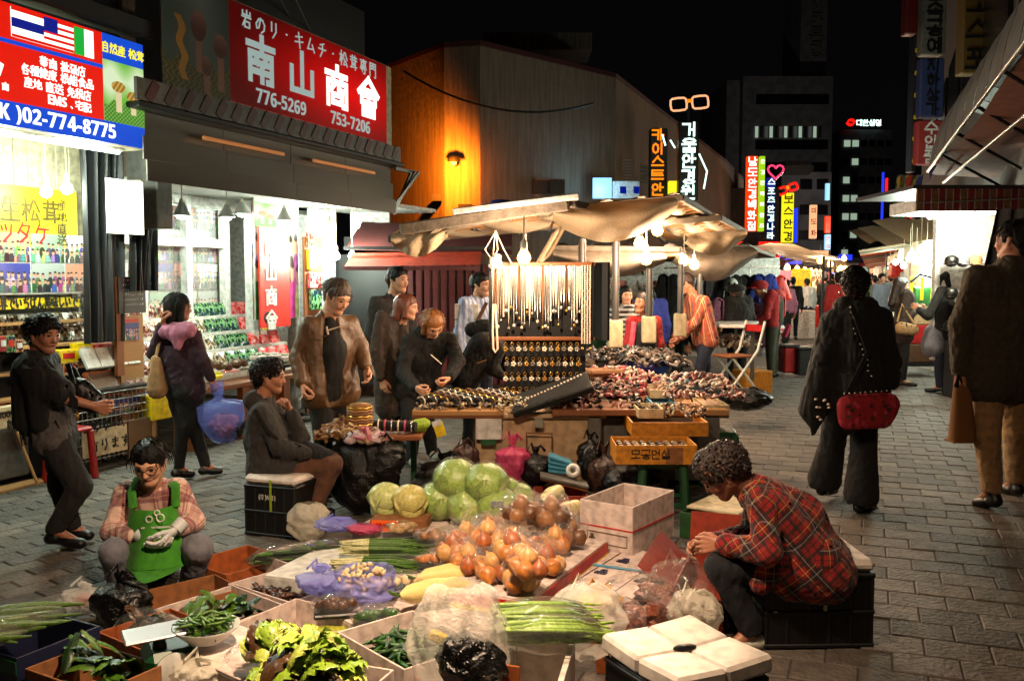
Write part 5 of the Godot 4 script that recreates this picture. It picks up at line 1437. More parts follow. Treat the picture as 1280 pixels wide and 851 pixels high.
	for i in 12:
		var d: float = 21.0 + i * 3.2
		var c = fthing(HERE, "goods_stall", "far goods stall, %s of the row on the east side" % nth(i), "stall", V(8.7 + (d - 21) * 0.39, 0, -d), "far goods stalls")
		part("table", B.new().box(V(0, 0.4, 0), V(1.0, 0.8, 2.2), Basis(V(0, 1, 0), -0.37), 0.02), ["plastic_cream", "cardboard", "banner_red", "carton_white"][i % 4], c)
		for k in 6: part("goods", B.new().box(V(rnd(-0.4, 0.4), 0.95 + rnd(0, 0.9), rnd(-0.9, 0.9)), V(0.3, 0.35, 0.3), Basis(V(0, 1, 0), rnd(0, 3)), 0.06), ["packet_0", "paint_white", "pink_cloth", "blue_cloth", "paint_yellow", "black_cloth", "banner_red", "packet_2"][(k * 3 + i) % 8], c)
		part("roof", B.new().box(V(0, 2.3, 0), V(1.5, 0.05, 2.6), Basis(V(0, 1, 0), -0.37) * Basis(V(0, 0, 1), 0.15)), ["tarp", "cloth_orange", "tarp_grey"][i % 3], c)
	# --- the far end: rows of canopies with warm bulbs
	for i in 8:
		var d: float = 24.0 + i * 4.5
		o = fthing(HERE, "stall_canopy", "small far market canopy, %s along the street's middle" % ["first", "second", "third", "fourth", "fifth", "sixth", "seventh", "last"][i], "canopy", V(6.3 + (d - 24) * 0.385, 0, -d), "far canopies down the street")
		part("tarpaulin", B.new().sheet(6, 4, func(u, v): return V((u - 0.5) * 3.4, 2.1 + 0.35 * sin(PI * u) + 0.05 * sin(u * 13 + i), (v - 0.5) * 3.0)), "tarp", o)
		for k in [-1, 1]: part("pole", B.new().bar(V(k * 1.4, 0, 1.2), V(k * 1.4, 2.15, 1.2), 0.05, 0.05), "iron", o)
		part("table", B.new().box(V(0, 0.4, 0.4), V(2.6, 0.8, 1.2), Basis.IDENTITY, 0.02), ["carton_white", "banner_red", "paint_yellow", "plastic_blue"][i % 4], o)
		for k in 7: part("goods", B.new().ball(V(rnd(-1.2, 1.2), 0.85, rnd(0.2, 0.9)), V(0.2, 0.12, 0.16), 8), ["packet_3", "packet_0", "paint_white", "banner_red", "packet_2"][(k + i) % 5], o)
		for k in 4: part("hung_goods", B.new().box(V(-1.2 + k * 0.8, 1.5, 0.1), V(0.5, 0.7, 0.08), Basis.IDENTITY, 0.03), ["packet_0", "paint_white", "pink_cloth", "blue_cloth", "paint_yellow"][(k * 3 + i) % 5], o)
		bulb(HERE, "warm bulb under the %s far canopy" % ["first", "second", "third", "fourth", "fifth", "sixth", "seventh", "last"][i], V(6.0 + (d - 24) * 0.385, 1.95, -d + 1.3), V(6.0 + (d - 24) * 0.385, 2.4, -d + 1.2), 5.0, WARM, "globe", "bulbs of the far canopies", 0.11)
func east_side():
	var o
	# --- dark sign covered facade
	o = fthing(EAST, "shop_building", "dark building on the east side behind the stacked upright signs", "building", V(-4, 0, -0.9))
	slab(o, "wall", "concrete_dark", V(-30, 0, -3.0), V(7, 12, -1.4))
	for i in 6: slab(o, "window_band", "tower_glass", V(-22 + i * 4, 4.6, -1.4), V(-19 + i * 4, 6.4, -1.34))
	var d = 17.0
	for e in [[V(6.974,5.925,-16.6), V(7.185,6.919,-16.6), "paint_darkred", "", "dull red sign box at the top of the stack", "ink_black"], [V(7.302,3.547,-17), V(7.394,6.312,-17), "paint_black", "무드진인삼나라", "narrow black sign with pale letters in the dark stack", "paint_yellow"], [V(7.341,5.611,-16.8), V(7.775,6.843,-16.8), "paint_grey", "민속공예", "grey sign with black letters above a blue one", "ink_black"], [V(7.346,4.508,-16.8), V(7.773,5.555,-16.8), "sign_dull_blue", "지하상가", "dim blue sign panel between grey and red ones", "ink_black"], [V(7.328,3.668,-16.8), V(7.78,4.452,-16.8), "sign_dull_red", "수입품", "dim red sign panel low in the stack", "paint_white"],
		[V(6.977,4.773,-14.5), V(7.39,6.068,-14.5), "sign_dull_ochre", "고스포", "dim ochre sign beside the corrugated awning", "ink_black"], [V(16.034,4.068,-40), V(16.046,6.155,-40), "neon_blue", "", "thin blue neon strip at the far corner", "ink_black"], [V(16.182,4.959,-40), V(16.225,5.916,-40), "neon_red", "", "thin red neon strip beside the blue one", "ink_black"]]:
		tall_sign(e[4], e[0], e[1], e[2], e[3], e[5], 0.5, 0.25, 0.0, "unlit signs on the east side")
	o = fthing(HERE, "patterned_banner", "colourful hanging cloth with a red zigzag above the far stalls", "banner", V(8.436,2.689,-20))
	part("cloth", B.new().sheet(14, 10, func(u, v): return V(8.124,2.724,-20) - base[o] + V(u * 0.55 + v * 0.18, v * 1.1, 0.05 * sin(u * 15))), "cloth_motley", o)
	part("zigzag", B.new().tube([V(8.371,3.188,-19.8) - base[o], V(8.477,3.069,-19.8) - base[o], V(8.411,3.002,-19.8) - base[o], V(8.551,2.9,-19.8) - base[o]], 0.03, 6), "neon_red", o)
	# --- corrugated awning over the lit stall
	o = fthing(HERE, "corrugated_awning", "grey corrugated awning on steel tubes jutting over the eastern stalls", "awning", V(4.132,2.527,-8))
	var p0 = V(5.371,2.991,-12)
	var p1 = V(3.541,3.327,-6.3)
	var p2 = V(5.839,3.833,-12.5)
	for i in 9:
		var t0 = i / 9.0
		var t1 = (i + 0.94) / 9.0
		part("corrugated_sheet", B.new().sheet(5, 6, func(u, v):
			var e = p0.lerp(p1, lerpf(t0, t1, u)) - base[o]
			return e + V(0.9, 0.72, -0.2) * v + V(-0.16, 0.36, 0) * sin(PI * v) + V(0, 0.03 * sin(PI * u), 0)), "awning_grey", o)
	part("edge_tube", B.new().tube([p0 - base[o], p1 - base[o]], 0.02, 8), "steel", o)
	part("edge_tube", B.new().tube([p0 - base[o] + V(0.3, -0.12, -0.2), p1 - base[o] + V(0.4, -0.25, -0.1)], 0.02, 8), "steel", o)
	part("under_cloth", B.new().sheet(10, 6, func(u, v): return p0.lerp(p1, u) - base[o] + V(0.1 + v * 1.6, -0.03 - v * 0.1 + 0.05 * sin(u * 9), -0.1)), "cloth_rust", o)
	for i in 4: part("brace", B.new().tube([p0.lerp(p1, 0.2 + i * 0.2) - base[o], p0.lerp(p1, 0.1 + i * 0.2) - base[o] + V(1.5, -0.55, -0.2)], 0.018, 6), "iron", o)
	o = fthing(HERE, "striped_awning", "dark red striped awning edge above the bright hat stall", "awning", V(4.674,2.315,-9.5))
	for i in 17: slab(o, "stripe", "paint_darkred" if i % 2 else "paint_brown", V(4.185,2.306,-9.6) + V(i * 0.075, 0, -rnd(0, 0.004)), V(4.178,2.536,-9.6) + V(i * 0.075 + 0.073, 0, 0.03))
	slab(o, "top_sheet", "paint_slate", V(4.154,2.536,-9.6), V(5.459,2.577,-9.6) + V(0, 0, -1.6))
	part("rail", B.new().tube([V(4.139,2.381,-9.5) - base[o], V(5.408,2.437,-9.5) - base[o]], 0.008, 6), "steel", o)
	# --- the bright stall behind
	o = fthing(HERE, "market_stall", "brightly lit stall of hats beside the black curtain", "stall", V(5.678,0.387,-11.5))
	slab(o, "back_wall", "paint_white", V(5.601,0.526,-12.2), V(6.55,2.513,-12.2) + V(0, 0, -0.1))
	slab(o, "ceiling", "paint_white", V(4.976,2.425,-11) , V(6.548,2.576,-12.2))
	slab(o, "counter", "paint_slate", V(5.613,0.005,-11.2), V(6.451,0.813,-11.9))
	for r in 3: slab(o, "shelf", "steel", V(5.746,0.852,-12.1) + V(0, r * 0.42, 0), V(6.377,0.884,-12.1) + V(0, r * 0.42, 0.25))
	for i in 11:
		var at: Vector3 = V(5.682,0.945,-11.95) + V((i % 4) * 0.14, int(i / 4) * 0.42, rnd(0, 0.1))
		var c = fthing(HERE, "hat", "%s hat on the bright stall's shelves, place %s" % [["black", "grey", "tan", "dark brown"][i % 4], ["one", "two", "three"][int(i / 4)]], "hat", at, "hats on the bright stall")
		part("crown", B.new().ball(V(0, 0.05, 0), V(0.09, 0.08, 0.1), 10), ["leather_black", "light_grey", "khaki", "brown_cloth"][i % 4], c)
		part("brim", B.new().ball(V(0, 0.01, 0.04), V(0.13, 0.012, 0.14), 12), ["leather_black", "light_grey", "khaki", "brown_cloth"][i % 4], c)
	omni(V(5.52,2.181,-11.4), 3.5, Color(1.0, 0.97, 0.85), 0.1)
	for i in 2:
		o = fthing(HERE, "tube_lamp", ["glowing tube lamp under the bright stall's roof", "second tube lamp at the bright stall's far side"][i], "lamp", V(5.365,2.396,-11.4) + V(i * 0.35, 0, 0), "tube lamps of the bright stall")
		part("lamp_tube", B.new().tube([V(0, 0, -0.5), V(0, 0, 0.5)], 0.03, 8), "glow_cool", o)
		part("lamp_holder", B.new().box(V(0, 0.05, 0), V(0.05, 0.04, 1.1)), "paint_white", o)
	o = fthing(HERE, "curtain", "black cloth drawn diagonally across the stall behind the man in khaki", "curtain", V(4.798,0.655,-9))
	part("cloth", B.new().sheet(20, 10, func(u, v): return V(4.42,0.892,-9).lerp(V(4.684,2.287,-9), v).lerp(V(4.983,0.94,-8.4).lerp(V(4.93,2.242,-8.4), v), u) - base[o] + V(0, 0, 0.06 * sin(u * 25 + v * 2))), "cloth_black2", o)
	# --- stalls farther along
	for e in [[V(6.359,2.188,-14), 0.0, "yellow and white awning slanting over lit racks", "tarp"], [V(7.602,2.273,-18), 0.0, "pale awning farther up the east side", "tarp"], [V(9.951,2.57,-25), 0.0, "small far awning by the black umbrella", "tarp"]]:
		o = fthing(HERE, "stall_awning", e[2], "awning", e[0], "awnings along the east side")
		part("tarpaulin", B.new().sheet(6, 3, func(u, v): return V(0.1 + u * 1.2 , v * 0.45 + 0.04 * sin(u * 12), -v * 1.6 + (u - 0.5) * 2.0)), e[3], o)
		part("pole", B.new().bar(V(0.5, -2.2, 0), V(0.5, 0.1, 0), 0.04, 0.04), "iron", o)
	for i in 64:
		var dd: float = rnd(13.0, 30.0)
		var at = V(6.5 + (dd - 13.0) * 0.37 + rnd(-0.35, 0.25), rnd(0.6, 2.2), -dd)
		o = fthing(HERE, "hanging_bag", "%s among the lit east racks, %s counted up the street" % [["black handbag", "white bag", "red purse", "tan bag", "blue bag", "grey pouch"][i % 6], nth(int(i / 6))], "bag", at, "goods hanging on east racks")
		part("pouch", B.new().box(V(0, 0, 0), V(0.22, 0.26, 0.1), Basis(V(0, 1, 0), rnd(-0.6, 0.6)), 0.04), ["leather_black", "paint_white", "banner_red", "khaki", "blue_cloth", "light_grey"][i % 6], o)
		part("strap", B.new().tube([V(-0.07, 0.12, 0), V(0, 0.28, 0), V(0.07, 0.12, 0)], 0.01, 5), "leather_black", o)
	for i in 9:
		var at: Vector3 = [V(5.762,2.013,-13), V(6.138,1.874,-14), V(5.845,1.901,-13), V(6.471,1.931,-15), V(7.22,1.841,-17), V(7.903,1.932,-19), V(6.495,1.996,-15), V(9.021,1.848,-22), V(6.266,1.644,-14)][i]
		bulb(HERE, "%s glaring bulb among the east racks" % ["first", "second", "third", "fourth", "fifth", "sixth", "seventh", "eighth", "ninth"][i], at, at + V(0, 0.5, 0), 1.6, COOL, "globe", "bulbs of the east racks", 0.06)
	o = fthing(HERE, "rack_wall", "long lit rack wall of the east side stalls", "rack", V(6.673,0.406,-15))
	for i in 7: slab(o, "rack_panel", ["paint_white", "plastic_cream", "packet_0"][i % 3], V(6.9 + i * 0.8, 0.0, -13.5 - i * 2.2), V(7.0 + i * 0.8, 2.4, -15.6 - i * 2.2))
	o = fthing(HERE, "umbrella", "black umbrella open above the far stalls", "umbrella", V(9.743,1.662,-24))
	part("canopy", B.new().lathe([V2(0.75, 0.62), V2(0.5, 0.82), V2(0.2, 0.92), V2(0.01, 0.95)], 8), "leather_black", o)
	part("pole", B.new().bar(V(0, -1.2, 0), V(0, 0.95, 0), 0.03, 0.03), "iron", o)
	# --- trolley stacked with crates
	o = fthing(HERE, "goods_trolley", "trolley stacked with crates behind the two chatting women", "trolley", V(6.259,0.303,-14))
	slab(o, "deck", "iron", V(6.064,0.266,-14), V(6.576,0.315,-14) + V(0, 0, -0.8))
	for i in 4: slab(o, "crate", ["paint_brown", "plastic_red", "khaki", "paint_green"][i], V(6.087,0.315,-14) + V(0.02 * i, i * 0.29, -0.05), V(6.493,0.609,-14) + V(0, i * 0.29, -0.7), 0.02)
	cord(o, [V(6.019,1.56,-13.9), V(6.149,1.668,-13.9), V(6.343,1.62,-13.9), V(6.425,1.319,-13.9)], 0.02, "iron")
	for i in 3: slab(o, "strap_band", "paint_yellow", V(6.028,1.282,-13.93) + V(i * 0.16, 0, 0), V(6.039,1.632,-13.95) + V(i * 0.16 + 0.03, 0, 0))
# a soft bag: a knotted or open sack with creases
func sack(w: float, h: float, d: float, sd: int, pinch = 0.75, open = false, crease = 0.16) -> B:
	nz.seed = sd
	var b = B.new()
	b.sheet(36, 24, func(u, v):
		var a = u * TAU
		var r = sqrt(clampf(sin(PI * clampf(v * 0.9 + 0.02, 0.0, 1.0)), 0.0, 1.0)) if not open else clampf(v * 5.0, 0.0, 1.0) * (1.0 - 0.12 * v)
		if v > pinch and not open: r *= lerpf(1.0, 0.16, smoothstep(pinch, pinch + 0.12, v)) + maxf(0.0, v - pinch - 0.14) * 1.8
		var k = 1.0 + crease * 1.4 * (absf(nz.get_noise_3d(cos(a) * 130, v * 190, sin(a) * 130)) * 2.0 - 0.5) + crease * 0.45 * sin(a * 11.0 + v * 5.0) * v
		return V(cos(a) * r * w * 0.5 * k, h * (v + 0.05 * nz.get_noise_2d(a * 60, v * 200)), sin(a) * r * d * 0.5 * k))
	return b
func bag(label, at, w, h, d, m, sd, pinch = 0.75, group = "", called = "plastic_bag", turn = 0.0):
	var o = thing(called, label, "bag", at, turn, group)
	part("sack", sack(w, h, d, sd, pinch), m, o)
	if pinch < 0.95:
		for k in 2: part("handle", B.new().tube([V(-0.05 * w, h * 0.9, 0), V((k - 0.5) * 0.25 * w, h * 1.07, (k - 0.5) * 0.1), V((k - 0.5) * 0.5 * w, h * 0.92, 0.02)], 0.012, 6, true, 0.4), m, o)
	return o
# a carton or tray from three corners of its rim: near left, near right, far right
func tray(label, a, b, c, h, m, called = "carton", group = "", thick = 0.008, inner = "", cat = "box"):
	var u: Vector3 = b - a
	u.y = 0
	var v: Vector3 = c - b
	var w = u.length()
	u /= w
	var z = u.cross(V(0, 1, 0))
	var d = absf(v.dot(z))
	var mid: Vector3 = (a + b) / 2.0 - z * d / 2.0
	var o = thing(called, label, cat, V(mid.x, (a.y + b.y) / 2.0 - h, mid.z), 0.0, group)
	o.transform.basis = Basis(u, V(0, 1, 0), z)
	if inner == "": inner = m
	for k in [-1, 1]:
		part("side", B.new().box(V(0, h / 2, k * (d - thick) / 2), V(w, h, thick), Basis.IDENTITY, 0.002), m, o)
		part("end", B.new().box(V(k * (w - thick) / 2, h / 2, 0), V(thick, h, d - thick * 2), Basis.IDENTITY, 0.002), m, o)
	part("bottom", B.new().box(V(0, thick, 0), V(w - thick * 2, thick, d - thick * 2)), inner, o)
	o.set_meta("w", w)
	o.set_meta("d", d)
	return o
func stuff(called, label, b, m, at, cat = "goods"):
	var o = MeshInstance3D.new()
	o.mesh = b.mesh()
	o.material_override = M[m] if m is String else m
	o.position = at
	put(o, called, self)
	return tag(o, label, cat, "", "stuff")
# a heap of small trinkets, counted by nobody
func heap(label, a: Vector3, b: Vector3, n, cols: Array, size = 0.03, rise = 0.05, called = "trinkets"):
	var q = B.new()
	var w: Vector3 = b - a
	for i in n:
		var u = rnd(0, 1)
		var v = rnd(0, 1)
		q.tint(cols[rg.randi() % cols.size()].srgb_to_linear() * rnd(0.6, 1.1))
		var p = V(w.x * u, w.y * v + rise * sin(PI * u) * sin(PI * clampf(v, 0.08, 0.92)) * rnd(0.6, 1.1) + 0.004, w.z * v)
		var bs = Basis(V(rnd(-1, 1), rnd(-1, 1), rnd(-1, 1)).normalized(), rnd(0, 3))
		match rg.randi() % 3:
			0: q.box(p, V(size * 2.2, size * 0.5, size * 0.9), bs)
			1: q.ball(p, V(size, size * 0.5, size * 0.8), 6, bs)
			2: q.tube([p + bs.x * size * 1.3, p + bs.y * size * 0.6, p - bs.x * size * 1.3], size * 0.3, 5)
	return stuff(called, label, q, "painted", a)
func bar_part(o, called, m, a, b, w, d): return part(called, B.new().bar(a - o.position, b - o.position, w, d, minf(w, d) * 0.15), m, o)
func canopy(label, a, b, c, d, sag, m, slats = 7, group = "tarpaulin roofs of the stalls"):
	var mid: Vector3 = (a + b + c + d) / 4.0
	var o = thing("stall_canopy", label, "canopy", mid, 0.0, group)
	nz.seed = int(mid.x * 100)
	part("tarpaulin", B.new().sheet(24, 18, func(u, v):
		var p = a.lerp(b, u).lerp(d.lerp(c, u), v)
		return p - mid + V(0, 0.03 + sag * sin(u * PI * slats) * 0.12 - sag * sin(PI * u) * sin(PI * v) * 0.3 + 0.012 * nz.get_noise_2d(u * 160, v * 160), 0)), m, o)
	for i in slats:
		var t = (i + 0.5) / slats
		bar_part(o, "roof_slat", "wood_pale", a.lerp(d, t), b.lerp(c, t), 0.05, 0.025)
	for e in [[a, b], [b, c], [c, d], [d, a]]: bar_part(o, "roof_edge", "tarp_grey", e[0], e[1], 0.05, 0.06)
	return o
func drape(o, a, b, drop, bulge, m = "tarp"):
	nz.seed = int(a.x * 77)
	return part("hanging_tarp", B.new().sheet(26, 12, func(u, v): return a.lerp(b, u) - o.position + V(0, -drop * v * (0.35 + 0.9 * sin(PI * clampf(u * 0.9 + 0.05, 0, 1))), bulge * sin(PI * v) + 0.03 * sin(u * 17.0 + v * 3.0) * v + 0.03 * nz.get_noise_2d(u * 200, v * 120))), m, o)
func pole(label, foot, top, group = "ribbed poles of the stalls", sleeve = false):
	var o = thing("canopy_pole", label, "pole", foot, 0.0, group)
	var prof = []
	var h: float = top.y - foot.y
	for i in 60: prof.append(V2(0.031 + (0.005 if i % 2 else 0.0), h * i / 59.0))
	part("ribbed_tube", B.new().lathe(prof, 10), "pole_rib", o)
	if sleeve: part("sleeve", B.new().box(V(0, 0.12, 0), V(0.13, 0.25, 0.1), Basis.IDENTITY, 0.012), "plastic_cream", o)
	return o
func garment(label, at, w, h, m, group = "clothes hung along the bright stall"):
	var o = thing("hanging_shirt", label, "shirt", at, 0.0, group)
	var s = Sdf.new()
	s.round_k = 0.03
	s.noise = nz
	s.folds = 0.012
	s.fold_scale = V(1100, 300, 1100)
	s.bone(V(-w * 0.22, -0.08, 0), V(-w * 0.22, -h, 0), w * 0.24, w * 0.27, 0.04, V(1, 1, 2.2))
	s.bone(V(w * 0.22, -0.08, 0), V(w * 0.22, -h, 0), w * 0.24, w * 0.27, 0.04, V(1, 1, 2.2))
	for k in [-1, 1]: s.bone(V(k * w * 0.3, -0.07, 0), V(k * w * 0.62, -h * 0.6, 0), w * 0.16, w * 0.13, 0.04, V(1, 1, 1.7))
	var b = B.new()
	s.into(b, 0.028)
	part("cloth", b, m, o)
	part("hanger", B.new().tube([V(0, 0.0, 0), V(0, 0.1, 0), V(0.03, 0.13, 0), V(0, 0.16, 0)], 0.006, 5), "steel", o)
	return o
func stalls():
	var o
	var b
	# --- the maroon building behind
	o = fthing(HERE, "shuttered_shop", "maroon shuttered shop with an orange striped awning behind the young shoppers", "building", V(-1.471,0.016,-12))
	slab(o, "shutter", "paint_darkred", V(-1.515,0.204,-12.2), V(0,1.799,-12.2) + V(0, 0, -0.1))
	for i in 14: slab(o, "shutter_rib", "paint_darkred", V(-1.484,0.214,-12.12) + V(i * 0.11, 0, 0), V(-1.408,1.798,-12.12) + V(i * 0.11, 0, 0.03), 0.006)
	slab(o, "doorway", "paint_black", V(-2.842,0.17,-12.5), V(-1.516,1.933,-12.5) + V(0, 0, -0.1))
	slab(o, "post", "paint_slate", V(-1.545,0.216,-12.1), V(-1.447,1.798,-12.1) + V(0, 0, 0.1))
	part("awning_cloth", B.new().sheet(20, 8, func(u, v): return V(-2.036,1.959,-11.2).lerp(V(0,1.901,-11.2), u) - base[o] + V(0, 0.42 * v, -1.4 * v + 0.02 * sin(u * 40))), "cloth_maroon", o)
	part("awning_cloth", B.new().sheet(20, 6, func(u, v): return V(-1.93,1.748,-10.6).lerp(V(-0.367,1.767,-10.6), u) - base[o] + V(0, 0.17 * v, -0.6 * v + 0.01 * sin(u * 40))), "cloth_orange", o)
	slab(o, "awning_rail", "iron", V(-2.018,1.956,-11.1), V(0,1.994,-11.1) + V(0, 0, 0.04))
	slab(o, "awning_rail", "paint_darkred", V(-1.93,1.703,-10.6), V(-0.368,1.748,-10.6) + V(0, 0, 0.03))
	slab(o, "parapet", "paint_white", V(-2.202,2.153,-12.6), V(-1.675,2.542,-12.6) + V(0, 0, -0.1))
	slab(o, "upper_wall", "paint_slate", V(-2.327,2.007,-12.8), V(0,2.183,-12.8) + V(0, 0, -0.1))
	for i in 3:
		o = fthing(HERE, "goods_carton", ["white carton with green print, bottom of a stack of three", "white carton with green print, middle of a stack of three", "white carton with green print, topmost of a stack of three"][i], "box", V(-0.554,0.867,-9.2) + V(0, i * 0.165, 0), "white cartons with green print")
		part("carton", B.new().box(V(0.1, 0.08, -0.12), V(0.24, 0.158, 0.24), Basis.IDENTITY, 0.004), "paint_white", o)
		part("printed_mark", write("피", 0.06, 0.14), "paint_green", o, Transform3D(Basis.IDENTITY, V(0.03, 0.05, 0.001)))
		part("printed_mark", write("피", 0.06, 0.14), "paint_green", o, Transform3D(Basis.IDENTITY, V(0.1, 0.05, 0.001)))
	# --- roofs
	o = canopy("front tarpaulin roof with a long grey beam over the necklace board", V(-0.92,1.916,-7), V(0.435,2.18,-7), V(1.327,2.24,-9.6), V(-0.664,2.042,-9.6), 0.25, "tarp")
	bar_part(o, "beam", "tarp_grey", V(-0.839,1.979,-6.93), V(0.419,2.163,-6.93), 0.07, 0.09)
	bar_part(o, "top_board", "paint_white", V(-0.442,2.11,-7.02), V(0.496,2.224,-7.02), 0.3, 0.045)
	drape(o, V(-0.902,1.944,-6.95), V(-0.481,2.01,-6.95), 0.16, 0.06)
	part("tie", B.new().sheet(6, 4, func(u, v): return V(-0.657,1.912,-6.9).lerp(V(-0.525,2.019,-6.9), v) - o.position + V(u * 0.05, 0, 0)), "tarp", o)
	part("blue_rag", sack(0.16, 0.06, 0.1, 3, 0.9), "blue_cloth", o, Transform3D(Basis.IDENTITY, V(-0.085,2.15,-7) - o.position))
	for e in [[V(-0.448,2.022,-7.4), V(-0.29,2.134,-8.4)], [V(-0.328,2.02,-7.6), V(-0.243,2.053,-8.8)], [V(-0.252,2.042,-7.3), V(-0.142,2.122,-8.2)]]: bar_part(o, "strut", "iron", e[0], e[1], 0.025, 0.02)
	o = canopy("second tarpaulin roof with bare slats and a big beige fold in front", V(0.394,2.176,-7.6), V(1.499,2.326,-8.2), V(2.307,2.314,-10.6), V(1.191,2.178,-10.6), 0.2, "tarp")
	drape(o, V(0.324,2.195,-7.5), V(1.307,2.272,-7.5), 0.26, 0.22)
	part("corner_flap", B.new().sheet(8, 6, func(u, v): return V(0.324,1.976,-7.5).lerp(V(0.492,2.118,-7.5), u) - o.position + V(-0.18 * v, -0.32 * v, 0.05 * sin(u * 6))), "tarp", o)
	bar_part(o, "black_strap", "paint_black", V(0.298,1.989,-7.5), V(0.375,2.169,-7.5), 0.1, 0.02)
	o = canopy("third tarpaulin roof above the striped shirt man, slatted underside showing", V(1.348,2.163,-9.4), V(2.201,2.253,-9.8), V(3.131,2.23,-12.4), V(2.038,2.123,-12.4), 0.2, "tarp")
	drape(o, V(1.793,2.076,-9.6), V(2.457,2.127,-9.8), 0.2, 0.16)
	o = canopy("fourth grey tarpaulin roof sagging toward the upright signs", V(2.091,1.968,-11.5), V(3.064,2.024,-12), V(4.262,1.97,-15), V(2.859,1.905,-15), 0.25, "tarp_grey")
	drape(o, V(1.974,1.984,-11.4), V(3.064,2.017,-11.8), 0.34, 0.3, "tarp_grey")
	o = canopy("low tarpaulin sheet slung behind the necklace board", V(0.424,1.933,-9.8), V(1.782,1.916,-9.8), V(2.383,1.858,-12.5), V(0.65,1.89,-12.5), 0.3, "tarp_grey")
	drape(o, V(0.42,1.913,-9.7), V(1.596,1.88,-9.7), 0.22, 0.2, "tarp_grey")
	# --- poles, wires, bulbs
	pole("ribbed pole behind the front roof's beam", V(0.107,1.062,-8.8), V(0.091,2.219,-8.8))
	pole("ribbed pole just behind the necklace board", V(0.629,1.093,-8.3), V(0.603,1.971,-8.3))
	pole("ribbed pole in a cream sleeve nearest the striped blouse", V(0.922,0.999,-8.2), V(0.865,2.009,-8.2), "ribbed poles of the stalls", true)
	pole("ribbed pole in a cream sleeve by the red vest", V(1.282,1.014,-8.6), V(1.223,1.709,-8.6), "ribbed poles of the stalls", true)
	pole("pole in a cream sleeve beside the striped shirt man's hands", V(1.83,0.985,-10), V(1.803,1.767,-10), "ribbed poles of the stalls", true)
	pole("pole rising behind the striped shirt man's head", V(2.324,0.897,-11.4), V(2.292,1.837,-11.4))
	o = thing("power_socket", "white bunch of power sockets dangling on looped cords by the necklace board", "socket", V(-0.146,1.735,-7))
	for i in 4: part("plug", B.new().box(V(rnd(-0.04, 0.04), rnd(-0.05, 0.04), rnd(-0.03, 0.03)), V(0.06, 0.06, 0.05), Basis(V(1, 1, 0).normalized(), rnd(0, 2)), 0.012), "socket", o)
	for e in [[V(-0.206,1.832,-7), V(-0.127,1.964,-7)], [V(-0.139,1.844,-7), V(-0.127,1.976,-7)], [V(-0.109,1.832,-7), V(-0.121,1.976,-7)]]: cord(o, [V(-0.146,1.747,-7) - o.position, e[0] - o.position, e[1] - o.position], 0.005)
	cord(o, [V(-0.121,1.964,-7) - o.position, V(-0.061,1.832,-7) - o.position, V(0,1.723,-7) - o.position], 0.005)
	var bl = [[V(0.086,1.763,-6.62), 2.6, "glaring bulb at the top edge of the necklace board"], [V(1.052,1.902,-7.6), 1.8, "bulb on a straight wire above the sleeved poles"], [V(1.121,1.773,-7.7), 1.6, "second bulb just under the straight wire one"], [V(1.975,1.812,-10.6), 1.5, "bulb before the hanging clothes"], [V(2.154,1.771,-10.9), 1.2, "bulb nearest the striped shirt man's hair"], [V(1.027,2.075,-8.8), 2.8, "bulb half hidden by the second roof's fold"], [V(1.479,2.098,-9.4), 3.2, "bulb shining on the third roof's underside"], [V(3.31,1.971,-14), 3.0, "white bulb over the skull print shirt"], [V(4.833,1.87,-17), 3.0, "bulb at the clothes stall's end"]]
	for e in bl: bulb(HERE, e[2], e[0], e[0] + V(0, 0.3, 0.0), e[1], WARM, "globe", "bulbs under the tarpaulins", 0.05 if e[0].z > -8 else 0.06)
	bulb(HERE, "shaded bulb slung over the vegetable cartons", V(-0.3, 2.8, -2.7), V(-0.3, 3.4, -2.7), 0.0, WARM, "shade", "bulbs under the tarpaulins", 0.05)
	var sp = SpotLight3D.new()
	sp.light_color = WARM
	sp.light_energy = 23.0
	sp.spot_angle = 54.0
	sp.spot_angle_attenuation = 1.0
	sp.spot_range = 30.0
	sp.light_size = 0.05
	sp.shadow_enabled = true
	put(sp, "shade_light", self)
	sp.look_at_from_position(V(-0.3, 2.73, -2.7), V(-0.6, 0.2, -4.3))
	bulb(HERE, "bulb slung near the stacked cartons", V(1.1, 2.95, -2.6), V(1.1, 3.4, -2.6), 2.4, WARM, "globe", "bulbs under the tarpaulins", 0.05)
	# --- the necklace board
	o = thing("display_board", "tall black display board hung with necklaces and charms", "display board", V(0.249,0.546,-7.1))
	b = V(-0.167,1.169,-7.1)
	var c = V(0.621,1.724,-7.1)
	part("backing", B.new().box(V((b.x + c.x) / 2, (c.y + 1.16) / 2, b.z - 0.03) - o.position, V(c.x - b.x, c.y - 1.14, 0.03)), "velvet", o)
	for y in [c.y, 1.15]: part("frame_rail", B.new().box(V((b.x + c.x) / 2, y, b.z) - o.position, V(c.x - b.x + 0.04, 0.03, 0.05), Basis.IDENTITY, 0.005), "wood", o)
	for x in [b.x, c.x]: part("frame_post", B.new().box(V(x, (c.y + 1.15) / 2, b.z) - o.position, V(0.025, c.y - 1.12, 0.05), Basis.IDENTITY, 0.005), "paint_black", o)
	part("lower_board", B.new().box(V(0.0, 0.2, -0.02), V(0.62, 0.62, 0.03)), "velvet", o, Transform3D(Basis.IDENTITY, V(0.261,0.734,-7.1) - o.position))
	part("side_flap", B.new().box(Vector3.ZERO, V(0.02, c.y - 1.12, 0.3), Basis(V(0, 1, 0), 0.5)), "velvet", o, Transform3D(Basis.IDENTITY, V(c.x + 0.05, (c.y + 1.15) / 2, b.z - 0.1) - o.position))
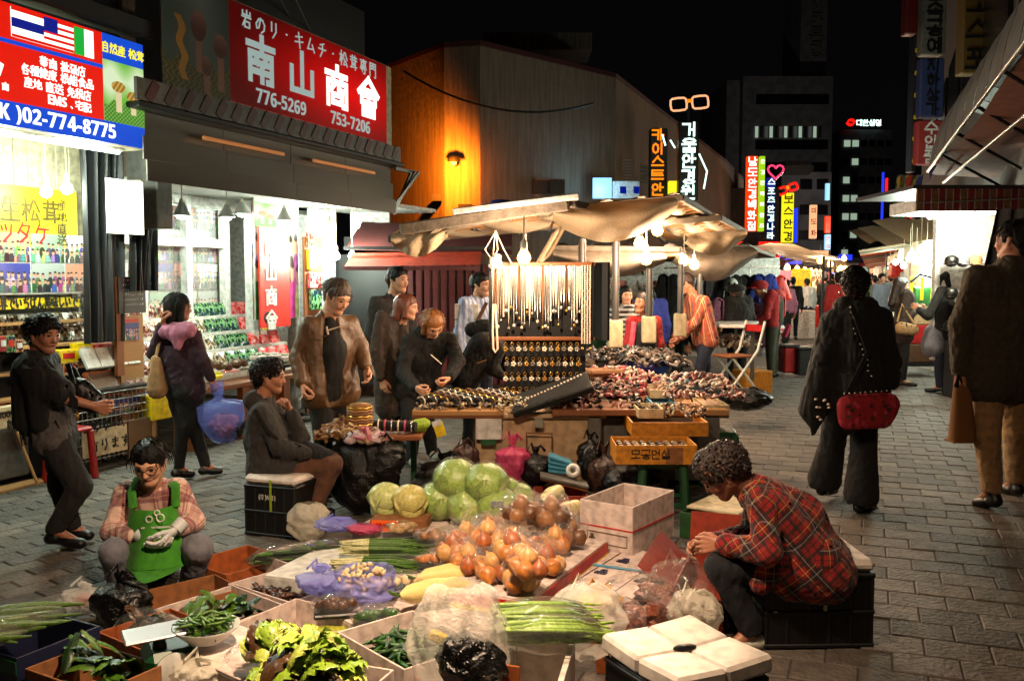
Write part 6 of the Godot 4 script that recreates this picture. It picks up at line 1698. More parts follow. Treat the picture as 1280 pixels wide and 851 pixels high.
	for i in 38:
		var t = i / 37.0
		var ln = rnd(0.3, 0.47) if i < 34 else 0.62
		var n = thing("necklace", ("thin chain necklace, %s along the rail from the white rope loop" if i < 34 else "long beaded necklace, %s along the rail") % nth(i), "necklace", V(lerpf(b.x + 0.02, c.x - 0.02, t), c.y - 0.015, b.z + 0.03), 0.0, "necklaces on the board")
		var m: String = ["silver", "silver", "pearl", "gold", "silver", "cord_tan"][(i * 5 + i / 3) % 6]
		if i >= 34 or i % 9 == 4:
			for k in int(ln / 0.016): part("bead", bead_mesh(), "pearl", n, Transform3D(Basis.IDENTITY, V(rnd(-0.001, 0.001), -k * 0.016, 0)))
		else: part("chain", B.new().tube([V(-0.006, 0, 0), V(-0.005, -ln * 0.5, 0.004), V(0, -ln, 0.004), V(0.005, -ln * 0.5, 0.004), V(0.006, 0, 0)], rnd(0.003, 0.0048), 5), m, n)
		if rg.randf() < 0.7: part("pendant", B.new().ball(V(0, -ln - 0.015, 0.008), V(0.012, 0.017, 0.006), 7), ["silver", "gold", "pearl"][i % 3], n)
	var wn = thing("necklace", "looped white rope necklace hanging off the board's near edge", "necklace", V(-0.128,1.419,-7.02))
	part("rope", B.new().tube([V(-0.015, 0, 0), V(-0.02, -0.2, 0.01), V(-0.016, -0.34, 0.01), V(0.0, -0.37, 0.01), V(0.018, -0.34, 0.01), V(0.012, -0.2, 0.01), V(0.0, 0, 0)], 0.009, 7), "pearl", wn)
	for r in 4:
		for i in 12:
			var n = thing("charm", "%s keyring charm, %s in the %s row under the necklaces" % [["gold", "silver", "pearly", "dark steel"][(i * 7 + r * 3) % 4], nth(i), ["top", "second", "third", "lowest"][r]], "charm", V(-0.049,1.11,-7.06) + V(i * 0.05 + 0.01 * (r % 2), -r * 0.115, 0.0), 0.0, "keyring charms under the necklaces")
			var m: String = ["gold", "silver", "pearl", "steel_dark"][(i * 7 + r * 3) % 4]
			part("ring", B.new().tube(ring_path(0.012), 0.0022, 4, false), "gold", n)
			for k in 5: part("petal", B.new().ball(V(cos(k * 1.257) * 0.012, -0.04 + sin(k * 1.257) * 0.012, 0.004), V(0.011, 0.011, 0.006), 6), m, n)
			part("link", B.new().bar(V(0, -0.01, 0), V(0, -0.03, 0), 0.005, 0.004), "gold", n)
	# --- the cart under it
	o = fthing(HERE, "market_cart", "cream painted metal market cart below the necklace board", "cart", V(0.243,0.086,-6.9))
	slab(o, "front_panel", "cart_cream", V(-0.278,0.024,-6.85), V(0.612,0.59,-6.85) + V(0, 0, -0.05), 0.01)
	slab(o, "body", "cart_cream", V(-0.263,0.001,-6.95), V(0.609,0.575,-6.95) + V(0, 0, -0.9))
	slab(o, "corner_post", "paint_grey", V(0.569,0.036,-6.8), V(0.668,0.597,-6.8) + V(0, 0, -0.05), 0.008)
	slab(o, "top_rail", "cart_cream", V(-0.274,0.573,-6.8), V(0.703,0.609,-6.8) + V(0, 0, -0.1), 0.006)
	slab(o, "number_plate", "paint_white", V(-0.268,0.42,-6.78), V(-0.077,0.6,-6.78) + V(0, 0, 0.01), 0.003)
	slab(o, "plate_band", "paint_green", V(-0.232,0.378,-6.78), V(-0.119,0.42,-6.78) + V(0, 0, 0.01))
	letters(o, "53", "ink_black", V(-0.227,0.484,-6.795), 0.115, 0.1, false, 0.95)
	letters(o, "중구", "ink_olive", V(-0.215,0.436,-6.795), 0.04, 0.12)
	cord(o, [V(0.108,0.338,-6.8), V(0.107,0.468,-6.78), V(0.298,0.462,-6.78), V(0.299,0.338,-6.8)], 0.006, "wood")
	slab(o, "latch", "steel", V(0.167,0.51,-6.78), V(0.232,0.582,-6.78) + V(0, 0, 0.02))
	# --- tables and goods
	o = fthing(HERE, "table_board", "wooden board laden with bangle rolls at the cart's near end", "table", V(-0.396,0.569,-6.95))
	slab(o, "board", "wood_pale", V(-0.74,0.599,-6.75), V(-0.059,0.641,-6.75) + V(0, 0, -0.75), 0.006)
	slab(o, "batten", "wood", V(-0.741,0.579,-6.76), V(-0.071,0.603,-6.76) + V(0, 0, -0.05), 0.004)
	for i in 8:
		o = thing("bangle_roll", "black display roll %s in the row of eight, ringed with bangles" % ["nearest the blond woman", "second", "third", "fourth", "fifth", "sixth", "seventh", "nearest the charms"][i], "display roll", V(-0.708,0.662,-6.85) + V(i * 0.088, 0.0, -0.02 * (i % 2)), -0.55, "rolls of bangles")
		part("roll", B.new().tube([V(0, 0.02, 0.0), V(0, 0.055, -0.42)], 0.033, 14), "velvet", o)
		for k in 6: part("bangle", B.new().tube(ring_path(0.038).map(func(p): return V(p.x, p.y, 0)), 0.006, 5, false), ["pearl", "silver", "gold", "cord_tan"][(k + i) % 4], o, Transform3D(Basis(V(1, 0, 0), 0.1), V(0, 0.025 + k * 0.006, -0.04 - k * 0.065)))
	heap("loose rings and bracelets spilling at the foot of the bangle rolls", V(-0.711,0.645,-6.76), V(-0.072,0.674,-6.85), 70, [Color(0.7, 0.6, 0.45), Color(0.5, 0.48, 0.45), Color(0.1, 0.08, 0.07)], 0.016, 0.02)
	o = fthing(HERE, "earring_tray", "black folding tray lined with pearl earrings, propped beside the charms", "tray", V(0.298,0.591,-6.8))
	part("tray", B.new().box((V(0,0.654,-6.7) + V(0.583,0.843,-6.8)) / 2.0 - base[o] + V(0, 0, -0.1), V(0.62, 0.05, 0.34), Basis(V(0, 0, 1), 0.32) * Basis(V(1, 0, 0), 0.25), 0.01), "velvet", o)
	for i in 22: part("earring", B.new().ball(V(0,0.647,-6.75).lerp(V(0.531,0.884,-6.75), i / 22.0) - base[o] + V(0, 0.035, 0.05 + rnd(-0.02, 0.02)), V(0.009, 0.009, 0.009), 6), "pearl", o)
	heap("gilt brooches heaped at the near corner of the earring tray", V(-0.106,0.654,-6.7), V(0.168,0.717,-6.85), 60, [Color(0.6, 0.48, 0.28), Color(0.7, 0.68, 0.6)], 0.014, 0.03)
	o = fthing(HERE, "goods_table", "long wooden table of hair accessories and small baskets", "table", V(0.92,0.561,-7))
	slab(o, "board", "wood", V(0.296,0.599,-6.75), V(0.946,0.647,-6.75) + V(0, 0, -1.3), 0.006)
	slab(o, "board", "wood_pale", V(0.975,0.569,-6.95), V(1.656,0.618,-6.95) + V(0, 0, -1.2), 0.006)
	slab(o, "cabinet", "paint_grey", V(0.643,0.075,-6.95), V(1.584,0.556,-6.95) + V(0, 0, -0.9))
	heap("dark ribbon hair bands piled along the table's near edge", V(0.298,0.645,-6.8), V(0.989,0.773,-7.3), 220, [Color(0.05, 0.04, 0.04), Color(0.6, 0.4, 0.38), Color(0.7, 0.62, 0.56), Color(0.1, 0.07, 0.08)], 0.025, 0.06)
	heap("pale hair clips heaped behind the ribbon bands", V(0.504,0.709,-7.2), V(1.208,0.828,-7.9), 240, [Color(0.75, 0.62, 0.55), Color(0.7, 0.35, 0.38), Color(0.8, 0.75, 0.68)], 0.025, 0.08)
	heap("mixed hairpins heaped toward the table's far end", V(1.195,0.685,-7), V(1.806,0.784,-7.8), 260, [Color(0.72, 0.58, 0.52), Color(0.5, 0.25, 0.25), Color(0.3, 0.25, 0.24), Color(0.8, 0.76, 0.7)], 0.026, 0.09)
	heap("beaded bracelets along the yellow tray", V(0.975,0.595,-6.7), V(1.45,0.649,-6.9), 150, [Color(0.65, 0.5, 0.35), Color(0.08, 0.06, 0.06), Color(0.75, 0.7, 0.62)], 0.018, 0.05)
	heap("black scarves and socks bundled behind the blue basket", V(0.655,0.856,-7.9), V(1.554,0.907,-9), 200, [Color(0.06, 0.06, 0.065), Color(0.12, 0.1, 0.1), Color(0.4, 0.34, 0.3)], 0.045, 0.06)
	for e in [[V(0.917,0.636,-6.62), V(1.101,0.706,-6.62), V(1.204,0.765,-6.95), 0.07, "plastic_cream", "cream mesh basket tilted over the ribbon bands"], [V(1.09,0.734,-7.2), V(1.272,0.747,-7.2), V(1.368,0.792,-7.6), 0.07, "plastic_cream", "cream basket of dark combs beside the blue basket"], [V(1.329,0.745,-7.6), V(1.501,0.772,-7.6), V(1.594,0.797,-8), 0.06, "plastic_cyan", "pale blue basket behind the cream one"], [V(1.065,0.661,-6.95), V(1.247,0.685,-6.95), V(1.328,0.722,-7.3), 0.08, "plastic_cyan", "pale blue basket under the cream basket"], [V(1.495,0.597,-7.05), V(1.679,0.678,-7.05), V(1.821,0.725,-7.6), 0.1, "plastic_cream", "pale basket at the table's corner"], [V(0.703,0.709,-7.3), V(1.073,0.76,-7.3), V(1.172,0.811,-7.8), 0.06, "ink_pink", "pink basket of hair clips in the middle of the table"]]:
		o = tray(e[5], e[0], e[1], e[2], e[3], e[4], "basket", "small baskets of accessories", 0.01, "", "basket")
	o = fthing(HERE, "basket", "round deep blue basket heaped with black socks", "basket", V(1.189,0.727,-8))
	part("basket_wall", B.new().lathe([V2(0.15, 0.0), V2(0.19, 0.13), V2(0.2, 0.135), V2(0.18, 0.13), V2(0.14, 0.01)], 24), "plastic_blue", o)
	o = fthing(HERE, "red_basin", "small red plastic basin beside the blue basket", "basin", V(0.941,0.77,-7.8))
	part("basin", B.new().box(V(0, 0.05, 0), V(0.13, 0.1, 0.14), Basis(V(0, 1, 0), 0.4), 0.03), "plastic_red", o)
	o = fthing(HERE, "straw_mat", "folded brown straw mats next to the necklace board", "mat", V(0.744,0.818,-7.6))
	part("mat", B.new().box(V(0, 0.02, 0), V(0.32, 0.05, 0.3), Basis(V(0, 1, 0), 0.3), 0.02), "straw", o)
	part("mat", B.new().box(V(0.02, -0.1, -0.02), V(0.32, 0.16, 0.3), Basis(V(0, 1, 0), 0.2), 0.03), "brown_cloth", o)
	o = tray("yellow wooden tray of beaded bracelets at the table's corner", V(0.848,0.621,-6.45), V(1.392,0.576,-6.45), V(1.668,0.61,-7), 0.1, "box_yellow", "tray", "", 0.012, "", "tray")
	o = tray("yellow carton of wrist watches with scribbled letters, on a green stool", V(0.691,0.533,-6.05), V(1.233,0.485,-6.05), V(1.404,0.522,-6.4), 0.13, "box_yellow", "carton")
	part("scribble", write("모공먼실", 0.06, 0.1), "ink_black", o, Transform3D(Basis.IDENTITY, V(-0.17, 0.04, o.get_meta("d") / 2 + 0.002)))
	part("tape", B.new().box(V(0.12, 0.06, o.get_meta("d") / 2 + 0.002), V(0.11, 0.11, 0.003)), "cardboard", o)
	for i in 34:
		var n = thing("wrist_watch", "small watch, %s in the %s row of the yellow carton" % [nth(i % 9), nth(int(i / 9))], "watch", o.transform * V(-0.22 + (i % 9) * 0.055, 0.085, -0.12 + int(i / 9) * 0.08), o.rotation.y + rnd(-0.1, 0.1), "watches in the yellow carton")
		part("watch_case", B.new().box(V(0, 0.01, 0), V(0.038, 0.016, 0.05), Basis(V(1, 0, 0), rnd(-0.3, 0.3)), 0.006), ["paint_black", "silver", "paint_black", "cord_tan", "velvet"][(i * 3) % 5], n)
		part("watch_face", B.new().box(V(0, 0.021, 0), V(0.024, 0.003, 0.026)), "silver" if i % 3 else "pearl", n)
	for e in [[V(1.043,-0.046,-6.28), 0.3, 0.4, "green plastic stool carrying the yellow carton of watches"], [V(1.61,0.282,-7.1), 0.26, 0.4, "green plastic stool under the table's corner"]]:
		o = thing("plastic_stool", e[3], "stool", V(e[0].x, slope(e[0].x), e[0].z), -0.15, "green plastic stools")
		var w: float = e[1]
		var h: float = e[2]
		part("seat", B.new().box(V(0, h, 0), V(w, 0.03, w), Basis.IDENTITY, 0.012), "plastic_green", o)
		for k in [[-1, -1], [1, -1], [-1, 1], [1, 1]]: part("leg", B.new().bar(V(k[0] * w * 0.52, 0, k[1] * w * 0.52), V(k[0] * w * 0.43, h, k[1] * w * 0.43), 0.075, 0.06, 0.015), "plastic_green", o)
		for k in [-1, 1]:
			part("apron", B.new().box(V(0, h - 0.05, k * w * 0.44), V(w * 0.86, 0.08, 0.015), Basis.IDENTITY, 0.005), "plastic_green", o)
			part("rung", B.new().box(V(0, 0.07, k * w * 0.5), V(w * 0.95, 0.035, 0.02), Basis.IDENTITY, 0.005), "plastic_green", o)
	# --- small table of scarves by the seated woman
	o = fthing(HERE, "folding_table", "low green legged table heaped with scarves beside the seated woman", "table", V(-0.981,0.164,-6.55))
	slab(o, "board", "wood", V(-1.023,0.494,-6.3), V(-0.63,0.528,-6.3) + V(0, 0, -0.7), 0.006)
	slab(o, "board", "wood", V(-1.394,0.47,-6.4), V(-1.039,0.499,-6.4) + V(0, 0, -0.6), 0.006)
	for e in [V(-0.835,0.14,-6.4), V(-0.766,0.086,-6.9), V(-1.354,0.083,-6.4)]: slab(o, "leg", "plastic_green", V(e.x, 0.0, e.z), V(e.x + 0.045, 0.5, e.z + 0.045), 0.006)
	slab(o, "rung", "plastic_green", V(-0.97,0.186,-6.4), V(-0.806,0.232,-6.4) + V(0, 0, -0.03))
	heap("crumpled beige and brown scarves heaped on the low table", V(-1.35,0.528,-6.2), V(-1.074,0.471,-6.8), 170, [Color(0.5, 0.36, 0.2), Color(0.6, 0.48, 0.32), Color(0.34, 0.2, 0.12)], 0.04, 0.1, "scarves")
	heap("pink and lilac wrapped scarves at the low table's edge", V(-1.102,0.515,-6.15), V(-0.903,0.519,-6.35), 60, [Color(0.66, 0.36, 0.42), Color(0.7, 0.6, 0.62), Color(0.6, 0.5, 0.4)], 0.05, 0.03, "scarves")
	o = thing("bead_stand", "drum shaped stand wound with wooden beads on the low table", "stand", V(-1.084,0.527,-6.5))
	for k in 9: part("bead_string", B.new().tube(ring_path(0.085, 22).map(func(p): return V(p.x, 0.012 + k * 0.02 + 0.004 * sin(p.x * 200), p.y)), 0.011, 5, false), ["cord_tan", "wood_pale", "gold"][k % 3], o)
	part("top", B.new().ball(V(0, 0.19, 0), V(0.08, 0.015, 0.08), 12, Basis.IDENTITY, 0.06), "wood_pale", o)
	o = thing("bangle_roll", "single black roll of bracelets lying on the low table", "display roll", V(-0.973,0.547,-6.45), 0.0)
	part("roll", B.new().tube([V(0, 0.03, 0), V(0.3, 0.03, 0.06)], 0.036, 14), "velvet", o)
	for k in 6: part("bangle", B.new().tube(ring_path(0.04).map(func(p): return V(0.03 + k * 0.048, 0.03 + p.y, p.x + k * 0.01)), 0.007, 5, false), ["pearl", "ink_pink", "silver"][k % 3], o)
	o = thing("cloth_fold", "lime green folded cloth behind the roll of bracelets", "cloth", V(-0.656,0.533,-6.5))
	part("cloth", B.new().box(V(0, 0.04, 0), V(0.14, 0.08, 0.16), Basis(V(0, 0, 1), 0.15), 0.03), "sign_lime_matte", o)
	o = thing("price_tag", "yellow card hanging from the bangle table", "card", V(-0.553,0.458,-6.7), 0.0)
	part("card", B.new().box(V(0.02, 0.05, 0), V(0.075, 0.11, 0.006), Basis(V(0, 0, 1), 0.3), 0.002), "paint_yellow", o)
	part("card_top", B.new().box(V(0.0, 0.095, 0.004), V(0.07, 0.04, 0.004), Basis(V(0, 0, 1), 0.3), 0.002), "paint_white", o)
	# --- bags under the tables
	bag("pink plastic bag bulging against the cart", V(0.006,0.129,-6.6), 0.26, 0.35, 0.24, "bag_pink", 21, 0.66)
	bag("brown striped bag beside the pink one", V(-0.342,0.119,-6.7), 0.2, 0.31, 0.18, "bag_brown", 22, 0.8)
	bag("long black plastic bag lying before the cart", V(-0.481,0.071,-6.5), 0.4, 0.3, 0.3, "bag_black", 23, 0.7)
	bag("black net bag under the bangle table", V(-0.565,0.037,-6.4), 0.34, 0.2, 0.3, "bag_black", 24, 0.8)
	bag("black plastic bag slumped beside the pink bag", V(0.174,0.094,-6.6), 0.26, 0.3, 0.26, "bag_black", 25, 0.72)
	bag("big black plastic bag under the scarf table", V(-1.046,-0.006,-6.3), 0.52, 0.55, 0.4, "bag_black", 26, 0.85)
	bag("black plastic bag hung from the table's green leg", V(-0.885,0.203,-6.2), 0.3, 0.34, 0.2, "bag_black", 27, 0.8)
	bag("crumpled dark brown bag hanging from the cart's corner", V(0.665,0,-6.55), 0.22, 0.42, 0.2, "bag_brown", 28, 0.7)
	bag("black bag tucked behind the hanging brown bag", V(0.574,0.142,-6.65), 0.2, 0.34, 0.2, "bag_black", 29, 0.75)
	bag("black plastic bags lying beside the folding chair", V(2.482,0.213,-9.7), 0.55, 0.24, 0.45, "bag_black", 30, 0.9)
	bag("black bag pushed beneath the carton table", V(0.861,-0.057,-6.5), 0.5, 0.36, 0.4, "bag_black", 31, 0.9)
	o = thing("magazine", "pale blue rolled magazines below the cart's handle", "magazine", V(0.343,0.245,-6.5))
	for i in 4: part("magazine_leaf", B.new().box(V(0, i * 0.028, 0), V(0.17, 0.022, 0.14), Basis(V(0, 0, 1), -0.1 - i * 0.07), 0.006), "plastic_cyan", o)
	o = thing("paper_roll", "roll of pale packing tape beside the blue magazines", "roll", V(0.431,0.244,-6.45))
	part("roll", B.new().lathe([V2(0.02, 0), V2(0.05, 0), V2(0.05, 0.05), V2(0.02, 0.05), V2(0.02, 0)], 18, Transform3D(Basis(V(1, 0, 0), 1.1), Vector3.ZERO)), "paint_white", o)
	o = thing("wooden_board", "thin grey board leaning over a brown box under the cart", "board", V(0.364,0.208,-6.35))
	part("board", B.new().box(Vector3.ZERO, V(0.34, 0.02, 0.16), Basis(V(0, 0, 1), -0.22), 0.004), "paint_grey", o)
	part("edge", B.new().box(V(0, -0.02, -0.02), V(0.34, 0.02, 0.16), Basis(V(0, 0, 1), -0.25), 0.004), "wood", o)
	o = tray("low reddish box of odds and ends under the grey board", V(0.153,0.142,-6.2), V(0.519,0.12,-6.2), V(0.584,0.129,-6.5), 0.14, "cardboard_red")
	# --- folding chair, crates and bins beyond
	o = thing("folding_chair", "white folding chair beside the striped shirt man", "chair", V(2.792,0.242,-11.2), 0.4)
	part("seat", B.new().box(V(-0.1, 0.43, 0), V(0.38, 0.03, 0.36), Basis.IDENTITY, 0.01), "wood", o)
	for k in [-1, 1]:
		part("rear_leg", B.new().tube([V(-0.3, 0, k * 0.18), V(0.12, 0.5, k * 0.18), V(0.22, 0.85, k * 0.18)], 0.016, 8), "paint_white", o)
		part("front_leg", B.new().tube([V(0.15, 0, k * 0.16), V(-0.24, 0.43, k * 0.16)], 0.014, 8), "paint_white", o)
	part("backrest", B.new().box(V(0.2, 0.76, 0), V(0.025, 0.09, 0.36), Basis(V(0, 0, 1), -0.28), 0.01), "plastic_red", o)
	o = thing("goods_carton", "worn yellow box behind the folding chair", "box", V(3.202,0.097,-12.2))
	part("carton", B.new().box(V(0, 0.15, 0), V(0.38, 0.3, 0.4), Basis(V(0, 1, 0), 0.3), 0.01), "box_yellow", o)
	o = thing("goods_table", "white topped table at the striped shirt man's elbow", "table", V(2.884,0.333,-12))
	part("table_top", B.new().box(V(0, 0.68, 0), V(0.5, 0.04, 1.2), Basis(V(0, 1, 0), -0.4), 0.01), "paint_white", o)
	for k in [-1, 1]: part("leg", B.new().bar(V(0.15, 0, k * 0.45), V(0.15, 0.66, k * 0.45), 0.04, 0.04), "steel", o)
	heap("small pale parcels on the white topped table", V(2.652,0.755,-11.7), V(3.205,0.842,-12.6), 60, [Color(0.7, 0.6, 0.5), Color(0.6, 0.55, 0.52), Color(0.4, 0.25, 0.2)], 0.05, 0.05, "parcels")
	for e in [[V(4.37,0.129,-14.5), "plastic_red", "red bin in the street near the red capped man"], [V(4.567,0.101,-14.4), "paint_black", "dark crate beside the red bin"], [V(4.847,0.106,-14.6), "paint_brown", "brown crate with bright labels beside the dark crate"]]:
		o = thing("goods_crate", e[2], "crate", e[0], 0.1, "crates in the street")
		part("body", B.new().box(V(0, 0.2, 0), V(0.24, 0.4, 0.3), Basis.IDENTITY, 0.02), e[1], o)
		part("lid", B.new().box(V(0, 0.42, 0), V(0.27, 0.05, 0.33), Basis.IDENTITY, 0.015), "paint_black", o)
	# --- the clothes stall behind everything
	o = fthing(HERE, "clothes_stall", "bright clothes stall with white hangings beyond the tarpaulin roofs", "stall", V(2.839,0.365,-15.5))
	slab(o, "back_wall", "paint_white", V(1.326,0.325,-16), V(4.643,1.966,-16) + V(0, 0, -0.1))
	for i in 26: slab(o, "pinned_card", ["packet_0", "packet_3", "paint_white", "photo_0", "packet_1"][i % 5], V(1.388,0.886,-15.95) + V((i % 7) * 0.2, int(i / 7) * 0.26, 0), V(1.554,1.053,-15.95) + V((i % 7) * 0.2, int(i / 7) * 0.26, 0.02))
	slab(o, "counter", "paint_green", V(1.134,0.568,-13), V(2.491,0.886,-13) + V(0, 0, -0.6))
	slab(o, "counter", "carton_white", V(2.803,0.374,-14.6), V(4.26,0.757,-14.6) + V(0, 0, -0.6))
	bar_part(o, "rail", "steel", V(2.471,1.776,-15), V(4.356,1.802,-15), 0.03, 0.03)
	var gl = [[V(2.516,1.684,-14.8), "black_cloth", "black jacket hanging with a purple scarf"], [V(3.133,1.646,-14.8), "light_grey", "pale grey shirt at the clothes rail's start"], [V(3.335,1.646,-14.9), "charcoal", "charcoal shirt with a pale print"], [V(3.493,1.671,-14.7), "black_cloth", "black shirt with a white skull print"], [V(3.709,1.659,-14.9), "pink_cloth", "pink shirt on the rail"], [V(3.825,1.671,-14.8), "dark_cloth", "dark sequined top on the rail"], [V(4.041,1.684,-14.7), "blue_cloth", "glittering blue top on the rail"], [V(4.265,1.659,-14.9), "banner_red", "red jacket at the rail's end"], [V(3.338,1.306,-14.5), "pink_cloth", "bright pink top hung low"], [V(3.934,1.228,-14.6), "pink_cloth", "pink top hung low near the red cap"], [V(3.882,1.375,-14.9), "white_cloth", "white blouse hung beneath the dark top"]]
	for e in gl: garment(e[2], e[0], 0.36, 0.62, e[1])
	o = thing("shirt_print", "white skull print on the black hanging shirt", "print", V(3.472,1.557,-14.6))
	part("print", B.new().ball(V(0, -0.06, 0.04), V(0.11, 0.12, 0.015), 14), "paint_white", o)
	for e in [[-0.045, -0.03, 0.02], [0.045, -0.03, 0.02], [0.0, -0.11, 0.03]]: part("print_spot", B.new().ball(V(e[0], e[1], 0.055), V(e[2], 0.02, 0.01), 8), "paint_black", o)
	heap("bright folded clothes piled on the far counter", V(2.765,0.787,-14.3), V(4.307,0.83,-14.9), 90, [Color(0.7, 0.2, 0.3), Color(0.8, 0.75, 0.7), Color(0.3, 0.3, 0.5), Color(0.7, 0.5, 0.2)], 0.09, 0.1, "clothes")
func nth(i):
	var a = ["first", "second", "third", "fourth", "fifth", "sixth", "seventh", "eighth", "ninth", "tenth", "eleventh", "twelfth", "thirteenth", "fourteenth", "fifteenth", "sixteenth", "seventeenth", "eighteenth", "nineteenth"]
	return a[i] if i < 19 else "twentieth" if i == 19 else "thirtieth" if i == 29 else ("twenty-" if i < 29 else "thirty-") + a[(i - 20) % 10]
func ring_path(r, n = 14):
	var q = []
	for i in n + 1: q.append(V(cos(TAU * i / n) * r, sin(TAU * i / n) * r, 0))
	return q
var bead_cache = null
func bead_mesh():
	if bead_cache == null: bead_cache = B.new().ball(Vector3.ZERO, V(0.0085, 0.0085, 0.0085), 6).mesh()
	return bead_cache
# scatter copies of one small vegetable in a tray: each its own thing
func strew(called, label, cat, group, protos, n, o, y0, y1, spin = true, w = 0.44, d = 0.44, tilt = 0.5):
	var tw: float = o.get_meta("w")
	var td: float = o.get_meta("d")
	for i in n:
		var c = put(Node3D.new(), called, self)
		var p = protos[rg.randi() % protos.size()]
		part(p[0], p[1], p[2], c)
		if p.size() > 3: part(p[3], p[4], p[5], c)
		var lay: float = float(i) / n
		var k = sqrt(1.0 - lay * 0.6)
		c.transform = o.transform * Transform3D(Basis(V(0, 1, 0), rnd(0, TAU) if spin else rnd(-0.25, 0.25)) * Basis(V(1, 0, 0), rnd(-tilt, tilt)), V(rnd(-w, w) * tw * k, lerpf(y0, y1, lay), rnd(-d, d) * td * k))
		tag(c, label, cat, group)
func leaf(w: float, l: float, curl: float, frill: float, sd: int, nu = 8, nv = 10) -> B:
	nz.seed = sd
	return B.new().sheet(nu, nv, func(u, v):
		var x = (u - 0.5) * 2.0
		var wid = w * (0.25 + 0.9 * sin(PI * clampf(v * 0.8 + 0.12, 0, 1)))
		return V(x * wid * 0.5, l * v * cos(curl * v * 0.6) + frill * 0.4 * nz.get_noise_2d(x * 160, v * 160), l * v * sin(curl * v) * 0.6 + absf(x) * absf(x) * w * 0.16 + frill * sin(x * 9.0 + v * 21.0) * absf(x) * v))
# a bunch of stalks under film: green onions, celery, leeks
func bunch(label, at, turn, l, w, h, n, white, green, film = true, called = "greens_bundle", group = "", r = 0.009):
	var o = thing(called, label, "vegetable", at, turn, group)
	for i in n:
		var y = h * (0.2 + 0.8 * rnd(0, 1))
		var z = rnd(-0.5, 0.5) * w
		var bend = rnd(-0.35, 0.35) * w
		var rr = r * rnd(0.7, 1.2)
		part("stalk", B.new().tube([V(-l * 0.5 + rnd(0, 0.04), y, z * 0.7), V(-l * 0.15, y * 1.05, z * 0.85 + bend)], [rr * 0.8, rr], 6), white, o)
		part("leaf", B.new().tube([V(-l * 0.15, y * 1.05, z * 0.85 + bend), V(l * 0.2, y * 0.95, z + bend), V(l * 0.5 + rnd(-0.06, 0.04), y * rnd(0.4, 0.9), z * 1.25)], [rr, rr * 0.9, rr * 0.25], 6, true, 0.6), green, o)
	if film: part("film", B.new().ball(V(-l * 0.05, h * 0.55, 0), V(l * 0.5, h * 0.75, w * 0.72), 22, Basis.IDENTITY, 0.07), "film", o)
	return o
func net_bag(label, at, veg, mats, n, r, group):
	var o = thing(veg + "_bag", label, "bag", at, rnd(0, 6), group)
	for i in n:
		var a = TAU * i / maxf(1, n - 1)
		var p = V(cos(a) * r * 1.15, r * 0.9 + rnd(0, 0.015), sin(a) * r * 1.15) if i < n - 1 else V(0, r * 2.2, 0)
		var b = B.new()
		if veg == "onion": b.lathe([V2(0.001, -r), V2(r * 0.5, -r * 0.9), V2(r * 0.95, -r * 0.35), V2(r, 0.05 * r), V2(r * 0.72, r * 0.68), V2(r * 0.25, r * 0.95), V2(r * 0.1, r * 1.25), V2(0.001, r * 1.3)], 16)
		else: b.ball(Vector3.ZERO, V(r * 1.3, r * 0.82, r * 0.92), 14, Basis.IDENTITY, 0.1)
		part(veg, b, mats[i % mats.size()], o, Transform3D(Basis(V(rnd(-1, 1), rnd(-1, 1), rnd(-1, 1)).normalized(), rnd(0, 2.2)), p))
	var f = sack(r * 4.3, r * 4.2, r * 4.3, rg.randi() % 900, 0.82, false, 0.08)
	part("bag_film", f, "film", o, Transform3D(Basis.IDENTITY, V(0, -0.004, 0)))
	return o
